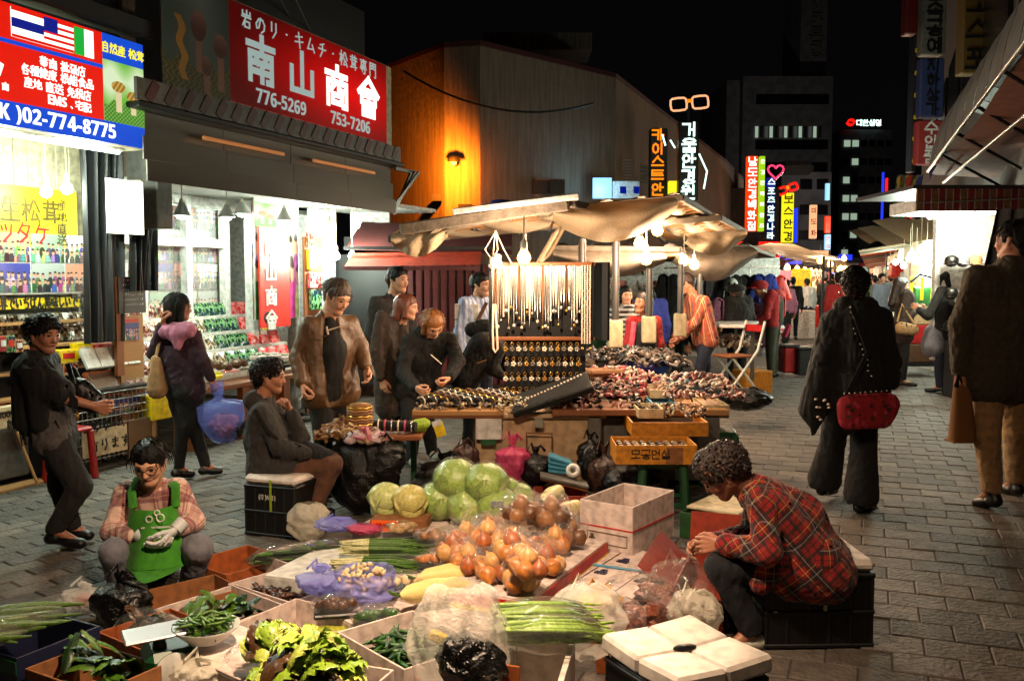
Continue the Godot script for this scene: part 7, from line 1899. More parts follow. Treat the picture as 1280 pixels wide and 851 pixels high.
func produce():
	var o
	var b
	var k
	# --- cartons on the ground, front to back
	var t1 = tray("open brown carton with an empty inside, nearest the squatting woman", V(-1.837,0.102,-4.335), V(-1.628,0.106,-4.113), V(-1.504,0.107,-4.607), 0.13, "cardboard", "carton", "empty cartons")
	tray("empty orange brown carton behind the brown one", V(-1.747,0.104,-4.831), V(-1.458,0.108,-4.605), V(-1.301,0.11,-4.982), 0.13, "cardboard_orange", "carton", "empty cartons")
	var t2 = tray("orange carton of bagged spinach in front of the white ones", V(-1.769,0.113,-3.826), V(-1.464,0.118,-3.605), V(-1.297,0.121,-3.917), 0.12, "cardboard_orange")
	var t3 = tray("white carton of mixed herbs behind the bean bowl", V(-1.628,0.116,-4.086), V(-1.288,0.121,-3.826), V(-1.112,0.123,-4.243), 0.12, "carton_white")
	var t4 = tray("white carton of dried brown mushrooms", V(-1.398,0.119,-4.425), V(-1.058,0.124,-4.134), V(-1.036,0.124,-4.457), 0.12, "carton_white")
	var t5 = tray("pinkish carton of long green gourds", V(-1.182,0.162,-3.772), V(-0.744,0.169,-3.507), V(-0.652,0.17,-3.899), 0.15, "carton_white")
	var t6 = tray("white carton of bagged spinach stems beside the seated woman's bag", V(-1.354,0.15,-4.824), V(-0.949,0.156,-4.46), V(-0.846,0.157,-4.827), 0.15, "carton_white")
	var t7 = tray("white carton of glossy green chili peppers", V(-0.689,0.23,-3.531), V(-0.383,0.234,-3.18), V(-0.221,0.237,-3.546), 0.2, "carton_white")
	var t8 = tray("white carton holding a heap of green leaf lettuce", V(-0.939,0.226,-3.069), V(-0.522,0.232,-2.914), V(-0.398,0.234,-3.18), 0.22, "carton_white")
	var t9 = tray("dark blue and green carton of wrapped cucumbers at the picture's corner", V(-2.188,0.207,-3.507), V(-1.842,0.212,-3.328), V(-1.755,0.214,-3.691), 0.24, "carton_navy")
	part("rim_band", B.new().box(V(0, 0.2, t9.get_meta("d") / 2 + 0.003), V(t9.get_meta("w"), 0.05, 0.004)), "paint_green", t9)
	var t10 = tray("low carton of loose spinach leaves by the scale", V(-1.809,0.173,-3.32), V(-1.448,0.178,-3.111), V(-1.393,0.179,-3.406), 0.16, "cardboard")
	var t11 = tray("small tray of dark plums below the chili carton", V(-0.574,0.191,-3.21), V(-0.381,0.194,-3.04), V(-0.298,0.196,-3.175), 0.12, "cardboard_orange")
	for e in [[V(-1.217,0.152,-4.423), V(-0.636,0.16,-4.213), V(-0.404,0.164,-4.805), 0.16, "white flat box under the green onions", "paint_white"], [V(-0.75,0.169,-4.222), V(-0.43,0.174,-4.028), V(-0.126,0.178,-4.758), 0.18, "white flat box stamped with red marks beside the green onions", "carton_white"], [V(-0.876,0.147,-4.021), V(-0.536,0.152,-3.644), V(-0.29,0.156,-4.077), 0.16, "flat white box under the lilac bag of peeled garlic", "carton_white"], [V(-1.335,0.18,-3.48), V(-0.968,0.185,-3.184), V(-0.936,0.186,-3.56), 0.2, "pale box with a blue underside carrying the bean bowl", "carton_white"], [V(-0.904,0.186,-5.111), V(0,0.2,-4.83), V(0.194,0.203,-5.491), 0.2, "wide white boxes under the wrapped cabbages", "carton_white"], [V(-0.329,0.235,-4.029), V(0.075,0.241,-3.839), V(0.403,0.246,-4.791), 0.24, "red and yellow banded carton carrying the bagged onions", "carton_white"], [V(0.19,0.163,-4.273), V(0.542,0.168,-4.063), V(0.728,0.171,-4.782), 0.16, "flat white carton tied with blue cord under the open white carton", "carton_white"]]:
		o = tray(e[4], e[0], e[1], e[2], e[3], e[5], "flat_box", "closed white boxes under the vegetables")
		var w: float = o.get_meta("w")
		var d: float = o.get_meta("d")
		part("lid", B.new().box(V(0, e[3] + 0.004, 0), V(w, 0.012, d * 0.496), Basis.IDENTITY, 0.003), e[5], o, Transform3D(Basis.IDENTITY, V(0, 0, d * 0.25)))
		part("lid", B.new().box(V(0, e[3] + 0.002, 0), V(w, 0.012, d * 0.496), Basis.IDENTITY, 0.003), e[5], o, Transform3D(Basis.IDENTITY, V(0, 0, -d * 0.25)))
		if e[4].begins_with("red and yellow"):
			part("red_band", B.new().box(V(0, e[3] - 0.03, d / 2 + 0.003), V(w, 0.05, 0.004)), "ink_red", o)
			part("red_band", B.new().box(V(w / 2 + 0.003, e[3] - 0.03, 0), V(0.004, 0.05, d)), "ink_red", o)
			part("yellow_band", B.new().box(V(0, e[3] - 0.065, d / 2 + 0.003), V(w, 0.02, 0.004)), "paint_yellow", o)
			part("yellow_band", B.new().box(V(w / 2 + 0.003, e[3] - 0.065, 0), V(0.004, 0.02, d)), "paint_yellow", o)
		if e[4].begins_with("white flat box stamped"):
			part("stamp", write("LW", 0.07, 0.14), "ink_red", o, Transform3D(Basis(V(0, 1, 0), PI / 2), V(w / 2 + 0.003, 0.05, d * 0.35)))
			part("stamp", write("BB1", 0.06, 0.14), "ink_navy", o, Transform3D(Basis(V(0, 1, 0), PI / 2), V(w / 2 + 0.003, 0.07, -d * 0.05)))
		if e[4].begins_with("flat white carton tied"):
			for q in [-0.12, 0.1]: part("seam", B.new().box(V(q, e[3] + 0.012, 0), V(0.004, 0.003, d)), "paint_brown", o)
			part("blue_cord", B.new().tube([V(-w * 0.4, e[3] + 0.016, 0.02), V(w * 0.5, e[3] + 0.016, -0.02), V(w * 0.5 + 0.01, 0.02, -0.02)], 0.007, 6), "plastic_cyan", o)
			for q in [[-0.1, 0.12], [0.12, 0.14], [-0.08, -0.1]]: part("stamp", write("品", 0.06, 0.12), "ink_navy", o, Transform3D(Basis(V(1, 0, 0), -PI / 2), V(q[0], e[3] + 0.013, q[1])))
	# --- open white carton and the red flaps beside it
	o = tray("open white carton with a thin red stripe, stacked on the flat one", V(0.367,0.426,-4.901), V(0.628,0.429,-4.712), V(0.845,0.433,-5.155), 0.26, "carton_white", "carton", "", 0.01)
	part("stripe", B.new().box(V(0, 0.13, o.get_meta("d") / 2 + 0.002), V(o.get_meta("w"), 0.006, 0.003)), "ink_red", o)
	part("stripe", B.new().box(V(o.get_meta("w") / 2 + 0.002, 0.13, 0), V(0.003, 0.006, o.get_meta("d"))), "ink_red", o)
	part("printed_frame", write("品", 0.035, 0.1), "ink_olive", o, Transform3D(Basis.IDENTITY, V(-0.1, 0.05, o.get_meta("d") / 2 + 0.002)))
	part("printed_frame", B.new().bar(V(-0.11, 0.1, 0), V(0.13, 0.1, 0), 0.004, 0.002).bar(V(-0.11, 0.04, 0), V(0.13, 0.04, 0), 0.004, 0.002).bar(V(-0.11, 0.04, 0), V(-0.11, 0.1, 0), 0.004, 0.002).bar(V(0.13, 0.04, 0), V(0.13, 0.1, 0), 0.004, 0.002), "ink_olive", o, Transform3D(Basis.IDENTITY, V(0, 0, o.get_meta("d") / 2 + 0.003)))
	o = tray("open red brown carton with flaps up in front of the plaid shirt woman", V(0.712,0.171,-4.108), V(0.948,0.174,-4.026), V(1.159,0.177,-4.761), 0.16, "cardboard_red")
	part("flap", B.new().box(V(0, 0.26, -o.get_meta("d") / 2 - 0.02), V(o.get_meta("w") * 1.1, 0.2, 0.008), Basis(V(1, 0, 0), -0.2), 0.002), "cardboard_red", o)
	part("flap", B.new().box(V(-o.get_meta("w") / 2 - 0.08, 0.2, 0), V(0.2, 0.008, o.get_meta("d") * 0.8), Basis(V(0, 0, 1), -0.7), 0.002), "cardboard_red", o)
	part("flap", B.new().box(V(0, 0.12, o.get_meta("d") / 2 + 0.03), V(o.get_meta("w"), 0.14, 0.008), Basis(V(1, 0, 0), 0.4), 0.002), "cardboard_red", o)
	tray("orange brown carton of crinkled clear bags before the red one", V(0.343,0.145,-3.661), V(0.661,0.15,-3.529), V(0.934,0.154,-4.041), 0.14, "cardboard_orange")
	o = tray("green box topped with a yellow lid beneath the green stool", V(1.038,0.176,-5.597), V(1.31,0.18,-5.394), V(1.499,0.182,-6.03), 0.18, "box_green")
	part("lid", B.new().box(V(0, 0.19, 0), V(o.get_meta("w") * 1.02, 0.02, o.get_meta("d") * 0.7), Basis.IDENTITY, 0.006), "plastic_cream", o)
	part("sticker", B.new().box(V(0.0, 0.12, o.get_meta("d") / 2 + 0.004), V(0.09, 0.12, 0.004)), "paint_yellow", o)
	# --- crates with white foam lids
	for e in [[V(1.323,-0.044,-3.9), 0.03, 0.46, "dark plastic crate with a foam lid, seat of the plaid shirt woman"], [V(-1.474,0.033,-5.75), -0.35, 0.36, "black plastic crate with a foam lid, seat of the woman in dark jacket"], [V(0.573,0.193,-2.8), 0.5, 0.36, "dark crate under a quilted white foam seat at the picture's bottom"]]:
		var w: float = e[2]
		var p: Vector3 = V(e[0].x, slope(e[0].x), e[0].z - 0.17)
		o = thing("plastic_crate", e[3], "crate", p, e[1], "foam topped crates")
		var h = 0.33
		var d = 0.36
		for q in [-1, 1]:
			part("side", B.new().box(V(0, h / 2, q * d / 2), V(w, h, 0.014), Basis.IDENTITY, 0.004), "plastic_black", o)
			part("end", B.new().box(V(q * w / 2, h / 2, 0), V(0.014, h, d), Basis.IDENTITY, 0.004), "plastic_black", o)
			for y in [0.012, h * 0.48, h - 0.012]: part("rib", B.new().box(V(0, y, q * (d / 2 + 0.008)), V(w + 0.02, 0.018, 0.016), Basis.IDENTITY, 0.004), "plastic_black", o)
			for x in 6: part("rib", B.new().box(V(-w / 2 + x * w / 5, h / 2, q * (d / 2 + 0.006)), V(0.014, h, 0.014), Basis.IDENTITY, 0.004), "plastic_black", o)
			for y in [0.012, h * 0.48, h - 0.012]: part("rib", B.new().box(V(q * (w / 2 + 0.008), y, 0), V(0.016, 0.018, d), Basis.IDENTITY, 0.004), "plastic_black", o)
			for x in 8: part("hand_slot", B.new().box(V(-w * 0.32 + (x % 4) * w * 0.21, 0.07 + int(x / 4) * 0.05, q * (d / 2 + 0.0075)), V(w * 0.1, 0.025, 0.004)), "paint_black", o)
		part("bottom", B.new().box(V(0, 0.015, 0), V(w - 0.02, 0.02, d - 0.02)), "plastic_black", o)
		part("print", write("(주)서울", 0.03, 0.12), "paint_white", o, Transform3D(Basis.IDENTITY, V(-0.08, h * 0.72, d / 2 + 0.008)))
		var lid = thing("foam_lid", e[3].replace("dark plastic crate with a foam lid, seat of", "dirty white foam lid on the crate under").replace("black plastic crate with a foam lid, seat of", "white foam lid on the crate under").replace("dark crate under a quilted white foam seat", "white foam seat creased in four with a hole"), "lid", p + V(0, h, 0), e[1], "foam lids")
		if e[0].z > -3.2:
			for q in [[-1, -1], [1, -1], [-1, 1], [1, 1]]: part("foam_block", B.new().box(V(q[0] * w * 0.272, 0.035, q[1] * d * 0.29), V(w * 0.546, 0.06, d * 0.582), Basis(V(0, 0, 1), q[0] * 0.05) * Basis(V(1, 0, 0), q[1] * -0.05), 0.012), "foam", lid)
			part("hole", B.new().ball(V(0.0, 0.06, 0.0), V(0.045, 0.006, 0.028), 14), "paint_black", lid)
		else: part("foam_block", B.new().box(V(0, 0.028, 0), V(w * 1.06, 0.055, d * 1.06), Basis.IDENTITY, 0.02), "foam", lid)
		part("strap", B.new().box(V(0.02, -0.06, d * 0.53 + 0.012), V(0.016, 0.2, 0.003)), "plastic_cream" if e[2] > 0.4 else "sign_lime_matte", lid)
	# --- vegetables
	var cols = ["onion_skin", "onion_pale", "onion_dark"]
	var ob = [V(-0.232,0.252,-4.598), V(-0.117,0.253,-4.706), V(0,0.255,-4.505), V(-0.15,0.253,-4.235), V(0.007,0.255,-4.157), V(0.107,0.257,-4.319), V(0.215,0.258,-4.494), V(-0.288,0.251,-4.388), V(-0.113,0.358,-4.239), V(0,0.35,-4.07), V(-0.087,0.254,-4.072), V(0.042,0.256,-3.938), V(-0.202,0.252,-4.213), V(0.163,0.257,-4.173), V(0.068,0.346,-3.838)]
	var ol = ["at the pile's back beside the cabbages", "in the middle of the back row", "between the top bag and the potatoes", "in the front row next to the plastic bag", "in the front row over the red band", "in front of the potato bags", "at the pile's far end by the flat carton", "lowest beside the white radishes", "riding on top of the pile's back row", "riding on top toward the potatoes", "nearest the translucent plastic bag", "at the carton's very front corner", "behind the white radishes at the front", "beside the red band's far half", "on top above the front corner"]
	for i in ob.size(): net_bag("film bag of yellow onions " + ol[i], ob[i], "onion", cols, 5 + i % 2, 0.042, "film bags of onions")
	var pb = [V(0,0.26,-4.895), V(0.123,0.262,-4.953), V(0.257,0.264,-4.85), V(0.294,0.264,-4.611), V(0.049,0.371,-4.647), V(0.202,0.373,-4.577)]
	var pl = ["left of the potato pile by the cabbage", "at the back of the potato pile", "beside the pale radishes", "at the carton's far corner", "on top at the left", "on top by the radishes"]
	for i in pb.size(): net_bag("film bag of brown potatoes " + pl[i], pb[i], "potato", ["potato", "potato_dark"], 5, 0.045, "film bags of potatoes")
	var cb = [[V(-0.328,0.335,-5.311), "wrapped round cabbage crowning the pile's near side", 0.13], [V(-0.147,0.338,-5.222), "wrapped round cabbage crowning the pile's far side", 0.125], [V(-0.424,0.204,-5.34), "wrapped cabbage at the pile's lower corner", 0.125], [V(-0.259,0.206,-5.224), "wrapped cabbage low in the middle of the pile", 0.115], [V(-0.082,0.209,-5.18), "wrapped cabbage with a small blue label", 0.125], [V(0.024,0.24,-5.346), "wrapped cabbage farthest along the pile", 0.1], [V(-0.038,0.299,-5.339), "small wrapped cabbage behind the labelled one", 0.085]]
	for e in cb:
		o = thing("cabbage", e[1], "cabbage", e[0], rnd(0, 6), "film wrapped cabbages")
		var r: float = e[2]
		part("head", cabbage_head(r, 4), "cabbage", o)
		for i in 4: part("outer_leaf", B.new().sheet(10, 8, func(u, v): return Basis(V(0, 1, 0), i * 1.57 + u * 1.9) * V(0, r * (0.85 - 0.92 * cos(0.25 + v * (1.5 + 0.25 * sin(u * 9.0 + i)))), -r * 1.03 * sin(0.25 + v * 1.5))), "cabbage_pale" if i % 2 else "cabbage_leaf", o)
		part("film", B.new().ball(V(0, r * 0.9, 0), V(r * 1.1, r * 0.98, r * 1.1), 22, Basis.IDENTITY, 0.04), "film", o)
		if e[1].ends_with("label"): part("label", B.new().box(V(0, r * 1.2, r * 0.98), V(0.07, 0.035, 0.004), Basis(V(1, 0, 0), -0.4)), "ink_navy", o, Transform3D(Basis(V(0, 1, 0), -o.rotation.y)))
	for e in [[V(-0.736,0.259,-5.274), "green tinted white cabbage on the orange box", "cabbage_pale"], [V(-0.589,0.261,-5.211), "pale yellow cabbage with a cut crown on the orange box", "cabbage_yellow"]]:
		o = thing("cabbage", e[1], "cabbage", e[0], 0.3, "bare cabbages on the orange box")
		part("head", cabbage_head(0.1, 3), e[2], o)
		for i in 4: part("outer_leaf", leaf(0.17, 0.2, 1.45, 0.01, i), e[2], o, Transform3D(Basis(V(0, 1, 0), i * 1.57) * Basis(V(1, 0, 0), -0.3), Basis(V(0, 1, 0), i * 1.57) * V(0, -0.01, -0.083)))
	o = thing("fruit_box", "orange printed box under the two bare cabbages", "box", V(-0.633,0.191,-5.112))
	part("carton", B.new().box(V(0, 0.035, -0.06), V(0.32, 0.08, 0.2), Basis(V(0, 1, 0), -0.08), 0.006), "cardboard", o)
	part("printed_panel", B.new().box(V(-0.08, 0.035, 0.046), V(0.15, 0.078, 0.004), Basis(V(0, 1, 0), -0.08)), "sign_orange_matte", o)
	part("printed_word", write("ORANGE", 0.02, 0.12), "ink_red", o, Transform3D(Basis(V(0, 1, 0), -0.08), V(-0.13, 0.04, 0.047)))
	for e in [[V(-0.353,0.195,-3.969), 0.5, "long pale radish half hidden by the plastic bag"], [V(-0.289,0.196,-4.177), 0.35, "second pale radish behind the first"], [V(0.238,0.274,-5.405), 1.2, "stubby yellow white radish behind the potatoes"], [V(0.307,0.255,-5.113), 1.0, "yellow white radish leaning by the open white carton"]]:
		o = thing("radish", e[2], "radish", e[0], e[1], "pale radishes")
		part("root", B.new().tube([V(-0.15, 0.05, 0), V(-0.11, 0.052, 0), V(0.0, 0.055, 0), V(0.12, 0.05, 0), V(0.17, 0.045, 0), V(0.22, 0.04, 0)], [0.012, 0.04, 0.05, 0.042, 0.022, 0.003], 14), "radish", o)
		for i in 6: part("stem", B.new().tube([V(-0.15, 0.05, 0), V(-0.2, 0.06 + rnd(0, 0.02), rnd(-0.03, 0.03))], [0.006, 0.003], 5), "leek_green", o)
	bunch("bundle of spring onions tied at the middle, upper one on the white box", V(-0.674,0.18,-4.697), 0.12, 0.46, 0.13, 0.07, 46, "leek_white", "leek_green", false, "spring_onion_bundle", "spring onion bundles", 0.0055)
	bunch("bundle of spring onions lying nearest the lilac bag", V(-0.669,0.18,-4.435), 0.02, 0.46, 0.11, 0.06, 46, "leek_white", "leek_green", false, "spring_onion_bundle", "spring onion bundles", 0.0055)
	for i in 4: bunch("film wrapped spinach stems, %s in the carton" % ["first", "second", "third", "last"][i], V(-1.178,0.102,-4.781) + V(i * 0.09 - 0.06, 0, -i * 0.05), 0.5, 0.3, 0.1, 0.08, 16, "leek_green", "dark_leaf", true, "spinach_bundle", "film wrapped spinach", 0.008)
	for i in 3: bunch("film wrapped celery stalks %s in the white foam carton" % ["at the back", "in the middle", "in front"][i], V(0.119,0.302,-3.333) + V(0.02 * i, 0.02, 0.09 * i), 0.12, 0.4, 0.12, 0.09, 24, "celery", "celery", true, "celery_bundle", "film wrapped celery", 0.0105)
	o = tray("tall white foam carton of wrapped celery at the front", V(-0.077,0.299,-2.885), V(0.153,0.302,-2.843), V(0.262,0.304,-3.267), 0.3, "foam", "carton", "", 0.02)
	for i in 3: bunch("film wrapped cucumber pack %s in the dark blue carton" % ["farthest", "in the middle", "nearest"][i], V(-1.885,0.252,-3.541) + V(-0.03 * i - 0.04, 0.0, 0.1 * i), 0.45, 0.36, 0.11, 0.06, 7, "cucumber", "cucumber", true, "cucumber_pack", "film wrapped cucumbers", 0.017)
	for i in 3: part("gourd", B.new().tube([V(-0.2, 0.07, 0), V(-0.15, 0.08, 0), V(0.0, 0.085, 0.01), V(0.15, 0.08, 0.0), V(0.2, 0.07, 0)], [0.006, 0.035, 0.045, 0.04, 0.008], 12), "gourd", thing("gourd", "striped yellow green gourd, %s of three in the pinkish carton" % ["nearest", "middle", "farthest"][i], "gourd", t5.transform * V(-0.02 + 0.03 * i, -0.01, 0.1 - i * 0.09), t5.rotation.y + 0.35 + 0.1 * i, "gourds in the pinkish carton"))
	# peppers, beans, mushrooms, plums: every one its own thing
	var pep = []
	for i in 4:
		var cv = rnd(-0.03, 0.03)
		pep.append(["pod", B.new().tube([V(-0.06, 0, 0), V(-0.03, 0.004, cv * 0.5), V(0.02, 0.005, cv), V(0.065, 0, 0)], [0.006, 0.009, 0.0075, 0.0015], 8).mesh(), ["pepper", "pepper_dark"][i % 2], "stalk", B.new().tube([V(-0.06, 0, 0), V(-0.085, 0.006, 0)], 0.003, 5).mesh(), "leek_green"])
	strew("chili_pepper", "glossy green chili pepper heaped in the white carton", "pepper", "chili peppers in the carton", pep, 190, t7, 0.06, 0.18)
	var mus = []
	for i in 3: mus.append(["cap", B.new().lathe([V2(0.004, -0.006), V2(0.02, -0.008), V2(0.026, 0.0), V2(0.018, 0.012), V2(0.001, 0.016)], 10, Transform3D.IDENTITY, 0.12).mesh(), ["mushroom", "mushroom_dark"][i % 2], "stem", B.new().tube([V(0, -0.006, 0), V(0.004, -0.03, 0)], 0.006, 6).mesh(), "mushroom"])
	strew("dried_mushroom", "dried brown mushroom heaped in the white carton", "mushroom", "dried mushrooms in the carton", mus, 90, t4, 0.04, 0.11, true, 0.4, 0.4, 1.2)
	o = thing("bowl", "white bowl of green beans on the pale box", "bowl", V(-1.186,0.217,-3.482))
	part("bowl_wall", B.new().lathe([V2(0.001, 0.0), V2(0.07, 0.002), V2(0.12, 0.05), V2(0.128, 0.062), V2(0.12, 0.06), V2(0.075, 0.014), V2(0.001, 0.012)], 28), "paint_white", o)
	o.set_meta("w", 0.22)
	o.set_meta("d", 0.22)
	var bean = []
	for i in 3:
		var cv = rnd(-0.02, 0.02)
		bean.append(["pod", B.new().tube([V(-0.055, 0, 0), V(0, 0.004, cv), V(0.055, 0, 0)], [0.003, 0.007, 0.002], 7).mesh(), ["bean", "pepper", "bean"][i]])
	strew("green_bean", "green bean heaped in the white bowl", "bean", "green beans in the bowl", bean, 70, o, 0.03, 0.1, true, 0.42, 0.42)
	var plum = [["plum", B.new().ball(Vector3.ZERO, V(0.018, 0.016, 0.018), 10).mesh(), "plum"]]
	strew("plum", "dark plum in the low orange tray", "plum", "plums in the tray", plum, 24, t11, 0.03, 0.06)
	# leafy heaps
	var greens = func(label, at, turn, n, w, l, ms, spread, up, called = "leafy_greens"):
		var g = thing(called, label, "vegetable", at, turn, "loose leafy greens")
		for i in n:
			var a = rnd(0, TAU)
			var rr = sqrt(rnd(0, 1)) * spread
			part("leaf", leaf(w * rnd(0.7, 1.2), l * rnd(0.7, 1.2), rnd(0.5, 1.6), w * (0.3 if called == "lettuce" else 0.16), i + 5, 8, 8), ms[i % ms.size()], g, Transform3D(Basis(V(0, 1, 0), a) * Basis(V(1, 0, 0), rnd(0.1, 1.3)), V(cos(a) * rr, rnd(0, 0.05), sin(a) * rr * 0.7) + V(0, up * (1.0 - rr / spread), 0)))
		return g
	greens.call("frilly green leaf lettuce heaped at the picture's bottom", V(-0.743,0.229,-3.1) + V(0, 0, -0.05), 0.0, 120, 0.085, 0.13, ["lettuce", "lettuce_light", "lettuce", "lettuce_light", "lettuce", "lettuce_light", "lettuce_red"], 0.2, 0.08, "lettuce")
	greens.call("loose spinach leaves piled beside the scale", t10.transform * V(0, 0.1, 0), 0.0, 34, 0.04, 0.16, ["dark_leaf", "bean", "leek_green"], 0.17, 0.05)
	greens.call("mixed red and green herbs in the white carton", t3.transform * V(-0.05, 0.05, 0), 0.0, 36, 0.05, 0.1, ["dark_leaf", "lettuce_red", "leek_green", "bean"], 0.17, 0.04)
	greens.call("dark mustard greens at the back of the herb carton", t3.transform * V(0.12, 0.05, -0.03), 0.0, 26, 0.06, 0.09, ["dark_leaf", "bean"], 0.1, 0.05)
	for i in 3:
		o = greens.call("bagged dark greens in the orange carton, %s" % ["near end", "middle", "far end"][i], t2.transform * V(-0.13 + i * 0.13, 0.04, 0), 0.0, 16, 0.06, 0.11, ["dark_leaf", "lettuce_red", "dark_leaf"], 0.08, 0.04)
		part("film", B.new().ball(V(0, 0.06, 0), V(0.11, 0.08, 0.12), 18, Basis.IDENTITY, 0.1), "film", o)
	# small packs and bags
	for e in [[V(-0.611,0.206,-4.931), "film tray of sliced ginger before the orange box", "ginger"], [V(-0.416,0.209,-4.8), "film tray of tan root vegetables beside the ginger", "potato"], [V(-0.496,0.188,-4.135), "film tray of bean sprouts between the garlic and the onions", "garlic"], [V(-0.373,0.189,-4.431), "film tray of small carrots by the onion carton", "onion_skin"], [V(-0.569,0.166,-3.761), "film tray of green peppers before the garlic bag", "pepper"], [V(-0.763,0.164,-3.898), "film tray of brown mushrooms before the garlic bag", "mushroom"]]:
		o = thing("vegetable_pack", e[1], "packet", e[0], 0.2, "film trays of roots")
		part("foam_tray", B.new().box(V(0, 0.01, 0), V(0.19, 0.02, 0.12), Basis.IDENTITY, 0.006), "paint_black", o)
		for i in 9: part("root", B.new().ball(V(rnd(-0.07, 0.07), 0.04 + rnd(0, 0.025), rnd(-0.035, 0.035)), V(0.04, 0.018, 0.02), 9, Basis(V(0, 1, 0), rnd(0, 3)), 0.15), e[2], o)
		part("film", B.new().ball(V(0, 0.04, 0), V(0.11, 0.055, 0.075), 16, Basis.IDENTITY, 0.08), "film", o)
	o = thing("plastic_bag", "lilac plastic bag open around a heap of peeled garlic", "bag", V(-0.668,0.16,-4.065))
	part("sack", sack(0.3, 0.15, 0.26, 61, 0.7, true, 0.14), "bag_lilac", o)
	for i in 110: part("garlic_clove", garlic_mesh(), "garlic", o, Transform3D(Basis(V(rnd(-1, 1), rnd(-1, 1), rnd(-1, 1)).normalized(), rnd(0, 3)), V(rnd(-0.1, 0.1), 0.05 + 0.1 * rnd(0, 1), rnd(-0.09, 0.09))))
	bag("empty lilac plastic bag flopped beside the garlic", V(-0.903,0.136,-4.238), 0.22, 0.14, 0.2, "bag_lilac", 62, 0.6)
	bag("crumpled lilac plastic bag beyond the spring onions", V(-0.998,0.185,-5.132), 0.24, 0.08, 0.16, "bag_lilac", 63, 0.9)
	bag("striped purple packet of wipes by the lilac bag", V(-0.827,0.188,-5.058), 0.2, 0.06, 0.12, "bag_pink", 64, 0.95)
	bag("clear white plastic bag standing open before the black crate", V(-1.273,-0.019,-5.644), 0.26, 0.24, 0.2, "bag_white", 65, 0.95)
	o = thing("plastic_bag", "large translucent plastic bag full of black plastic sheets at the front", "bag", V(-0.183,0.137,-3.089))
	part("sack", sack(0.34, 0.44, 0.26, 66, 0.97, false, 0.16), "film_dull", o)
	part("sheet_roll", sack(0.24, 0.2, 0.16, 67, 0.95, false, 0.2), "bag_black", o, Transform3D(Basis(V(0, 0, 1), -0.5), V(0.0, 0.1, 0.1)))
	part("yellow_slip", B.new().box(V(-0.06, 0.27, 0.06), V(0.08, 0.04, 0.02), Basis(V(0, 0, 1), -0.4), 0.01), "paint_yellow", o)
	o = thing("cardboard_sheet", "strip of orange cardboard against the translucent bag", "cardboard", V(-0.022,0.2,-3.065))
	part("sheet", B.new().box(V(0, 0.02, 0.05), V(0.1, 0.2, 0.01), Basis(V(0, 1, 0), -0.3)), "cardboard_orange", o)
	bag("black bag standing beside the squatting woman's knee", V(-1.796,-0.007,-4.132), 0.26, 0.28, 0.22, "bag_black", 68, 0.72)
	bag("clear bag of pink sweet potatoes behind the cucumber carton", V(-2.082,-0.011,-4.365), 0.2, 0.16, 0.16, "film_dull", 69, 0.72)
	for i in 4: part("sweet_potato", B.new().ball(V(rnd(-0.05, 0.05), 0.05 + rnd(0, 0.04), rnd(-0.04, 0.04)), V(0.06, 0.03, 0.03), 10, Basis(V(0, 1, 0), rnd(0, 3))), "sweet_potato", get_child(get_child_count() - 1))
	bag("clear film bag beside the lettuce", V(-0.933,0.206,-3.244), 0.2, 0.1, 0.16, "film", 70, 0.85)
	bag("crinkled clear bag spilling from the orange brown carton", V(0.545,0.108,-3.822), 0.34, 0.26, 0.3, "film", 71, 0.9)
	bag("clear bag glinting against the red carton flap", V(0.742,0.111,-3.97), 0.3, 0.28, 0.26, "film", 72, 0.85)
	bag("clear bag of pinkish packs at the carton's near end", V(0.43,0.106,-3.706), 0.26, 0.2, 0.24, "film", 73, 0.9)
	for e in [V(0.554,0.088,-3.89), V(0.704,0.091,-3.995), V(0.458,0.087,-3.806), V(0.664,0.11,-4.101)]: part("wrapped_pack", sack(0.2, 0.13, 0.16, int(e.x * 1000), 0.95, false, 0.3), "pack_brown", thing("wrapped_pack", "brownish film pack %s in the carton of clear bags" % ["in the middle", "toward the red flap", "at the near end", "at the back"][[0, 1, 2, 3][int(absf(e.x * 977)) % 4]], "packet", e, rnd(0, 3), "packs in the carton"))
	bag("white plastic bag with green print beside the plaid shirt woman's foot", V(0.786,0.062,-3.868), 0.24, 0.22, 0.2, "bag_white", 74, 0.9)
	bag("yellow plastic bag crumpled in front of the tied carton", V(0.37,0.166,-3.855), 0.2, 0.14, 0.16, "bag_yellow", 75, 0.65)
	bag("green net bag under the yellow plastic bag", V(0.26,0.124,-3.89), 0.22, 0.12, 0.2, "bag_green", 76, 0.9)
	bag("crumpled clear plastic bag beside the celery carton", V(0.304,0.105,-3.583), 0.3, 0.3, 0.26, "film_dull", 77, 0.9)
	bag("narrow dark net bag wedged by the onion carton", V(0.195,0.063,-4.208), 0.12, 0.13, 0.3, "bag_black", 78, 0.9)
	bag("white plastic pouch before the spinach carton", V(-1.158,0.083,-3.317), 0.2, 0.14, 0.16, "bag_white", 79, 0.8)
	# --- the scale
	o = thing("weighing_scale", "green weighing scale with a flat grey pan", "scale", V(-1.35,0.08,-3.433), 0.5)
	part("body", B.new().box(V(0.04, 0.06, -0.02), V(0.2, 0.14, 0.2), Basis.IDENTITY, 0.03), "plastic_green", o)
	part("neck", B.new().lathe([V2(0.03, 0.12), V2(0.02, 0.17), V2(0.04, 0.18)], 12), "iron", o)
	part("pan", B.new().box(V(-0.02, 0.19, 0), V(0.22, 0.012, 0.16), Basis(V(0, 0, 1), 0.03), 0.005), "steel_matte", o)
	part("dial", B.new().lathe([V2(0.001, 0), V2(0.07, 0), V2(0.07, 0.012), V2(0.001, 0.012)], 20, Transform3D(Basis(V(1, 0, 0), PI / 2), V(0.04, 0.06, 0.08))), "paint_white", o)
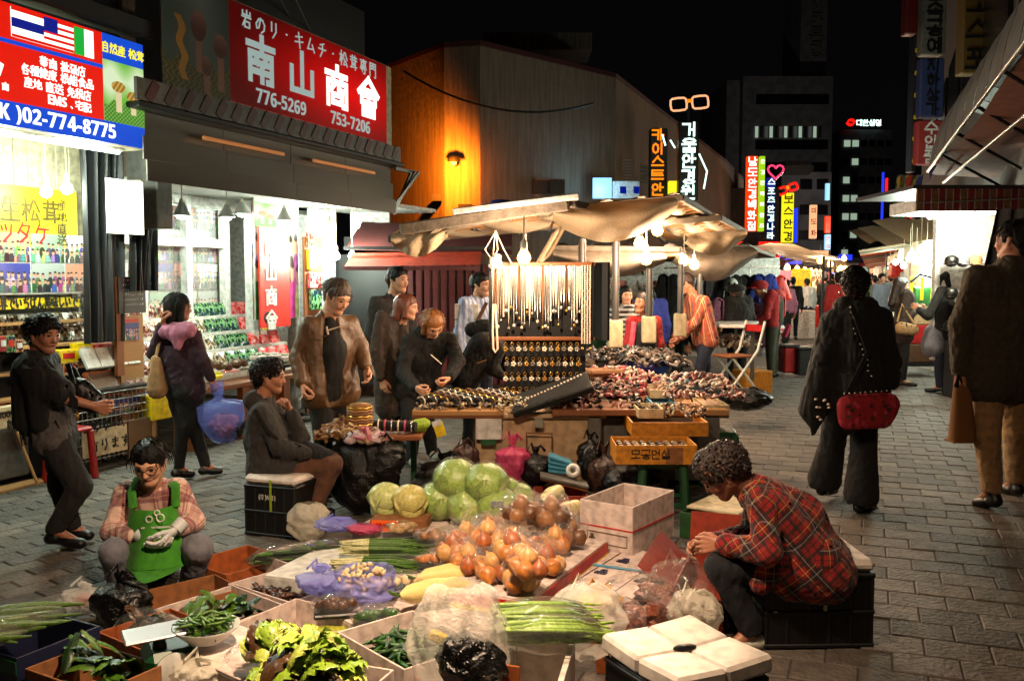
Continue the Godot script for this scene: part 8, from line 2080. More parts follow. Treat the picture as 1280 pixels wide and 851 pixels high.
func cabbage_head(r, lobes) -> B:
	return B.new().sheet(56, 30, func(u, v):
		var a = u * TAU
		var s = fposmod(u * lobes + v * 1.1 + 0.12 * sin(v * 11.0 + a * 2.0), 1.0)
		var q = r * (1.0 + 0.1 * (1.0 - s) * (1.0 - s) * sin(PI * v) + 0.012 * sin(a * 17.0 + v * 6.0) * sin(PI * v))
		return V(cos(a) * sin(PI * v) * q, r * 0.86 - cos(PI * v) * q * 0.88, sin(a) * sin(PI * v) * q))
var garlic_cache = null
func garlic_mesh():
	if garlic_cache == null: garlic_cache = B.new().lathe([V2(0.001, -0.014), V2(0.009, -0.01), V2(0.011, 0.0), V2(0.006, 0.011), V2(0.001, 0.017)], 8).mesh()
	return garlic_cache
func clad(o, called, m, bones: Array, cell = 0.013, folds = 0.011, k = 0.05, cuts = []):
	var s = Sdf.new()
	s.noise = nz
	s.folds = folds
	s.fold_scale = V(1500, 220, 1500)
	for e in bones: s.bone(e[0], e[1], e[2], e[3], k, e[4] if e.size() > 4 else Vector3.ONE)
	for e in cuts: s.cut(e[0], e[1], e[2], e[3])
	var b = B.new()
	s.into(b, cell)
	return part(called, b, m, o)
func glasses(o, J, m):
	var hf = head_frame(J)
	for i in 2:
		var q = []
		for k in 15: q.append(hf * V((i - 0.5) * 0.066 + 0.027 * cos(TAU * k / 14), 0.003 + 0.019 * sin(TAU * k / 14), 0.1 - absf((i - 0.5) * 0.066 + 0.027 * cos(TAU * k / 14)) * 0.15))
		part("glasses_rim", B.new().tube(q, 0.0022, 5), m, o)
		part("glasses_arm", B.new().tube([hf * V((i - 0.5) * 0.118, 0.006, 0.09), hf * V((i - 0.5) * 0.156, 0.008, 0.0)], 0.002, 5), m, o)
	part("glasses_bridge", B.new().tube([hf * V(-0.008, 0.006, 0.101), hf * V(0.008, 0.006, 0.101)], 0.002, 5), m, o)
func strap(o, pts, m, w = 0.014, called = "strap"): return part(called, B.new().tube(pts, w, 7, true, 0.35), m, o)
func people():
	var o
	var J
	J = {"h": 1.6, "face": V(-0.85, -0.75, -0.15), "crown": V(-0.6, 0.7, 0.1), "hip": V(0.205,0.329,-0.2), "ch": V(0.074,0.537,-0.2), "nk": V(-0.126,0.68,-0.2), "hd": V(-0.243,0.748,-0.2),
		"s0": V(-0.039,0.641,-0.34), "e0": V(-0.05,0.411,-0.42), "w0": V(-0.253,0.389,-0.34), "s1": V(-0.11,0.646,-0.05), "e1": V(-0.102,0.464,0.03), "w1": V(-0.258,0.459,-0.1),
		"k0": V(-0.197,0.296,-0.34), "a0": V(-0.096,0.007,-0.36), "t0": V(-0.231,-0.069,-0.36), "k1": V(-0.259,0.355,-0.12), "a1": V(-0.119,0.071,-0.12), "t1": V(-0.237,-0.007,-0.1),
		"h0": V(-0.12, -0.02, 0), "h1": V(-0.12, -0.01, -0.03), "p1": V(0.2, -0.3, -1), "p0": V(0.2, -0.2, 1), "c0": 0.75, "c1": 0.75}
	o = person("woman in red plaid shirt sitting hunched on a foam topped crate", V(1.167,0.017,-3.788), J, {"top": "plaid_red", "top_name": "plaid_shirt", "coat": 0.3, "legs": "navy_cloth", "legw": 1.1, "shoe": "canvas_shoe", "low": true, "hair": "hair_brown", "style": "perm", "folds": 0.009, "sleeve": 0.97, "fine": 0.0052, "fat": 1.06}, 0.0105)
	clad(o, "shirt_tail", "plaid_red", [[V(0.143,0.389,-0.1), V(0.206,0.312,-0.1), 0.12, 0.1], [V(0.21,0.327,-0.3), V(0.277,0.245,-0.3), 0.12, 0.1], [V(-0.019,0.43,-0.08), V(-0.108,0.304,-0.06), 0.09, 0.05]], 0.012)
	J = {"h": 1.6, "face": V(0.06, -0.42, 1), "crown": V(0, 1, 0.35), "hip": V(-0.105,0.116,-0.3), "ch": V(-0.073,0.328,-0.22), "nk": V(-0.045,0.516,-0.14), "hd": V(-0.01,0.676,-0.04),
		"s0": V(-0.193,0.489,-0.16), "e0": V(-0.224,0.304,-0.05), "w0": V(0.03,0.31,0.12), "s1": V(0.09,0.507,-0.16), "e1": V(0.207,0.356,-0.05), "w1": V(0.175,0.36,0.12),
		"k0": V(-0.144,0.243,0.12), "a0": V(-0.17,-0.024,-0.02), "t0": V(-0.105,-0.007,0.15), "k1": V(0.292,0.26,0.12), "a1": V(0.187,-0.007,-0.02), "t1": V(0.264,0.01,0.15),
		"h0": V(0.11, -0.03, 0.06), "h1": V(-0.06, -0.07, 0.07), "p0": V(0, 0.9, -0.4), "p1": V(0.0, 0.8, -0.6), "c0": 0.6, "c1": 0.5}
	o = person("woman in green apron and glasses squatting behind the empty cartons", V(-1.902,-0.029,-4.759), J, {"top": "plaid_pink", "top_name": "plaid_shirt", "folds": 0.008, "legs": "light_grey", "legw": 1.12, "shoe": "leather_black", "hair": "hair_black", "style": "short", "fringe": 0.035, "sleeve": 0.8, "fat": 1.06, "fine": 0.0055, "skin": "skin_pale"}, 0.011)
	for i in 2:
		var g = B.new()
		hand(g, J["w%d" % i], J["h%d" % i], J["p%d" % i], 1.0 if i == 0 else -1.0, 1.06, 0.004, 0.55)
		g.tube([J["w%d" % i] - J["h%d" % i] * 0.5, J["w%d" % i]], [0.036, 0.034], 12, false)
		part("glove", g, "glove", o)
	part("apron_bib", B.new().sheet(14, 14, func(u, v): return V(-0.11,0.447,-0.03).lerp(V(0.131,0.456,-0.03), u).lerp(V(-0.089,0.17,0.1).lerp(V(0.234,0.186,0.1), u), v) + V(0, 0, 0.1 * sin(PI * u) + 0.02 + 0.012 * sin(u * 11.0 + v * 5.0))), "green_apron", o)
	part("apron_skirt", B.new().sheet(12, 6, func(u, v): return V(-0.089,0.17,0.1).lerp(V(0.234,0.186,0.1), u).lerp(V(0.017,0.142,0.22).lerp(V(0.187,0.167,0.22), u), v) + V(0, 0, 0.1 * sin(PI * u) + 0.02)), "green_apron", o)
	for e in [[V(-0.089,0.438,0), V(-0.124,0.523,-0.07), V(-0.117,0.577,-0.14)], [V(0.134,0.446,0), V(0.11,0.541,-0.07), V(0.035,0.553,-0.17)]]: part("apron_strap", B.new().tube(e, 0.026, 8, true, 0.3), "green_apron", o)
	for e in [[V(0.041,0.414,0.12), 0.016], [V(0.099,0.422,0.12), 0.02], [V(0.079,0.445,0.11), 0.014]]: part("emblem", B.new().tube(ring_path(e[1]).map(func(p): return p + e[0]), 0.004, 5, false), "paint_white", o)
	part("emblem", B.new().bar(V(0.003,0.371,0.13), V(0.159,0.379,0.13), 0.008, 0.003, 0.0, Vector3.BACK), "paint_white", o)
	glasses(o, J, "iron")
	J = {"h": 1.56, "face": V(1, -0.1, -0.02), "hip": V(-0.062,0.352,-0.1), "ch": V(-0.09,0.588,-0.1), "nk": V(-0.101,0.84,-0.1), "hd": V(-0.051,0.989,-0.1),
		"s0": V(-0.075,0.767,0.06), "e0": V(0.056,0.564,0.12), "w0": V(0.231,0.506,0.06), "s1": V(-0.097,0.744,-0.28), "e1": V(0.114,0.551,-0.25), "w1": V(0.059,0.745,-0.2),
		"k0": V(0.387,0.434,0.04), "a0": V(0.263,0.149,0.04), "t0": V(0.362,0.091,0.04), "k1": V(0.329,0.407,-0.2), "a1": V(0.217,0.121,-0.2), "t1": V(0.314,0.055,-0.2), "h1": V(-0.03, 0.1, 0.02), "p1": V(-0.6, 0, 0.3), "c1": 1.2}
	o = person("woman in dark jacket sitting on a black crate with hand to chin", V(-1.552,-0.023,-5.954), J, {"top": "charcoal", "coat": 0.25, "legs": "brown_cloth", "shoe": "leather_black", "low": true, "hair": "hair_black", "style": "perm", "fat": 1.12, "fringe": -0.02, "hood": true}, 0.012)
	strap(o, [V(-0.093,0.802,0.12), V(0.009,0.666,0.17), V(0.178,0.492,0.12)], "velvet")
	clad(o, "shoulder_bag", "navy_cloth", [[V(0.213,0.535,0.02), V(0.342,0.472,0.02), 0.05, 0.06]], 0.014)
	J = stand(1.74, 0.5, {"j": {"face": V(0.75, -0.5, 0.6), "hip": V(0.029,0.818,0), "ch": V(0.027,1.108,0), "nk": V(0.028,1.355,0.02), "hd": V(0.098,1.499,0.06), "s0": V(-0.104,1.293,0.1), "s1": V(0.164,1.294,-0.12), "e0": V(-0.191,1.056,0.1), "w0": V(-0.141,0.865,0.2),
		"e1": V(0.236,1.123,-0.12), "w1": V(0.296,0.969,0), "k0": V(-0.01,0.447,0.1), "k1": V(0.123,0.444,-0.02), "a0": V(-0.025,0.073,0.05), "a1": V(0.132,0.056,-0.08), "t0": V(0.041,0.054,0.2), "t1": V(0.215,0.036,0.05), "c0": 0.9}})
	o = person("grey haired man in open brown leather jacket looking down", V(-1.396,-0.021,-6.884), J, {"top": "leather_brown", "legs": "black_cloth", "shoe": "leather_black", "hair": "hair_grey", "skin": "skin_pale", "brow": "hair_grey", "open": [[V(0.067,1.412,0.12), V(0.128,0.698,0.18), 0.075, 0.1]], "coat": 0.12, "folds": 0.006}, 0.012)
	clad(o, "shirt", "black_cloth", [[V(0.023,0.782,0), V(0.031,1.109,0.02), 0.125, 0.128], [V(0.031,1.109,0.02), V(0.03,1.326,0.03), 0.128, 0.06]], 0.014, 0.005)
	part("pendant", B.new().bar(V(0.051,1.258,0.2), V(0.143,1.286,0.19), 0.014, 0.008).bar(V(0.057,1.228,0.2), V(0.046,1.287,0.2), 0.02, 0.01), "pearl", o)
	for e in [[V(-0.061,1.22,0.25), V(0.055,1.22,0.25)], [V(0.168,1.268,0.17), V(0.218,1.294,0.12)]]: part("zip", B.new().bar(e[0], e[1], 0.008, 0.006), "cord_tan", o)
	part("cigarette", B.new().tube([V(-0.144,0.757,0.27), V(-0.113,0.801,0.25)], 0.004, 6), "paint_white", o)
	J = {"h": 1.56, "face": V(0.9, -0.1, 0.42), "hip": V(-0.066,0.678,0), "ch": V(-0.13,0.94,0), "nk": V(-0.166,1.18,0), "hd": V(-0.112,1.313,0.02), "s0": V(-0.111,1.115,0.13), "e0": V(0.08,0.953,0.18), "w0": V(0.221,0.897,0.12), "s1": V(-0.166,1.102,-0.15), "e1": V(-0.142,0.882,-0.25), "w1": V(0.024,0.888,-0.2),
		"k0": V(0.105,0.399,0.08), "a0": V(-0.044,0.138,0.1), "t0": V(0.108,0.054,0.1), "k1": V(-0.101,0.368,-0.1), "a1": V(-0.034,0.103,-0.1), "t1": V(0.064,0.047,-0.1), "c0": 0.9, "c1": 0.9}
	o = person("woman in fringed black shawl and grey shirt walking past the snack shelves", V(-2.727,-0.041,-5.581), J, {"top": "grey_cloth", "top_name": "shirt", "sleeve": 0.4, "legs": "dark_cloth", "shoe": "leather_black", "low": true, "hair": "hair_black", "style": "perm", "fringe": 0.0, "fat": 1.1, "pad": 0.014, "legw": 1.15}, 0.012)
	clad(o, "shawl", "black_cloth", [[V(-0.135,1.14,0.1), V(-0.18,1.138,-0.14), 0.085, 0.08], [V(-0.172,1.087,0.05), V(-0.187,0.801,0.06), 0.12, 0.1], [V(-0.111,1.105,0.13), V(0.047,0.985,0.17), 0.085, 0.085], [V(-0.078,1.08,0.16), V(-0.074,0.791,0.15), 0.08, 0.06], [V(-0.272,1.052,-0.1), V(-0.291,0.801,-0.1), 0.1, 0.08]], 0.014)
	for i in 26: part("fringe", B.new().tube([V(-0.245,0.79,0.08) + V(i * 0.011, rnd(-0.01, 0.03), rnd(-0.05, 0.1)), V(-0.239,0.673,0.08) + V(i * 0.011, rnd(-0.03, 0.02), rnd(-0.04, 0.08))], 0.005, 4), "black_cloth", o)
	for i in 8: part("fringe", B.new().tube([V(0.11,0.999,0.2) + V(i * 0.008, 0.02 - i * 0.01, 0), V(0.111,0.894,0.2) + V(i * 0.008, rnd(-0.03, 0.02), 0)], 0.004, 4), "black_cloth", o)
	o = thing("handbag", "black leather handbag on the arm of the woman in the shawl", "bag", V(-2.727,-0.041,-5.581))
	clad(o, "pouch", "leather_black", [[V(0.094,0.958,0.03), V(0.18,0.909,0.03), 0.1, 0.075, V(1, 1, 1.5)]], 0.013, 0.006)
	strap(o, [V(0.091,1.023,0.08), V(0.047,1.142,0.06), V(0.056,1.102,0), V(0.12,0.986,0.02)], "leather_black", 0.016)
	part("buckle", B.new().ball(V(0.133,0.838,0.14), V(0.012, 0.03, 0.012), 8), "gold", o)
	J = stand(1.58, 2.4, {"j": {"face": V(0.8, -0.05, -0.55), "hip": V(-0.162,0.722,0), "ch": V(-0.201,1.014,0), "nk": V(-0.215,1.265,0), "hd": V(-0.198,1.416,0), "s0": V(-0.061,1.189,0.05), "s1": V(-0.354,1.169,-0.05), "e0": V(0.022,0.975,0.08), "w0": V(0.078,0.829,0.06), "e1": V(-0.418,1.034,0), "w1": V(-0.294,1.289,0.1),
		"k0": V(-0.097,0.392,-0.02), "a0": V(-0.011,0.09,-0.02), "t0": V(0.069,0.039,-0.1), "k1": V(-0.171,0.431,0.05), "a1": V(-0.201,0.104,0.08), "t1": V(-0.132,0.034,0), "h1": V(0.02, 0.1, 0), "c0": 1.2, "c1": 1.1}})
	o = person("woman in purple hoodie carrying a blue plastic bag past the shop window", V(-2.539,-0.038,-7.55), J, {"top": "purple_cloth", "top_name": "hoodie", "legs": "black_cloth", "legw": 0.9, "shoe": "leather_black", "low": true, "hair": "hair_black", "style": "long", "pad": 0.012})
	clad(o, "hood", "pink_cloth", [[V(-0.288,1.236,0.07), V(-0.081,1.25,0.1), 0.05, 0.05], [V(-0.264,1.218,0.1), V(-0.088,1.226,0.12), 0.06, 0.06], [V(-0.173,1.187,0.12), V(-0.158,1.098,0.15), 0.06, 0.03]], 0.014)
	o = thing("plastic_bag", "translucent blue plastic bag in the hand of the purple hooded woman", "bag", V(-2.539,-0.038,-7.55))
	part("sack", sack(0.38, 0.5, 0.3, 81, 0.62, false, 0.05), "bag_blue", o, Transform3D(Basis(V(0, 0, 1), 0.12), V(0.178,0.306,0.06)))
	part("contents", sack(0.24, 0.2, 0.2, 82, 0.95, false, 0.2), "pink_cloth", o, Transform3D(Basis.IDENTITY, V(0.186,0.346,0.06)))
	part("contents", sack(0.2, 0.16, 0.18, 83, 0.95, false, 0.2), "black_cloth", o, Transform3D(Basis.IDENTITY, V(0.242,0.348,0.03)))
	o = thing("shoulder_bag", "beige cloth shoulder bag at the back of the purple hooded woman", "bag", V(-2.539,-0.038,-7.55))
	clad(o, "pouch", "khaki", [[V(-0.353,0.992,0.12), V(-0.346,0.757,0.12), 0.04, 0.085, V(1, 1, 1.3)]], 0.014)
	strap(o, [V(-0.36,0.979,0.12), V(-0.339,1.15,0.06), V(-0.333,1.229,-0.05)], "khaki")
	J = stand(1.72, 0.7, {"j": {"face": V(0.85, -0.05, 0.55), "hd": V(0.057,1.614,0.04), "nk": V(0.013,1.455,0)}})
	person("young man in dark grey jacket standing behind the auburn haired woman", V(-1.14,-0.017,-8.768), J, {"top": "charcoal", "legs": "black_cloth", "shoe": "leather_black", "hair": "hair_black", "skin": "skin_pale"}, 0.016)
	J = stand(1.58, 1.3, {"j": {"face": V(1, -0.12, 0.12), "hd": V(0.159,1.376,0.04), "nk": V(0.096,1.219,0), "ch": V(0.051,0.977,0), "hip": V(0.02,0.677,0)}})
	person("auburn haired woman in long brown coat facing the stall", V(-1.089,-0.016,-8.144), J, {"top": "coat_brown", "top_name": "coat", "coat": 0.75, "legs": "black_cloth", "shoe": "leather_black", "low": true, "hair": "hair_auburn", "style": "bob", "fringe": 0.02, "skin": "skin_pale"}, 0.014)
	J = {"h": 1.6, "face": V(0.4, -0.75, 0.6), "crown": V(0.1, 0.9, 0.5), "hip": V(-0.112,0.693,-0.25), "ch": V(-0.01,0.961,-0.1), "nk": V(0.051,1.163,0.02), "hd": V(0.114,1.243,0.12), "s0": V(-0.091,1.096,0.04), "s1": V(0.251,1.104,-0.04), "e0": V(-0.14,0.829,0.1), "w0": V(-0.01,0.726,0.32), "e1": V(0.325,0.92,0.06), "w1": V(0.258,0.801,0.28),
		"k0": V(-0.07,0.346,-0.1), "a0": V(-0.106,0.04,-0.15), "t0": V(-0.048,0.028,0), "k1": V(0.048,0.36,-0.1), "a1": V(0.077,0.097,-0.15), "t1": V(0.132,0.084,0), "h0": V(0.08, -0.04, 0.08), "h1": V(-0.06, -0.06, 0.08), "c0": 0.8, "c1": 0.8}
	o = person("blond woman in black jacket bending over the bangle rolls", V(-0.78,-0.012,-7.843), J, {"top": "black_cloth", "coat": 0.15, "legs": "black_cloth", "shoe": "canvas_shoe", "low": true, "hair": "hair_blond", "style": "bob", "fringe": 0.03, "skin": "skin_pale", "hood": true}, 0.013)
	part("drawstring", B.new().tube([V(0.1,0.993,0.2), V(0.194,0.915,0.22)], 0.005, 5), "pearl", o)
	J = stand(1.68, 0.8, {"j": {"face": V(0.85, -0.05, 0.5), "hd": V(0.03,1.552,0.04)}})
	o = person("young man in pale blue striped shirt beside the necklace board", V(-0.346,-0.005,-9.372), J, {"top": "stripe_blue", "top_name": "shirt", "legs": "denim", "shoe": "leather_black", "hair": "hair_black", "skin": "skin_pale"}, 0.016)
	strap(o, [V(0.089,1.377,0.14), V(0.026,1.242,0.18), V(-0.054,1.083,0.2)], "brown_cloth", 0.02)
	J = {"h": 1.6, "face": V(0.9, -0.5, -0.1), "hip": V(-0.126,0.754,0), "ch": V(0.045,0.995,0), "nk": V(0.229,1.024,0), "hd": V(0.372,0.973,-0.1), "s0": V(0.16,1.005,0.12), "s1": V(0.199,1.014,-0.14), "e0": V(0.119,0.827,0.16), "w0": V(0.244,0.738,0.12), "e1": V(0.243,0.815,-0.1), "w1": V(0.329,0.699,-0.1), "k0": V(-0.08,0.411,0.1), "a0": V(-0.109,0.084,0.1), "t0": V(0.004,0.034,0.1), "k1": V(-0.06,0.381,-0.1), "a1": V(-0.076,0.046,-0.1), "t1": V(0.04,-0.005,-0.1)}
	o = person("bent over vendor in black with head behind the necklace board", V(-0.286,-0.004,-8.12), J, {"top": "black_cloth", "legs": "black_cloth", "shoe": "leather_black", "hair": "hair_black", "face": false, "fat": 1.2, "sleeve": 0.75}, 0.015)
	part("waistband", B.new().bar(V(-0.061,0.871,0.19), V(0.064,0.913,0.19), 0.02, 0.01), "khaki", o)
	clad(o, "backpack", "velvet", [[V(-0.07,1.163,-0.05), V(0.044,1.191,-0.05), 0.07, 0.07]], 0.016)
	J = stand(1.66, 4.15, {"j": {"face": V(-0.85, -0.5, -0.15), "hd": V(-0.251,1.514,0), "nk": V(-0.159,1.365,0), "ch": V(-0.046,1.136,0), "hip": V(0.008,0.816,0), "s0": V(-0.167,1.312,-0.16), "s1": V(-0.052,1.299,0.16), "e1": V(-0.174,1.026,0.2), "w1": V(-0.324,0.844,0.12), "e0": V(-0.217,1.026,-0.2), "w0": V(-0.35,0.818,-0.12)}})
	person("man in orange striped shirt working at the stall with his back turned", V(2.411,0.036,-11.473), J, {"top": "stripe_warm", "top_name": "striped_shirt", "legs": "denim", "shoe": "leather_black", "hair": "hair_brown", "pad": 0.026, "fat": 1.05, "skin": "skin"}, 0.014)
	J = stand(1.55, 3.6, {"j": {"face": V(-0.6, -0.1, -0.8), "hd": V(-0.034,1.355,0)}})
	o = person("man in black jacket and flat cap seen from behind", V(3.11,0.047,-12.604), J, {"top": "black_cloth", "legs": "black_cloth", "shoe": "leather_black", "hair": "hair_grey", "fat": 1.15, "face": false}, 0.018)
	part("flat_cap", B.new().ball(J.hd + V(0, 0.07, 0), V(0.13, 0.065, 0.14), 14), "charcoal", o)
	J = stand(1.62, 4.2, {"j": {"face": V(-0.8, -0.55, 0.1), "hd": V(-0.225,1.385,0), "nk": V(-0.124,1.249,0), "e1": V(-0.173,0.971,0.2), "w1": V(-0.33,0.858,0.15)}})
	o = person("man in red cap and camouflage vest leaning over the clothes counter", V(4.075,0.061,-14.302), J, {"top": "red_cloth", "top_name": "sweater", "legs": "camo", "legw": 1.2, "shoe": "leather_black", "hair": "hair_grey", "face": false}, 0.018)
	clad(o, "vest", "camo", [[J.hip + V(0, 0.05, 0), J.ch, 0.15, 0.15]], 0.02)
	part("red_cap", B.new().ball(J.hd + V(0, 0.06, 0), V(0.135, 0.08, 0.14), 14).ball(J.hd + V(-0.12, 0.02, 0.02), V(0.09, 0.015, 0.09), 12), "red_cloth", o)
	J = stand(1.5, 0.5, {"j": {"face": V(0.3, -0.1, 1), "hd": V(-0.012,1.399,0)}})
	person("woman in black and white striped top behind the sleeved poles", V(1.317,0.02,-10.578), J, {"top": "stripe_black", "top_name": "striped_top", "legs": "dark_cloth", "hair": "hair_black", "style": "bob", "skin": "skin_pale", "shoe": "leather_black"}, 0.018)
	J = {"h": 1.55, "face": V(-0.7, 0.15, 0.5), "hip": V(0.031,0.747,-0.1), "ch": V(0.029,1.008,-0.1), "nk": V(0.035,1.195,-0.1), "hd": V(0.007,1.334,-0.08), "s0": V(-0.109,1.157,-0.05), "s1": V(0.149,1.152,-0.15), "e0": V(-0.146,0.934,0), "w0": V(-0.078,0.797,0.1), "e1": V(0.176,0.927,-0.1), "w1": V(0.081,0.789,0), "k0": V(-0.099,0.627,0.15), "k1": V(0.06,0.627,0.15), "a0": V(-0.092,0.303,0.12), "a1": V(0.068,0.303,0.12), "t0": V(-0.109,0.258,0.25), "t1": V(0.049,0.258,0.25)}
	o = person("seated vendor in red with a dark vest and lilac scarf", V(1.32,0.02,-9.228), J, {"top": "red_cloth", "top_name": "sweater", "legs": "black_cloth", "hair": "hair_brown", "style": "bob", "skin": "skin"}, 0.016)
	clad(o, "vest", "velvet", [[V(0.013,0.855,0.02), V(0.011,1.064,0.02), 0.13, 0.11]], 0.02)
	part("chair", B.new().box(V(0.04,0.594,-0.15), V(0.4, 0.06, 0.36), Basis.IDENTITY, 0.02).box(V(0.042,0.38,-0.15), V(0.36, 0.3, 0.3), Basis.IDENTITY, 0.02), "paint_slate", o)
	strap(o, [V(-0.105,1.164,0.1), V(-0.122,1.022,0.12), V(-0.137,0.879,0.12)], "ink_pink", 0.03)
	J = stand(1.55, 3.3, {"j": {"hd": V(-0.014,1.335,0)}})
	person("person in bright blue top standing behind the seated red vendor", V(1.795,0.027,-11.921), J, {"top": "blue_cloth", "top_name": "top", "legs": "dark_cloth", "hair": "hair_black", "face": false}, 0.022)
	J = stand(1.6, 1.2, {"lean": 0.5, "j": {"hd": V(0.179,1.38,-0.3)}})
	person("person in black jacket leaning behind the cream sleeved pole", V(2.203,0.033,-12.28), J, {"top": "black_cloth", "legs": "dark_cloth", "hair": "hair_black", "face": false}, 0.022)
	J = stand(1.62, PI, {"j": {"face": V(0.3, 0, -1), "nk": V(0.018,1.405,0), "hd": V(0.01,1.527,0), "ch": V(0.024,1.169,0), "hip": V(0.012,0.819,0), "s1": V(-0.128,1.292,0), "s0": V(0.181,1.314,0), "e1": V(-0.214,1.039,0.05), "e0": V(0.275,1.024,0), "w1": V(-0.093,0.806,-0.1), "w0": V(0.262,0.806,-0.1),
		"k0": V(0.105,0.435,-0.02), "a0": V(0.09,0.088,0), "t0": V(0.21,0.003,-0.12), "k1": V(-0.039,0.457,-0.2), "a1": V(-0.064,0.13,-0.3), "t1": V(0.047,0.056,-0.42)}})
	o = person("woman in black shawl and wide trousers walking away", V(2.278,0.034,-6.145), J, {"top": "black_cloth", "top_name": "black_top", "legs": "black_cloth", "legw": 1.3, "flare": 1.75, "leg_len": 0.9, "shoe": "leather_black", "low": true, "fat": 1.1, "face": false, "style": "perm"}, 0.013)
	clad(o, "shawl", "black_cloth", [[V(0.021,1.324,0), V(0.021,0.873,0), 0.15, 0.19], [V(-0.128,1.282,0), V(-0.261,0.702,0.02), 0.09, 0.09], [V(0.182,1.303,0), V(0.262,0.894,0), 0.09, 0.07], [V(-0.239,0.718,0.05), V(-0.267,0.529,0.05), 0.07, 0.012, V(1, 1, 1.8)]], 0.015, 0.014)
	clad(o, "scarf", "black_cloth", [[V(-0.063,1.389,0.02), V(0.086,1.389,0.02), 0.075, 0.075]], 0.014)
	for i in 2: part("earring", B.new().ball(V(0.094,1.485,0.02) - V(i * 0.19, 0, 0), V(0.008, 0.016, 0.008), 6), "silver", o)
	for i in 14: part("sequin", B.new().ball(V(-0.076,1.394,0.17).lerp(V(0.033,0.953,0.24), i / 13.0) + V(rnd(-0.02, 0.02), 0, 0), V(0.008, 0.006, 0.004), 6), "silver", o)
	for i in 9: part("sequin", B.new().ball(V(-0.301,0.73,0.14) + V(rnd(-0.02, 0.12), rnd(-0.09, 0.06), 0), V(0.014, 0.008, 0.006), 6), "pearl", o)
	o = thing("shoulder_bag", "red patterned shoulder bag at the hip of the woman in black", "bag", V(2.278,0.034,-6.145))
	clad(o, "pouch", "bag_floral", [[V(-0.096,0.755,0.24), V(0.169,0.76,0.2), 0.08, 0.08, V(1, 1, 1.5)], [V(-0.094,0.672,0.24), V(0.14,0.676,0.2), 0.07, 0.07, V(1, 1, 1.5)]], 0.012, 0.006)
	strap(o, [V(-0.128,0.797,0.24), V(0.019,1.108,0.24), V(-0.062,1.394,0.16)], "velvet", 0.02)
	for i in 10: part("stud", B.new().ball(V(-0.162,0.85,0.33).lerp(V(0.164,0.864,0.28), i / 9.0), V(0.007, 0.007, 0.005), 6), "silver", o)
	J = stand(1.62, 1.4, {"j": {"face": V(0.95, -0.2, 0.1), "hd": V(-0.041,1.424,0), "nk": V(-0.092,1.231,0), "w0": V(0.075,1.057,0.2), "e0": V(-0.099,0.901,0.2), "w1": V(0.229,1.069,-0.1), "e1": V(0.093,0.904,-0.2)}})
	o = person("long haired woman in taupe coat chatting beside the trolley", V(5.556,0.083,-13.046), J, {"top": "coat_brown", "top_name": "coat", "coat": 0.35, "legs": "black_cloth", "legw": 0.85, "shoe": "coat_brown", "hair": "hair_brown", "style": "long", "skin": "skin_pale"}, 0.018)
	o = thing("handbag", "tan leather handbag on the arm of the woman in taupe", "bag", V(5.556,0.083,-13.046))
	clad(o, "pouch", "khaki", [[V(-0.151,0.839,0.3), V(0.038,0.814,0.25), 0.09, 0.08, V(1, 1, 1.4)]], 0.018)
	strap(o, [V(-0.209,0.928,0.3), V(-0.116,1.17,0.22), V(0.033,0.905,0.28)], "khaki", 0.016)
	J = stand(1.66, 4.0, {"j": {"face": V(-0.8, -0.1, -0.4), "hd": V(-0.07,1.523,0), "e1": V(-0.315,1.03,0.2), "w1": V(-0.389,1.11,0.1)}})
	o = person("woman in black sweater and grey skirt facing the taupe coat", V(5.782,0.087,-12.283), J, {"top": "black_cloth", "top_name": "sweater", "legs": "denim", "legw": 1.1, "shoe": "leather_black", "hair": "hair_black", "style": "bob", "face": false}, 0.018)
	clad(o, "skirt", "light_grey", [[V(-0.11,0.775,0), V(-0.127,0.625,0), 0.15, 0.17], [V(0.082,0.775,0), V(0.109,0.625,0), 0.14, 0.15]], 0.02)
	J = stand(1.9, 3.5, {"j": {"face": V(-0.55, 0, -0.8), "hd": V(0.059,1.817,0), "nk": V(0.033,1.645,0), "ch": V(0.007,1.317,0), "hip": V(0.005,0.926,0), "s1": V(-0.216,1.576,0.05), "s0": V(0.268,1.581,-0.05), "e1": V(-0.307,1.266,0.06), "w1": V(-0.297,0.942,0.05), "e0": V(0.346,1.26,-0.05), "w0": V(0.388,0.949,-0.1),
		"k1": V(-0.104,0.501,0.05), "a1": V(-0.053,0.134,0.05), "t1": V(-0.091,0.021,-0.05), "k0": V(0.173,0.515,-0.1), "a0": V(0.297,0.122,-0.3), "t0": V(0.284,0.024,-0.42), "c1": 1.2}})
	o = person("tall man in khaki brown jacket and tan trousers walking away", V(3.318,0.05,-6.214), J, {"top": "khaki_dark", "legs": "khaki", "legw": 1.12, "shoe": "leather_black", "hair": "hair_black", "style": "short", "coat": 0.12, "hood": true, "pad": 0.03, "fat": 1.05, "face": false}, 0.013)
	part("cuff", B.new().tube([V(-0.298,0.974,0.05), V(-0.296,0.92,0.05)], 0.055, 12), "olive", o)
	o = thing("shopping_bag", "tan woven shopping bag hanging from the tall man's hand", "bag", V(3.318,0.05,-6.214))
	part("pouch", B.new().sheet(24, 8, func(u, v): return V(-0.27,0.463,0.05).lerp(V(-0.283,0.855,0.05), v) + V(cos(u * TAU) * lerpf(0.092, 0.055, v) * pow(absf(cos(u * TAU)) + 0.001, -0.35), 0, sin(u * TAU) * lerpf(0.07, 0.035, v))), "straw", o)
	part("bottom", B.new().box(V(-0.27,0.469,0.05), V(0.18, 0.01, 0.13)), "straw", o)
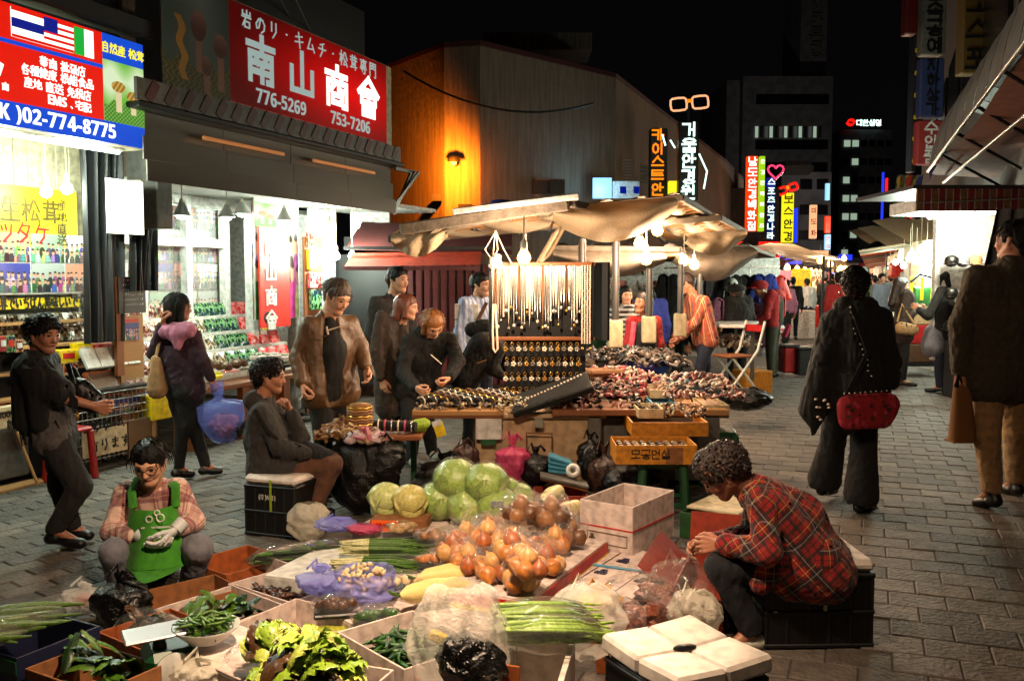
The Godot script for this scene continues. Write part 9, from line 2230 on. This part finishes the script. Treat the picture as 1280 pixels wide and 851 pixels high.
	strap(o, [V(-0.335,0.837,0.08), V(-0.312,0.921,0.06), V(-0.276,0.837,0.08)], "velvet", 0.02)
	# --- farther walkers
	J = stand(1.5, 3.1, {"stride": 0.16})
	person("walker in white shirt and jeans down the street", V(7.513,0.113,-23.431), J, {"top": "white_cloth", "top_name": "shirt", "legs": "denim", "hair": "hair_black", "shoe": "leather_black", "face": false}, 0.026)
	var far = [[V(6.652,0.1,-18.782), 1.62, "red_cloth", "walker in red jacket half hidden by the woman in black"], [V(8.366,0.125,-26.463), 1.5, "beige_cloth", "walker in beige beyond the white shirted one"], [V(8.239,0.124,-24.249), 1.6, "black_cloth", "walker in black beside the red jacket"], [V(8.126,0.122,-20.261), 1.6, "light_grey", "walker in grey blue beyond the taupe coat"], [V(9.198,0.138,-23.355), 1.55, "dark_cloth", "dark dressed walker near the umbrella"], [V(9.114,0.137,-22.155), 1.6, "black_cloth", "walker in black past the umbrella"], [V(9.745,0.146,-25.314), 1.6, "charcoal", "walker in charcoal at the street's middle"], [V(10.262,0.154,-27.668), 1.6, "brown_cloth", "walker in brown at the far street"], [V(10.645,0.16,-30.577), 1.6, "navy_cloth", "walker in navy at the far street"], [V(10.559,0.158,-31.762), 1.6, "red_cloth", "small red dressed walker at the far street"], [V(11.351,0.17,-31.504), 1.6, "beige_cloth", "small beige dressed walker at the far street"], [V(11.642,0.175,-29.721), 1.6, "white_cloth", "small white dressed walker at the far street"], [V(12.091,0.181,-31.866), 1.6, "black_cloth", "small black dressed walker at the far street"], [V(6.826,0.102,-22.376), 1.55, "dark_cloth", "shopper in dark clothes at the far canopies"], [V(6.161,0.092,-20.659), 1.5, "pink_cloth", "shopper in pink at the far canopies"]]
	for i in far.size():
		J = stand(far[i][1], [3.1, 2.8, 3.5, 0.3][i % 4], {"stride": 0.12 if i % 2 else -0.1})
		person(far[i][3], far[i][0], J, {"top": far[i][2], "legs": ["denim", "black_cloth", "dark_cloth"][i % 3], "hair": "hair_black", "shoe": "leather_black", "face": false, "fine": 0.02}, 0.034)
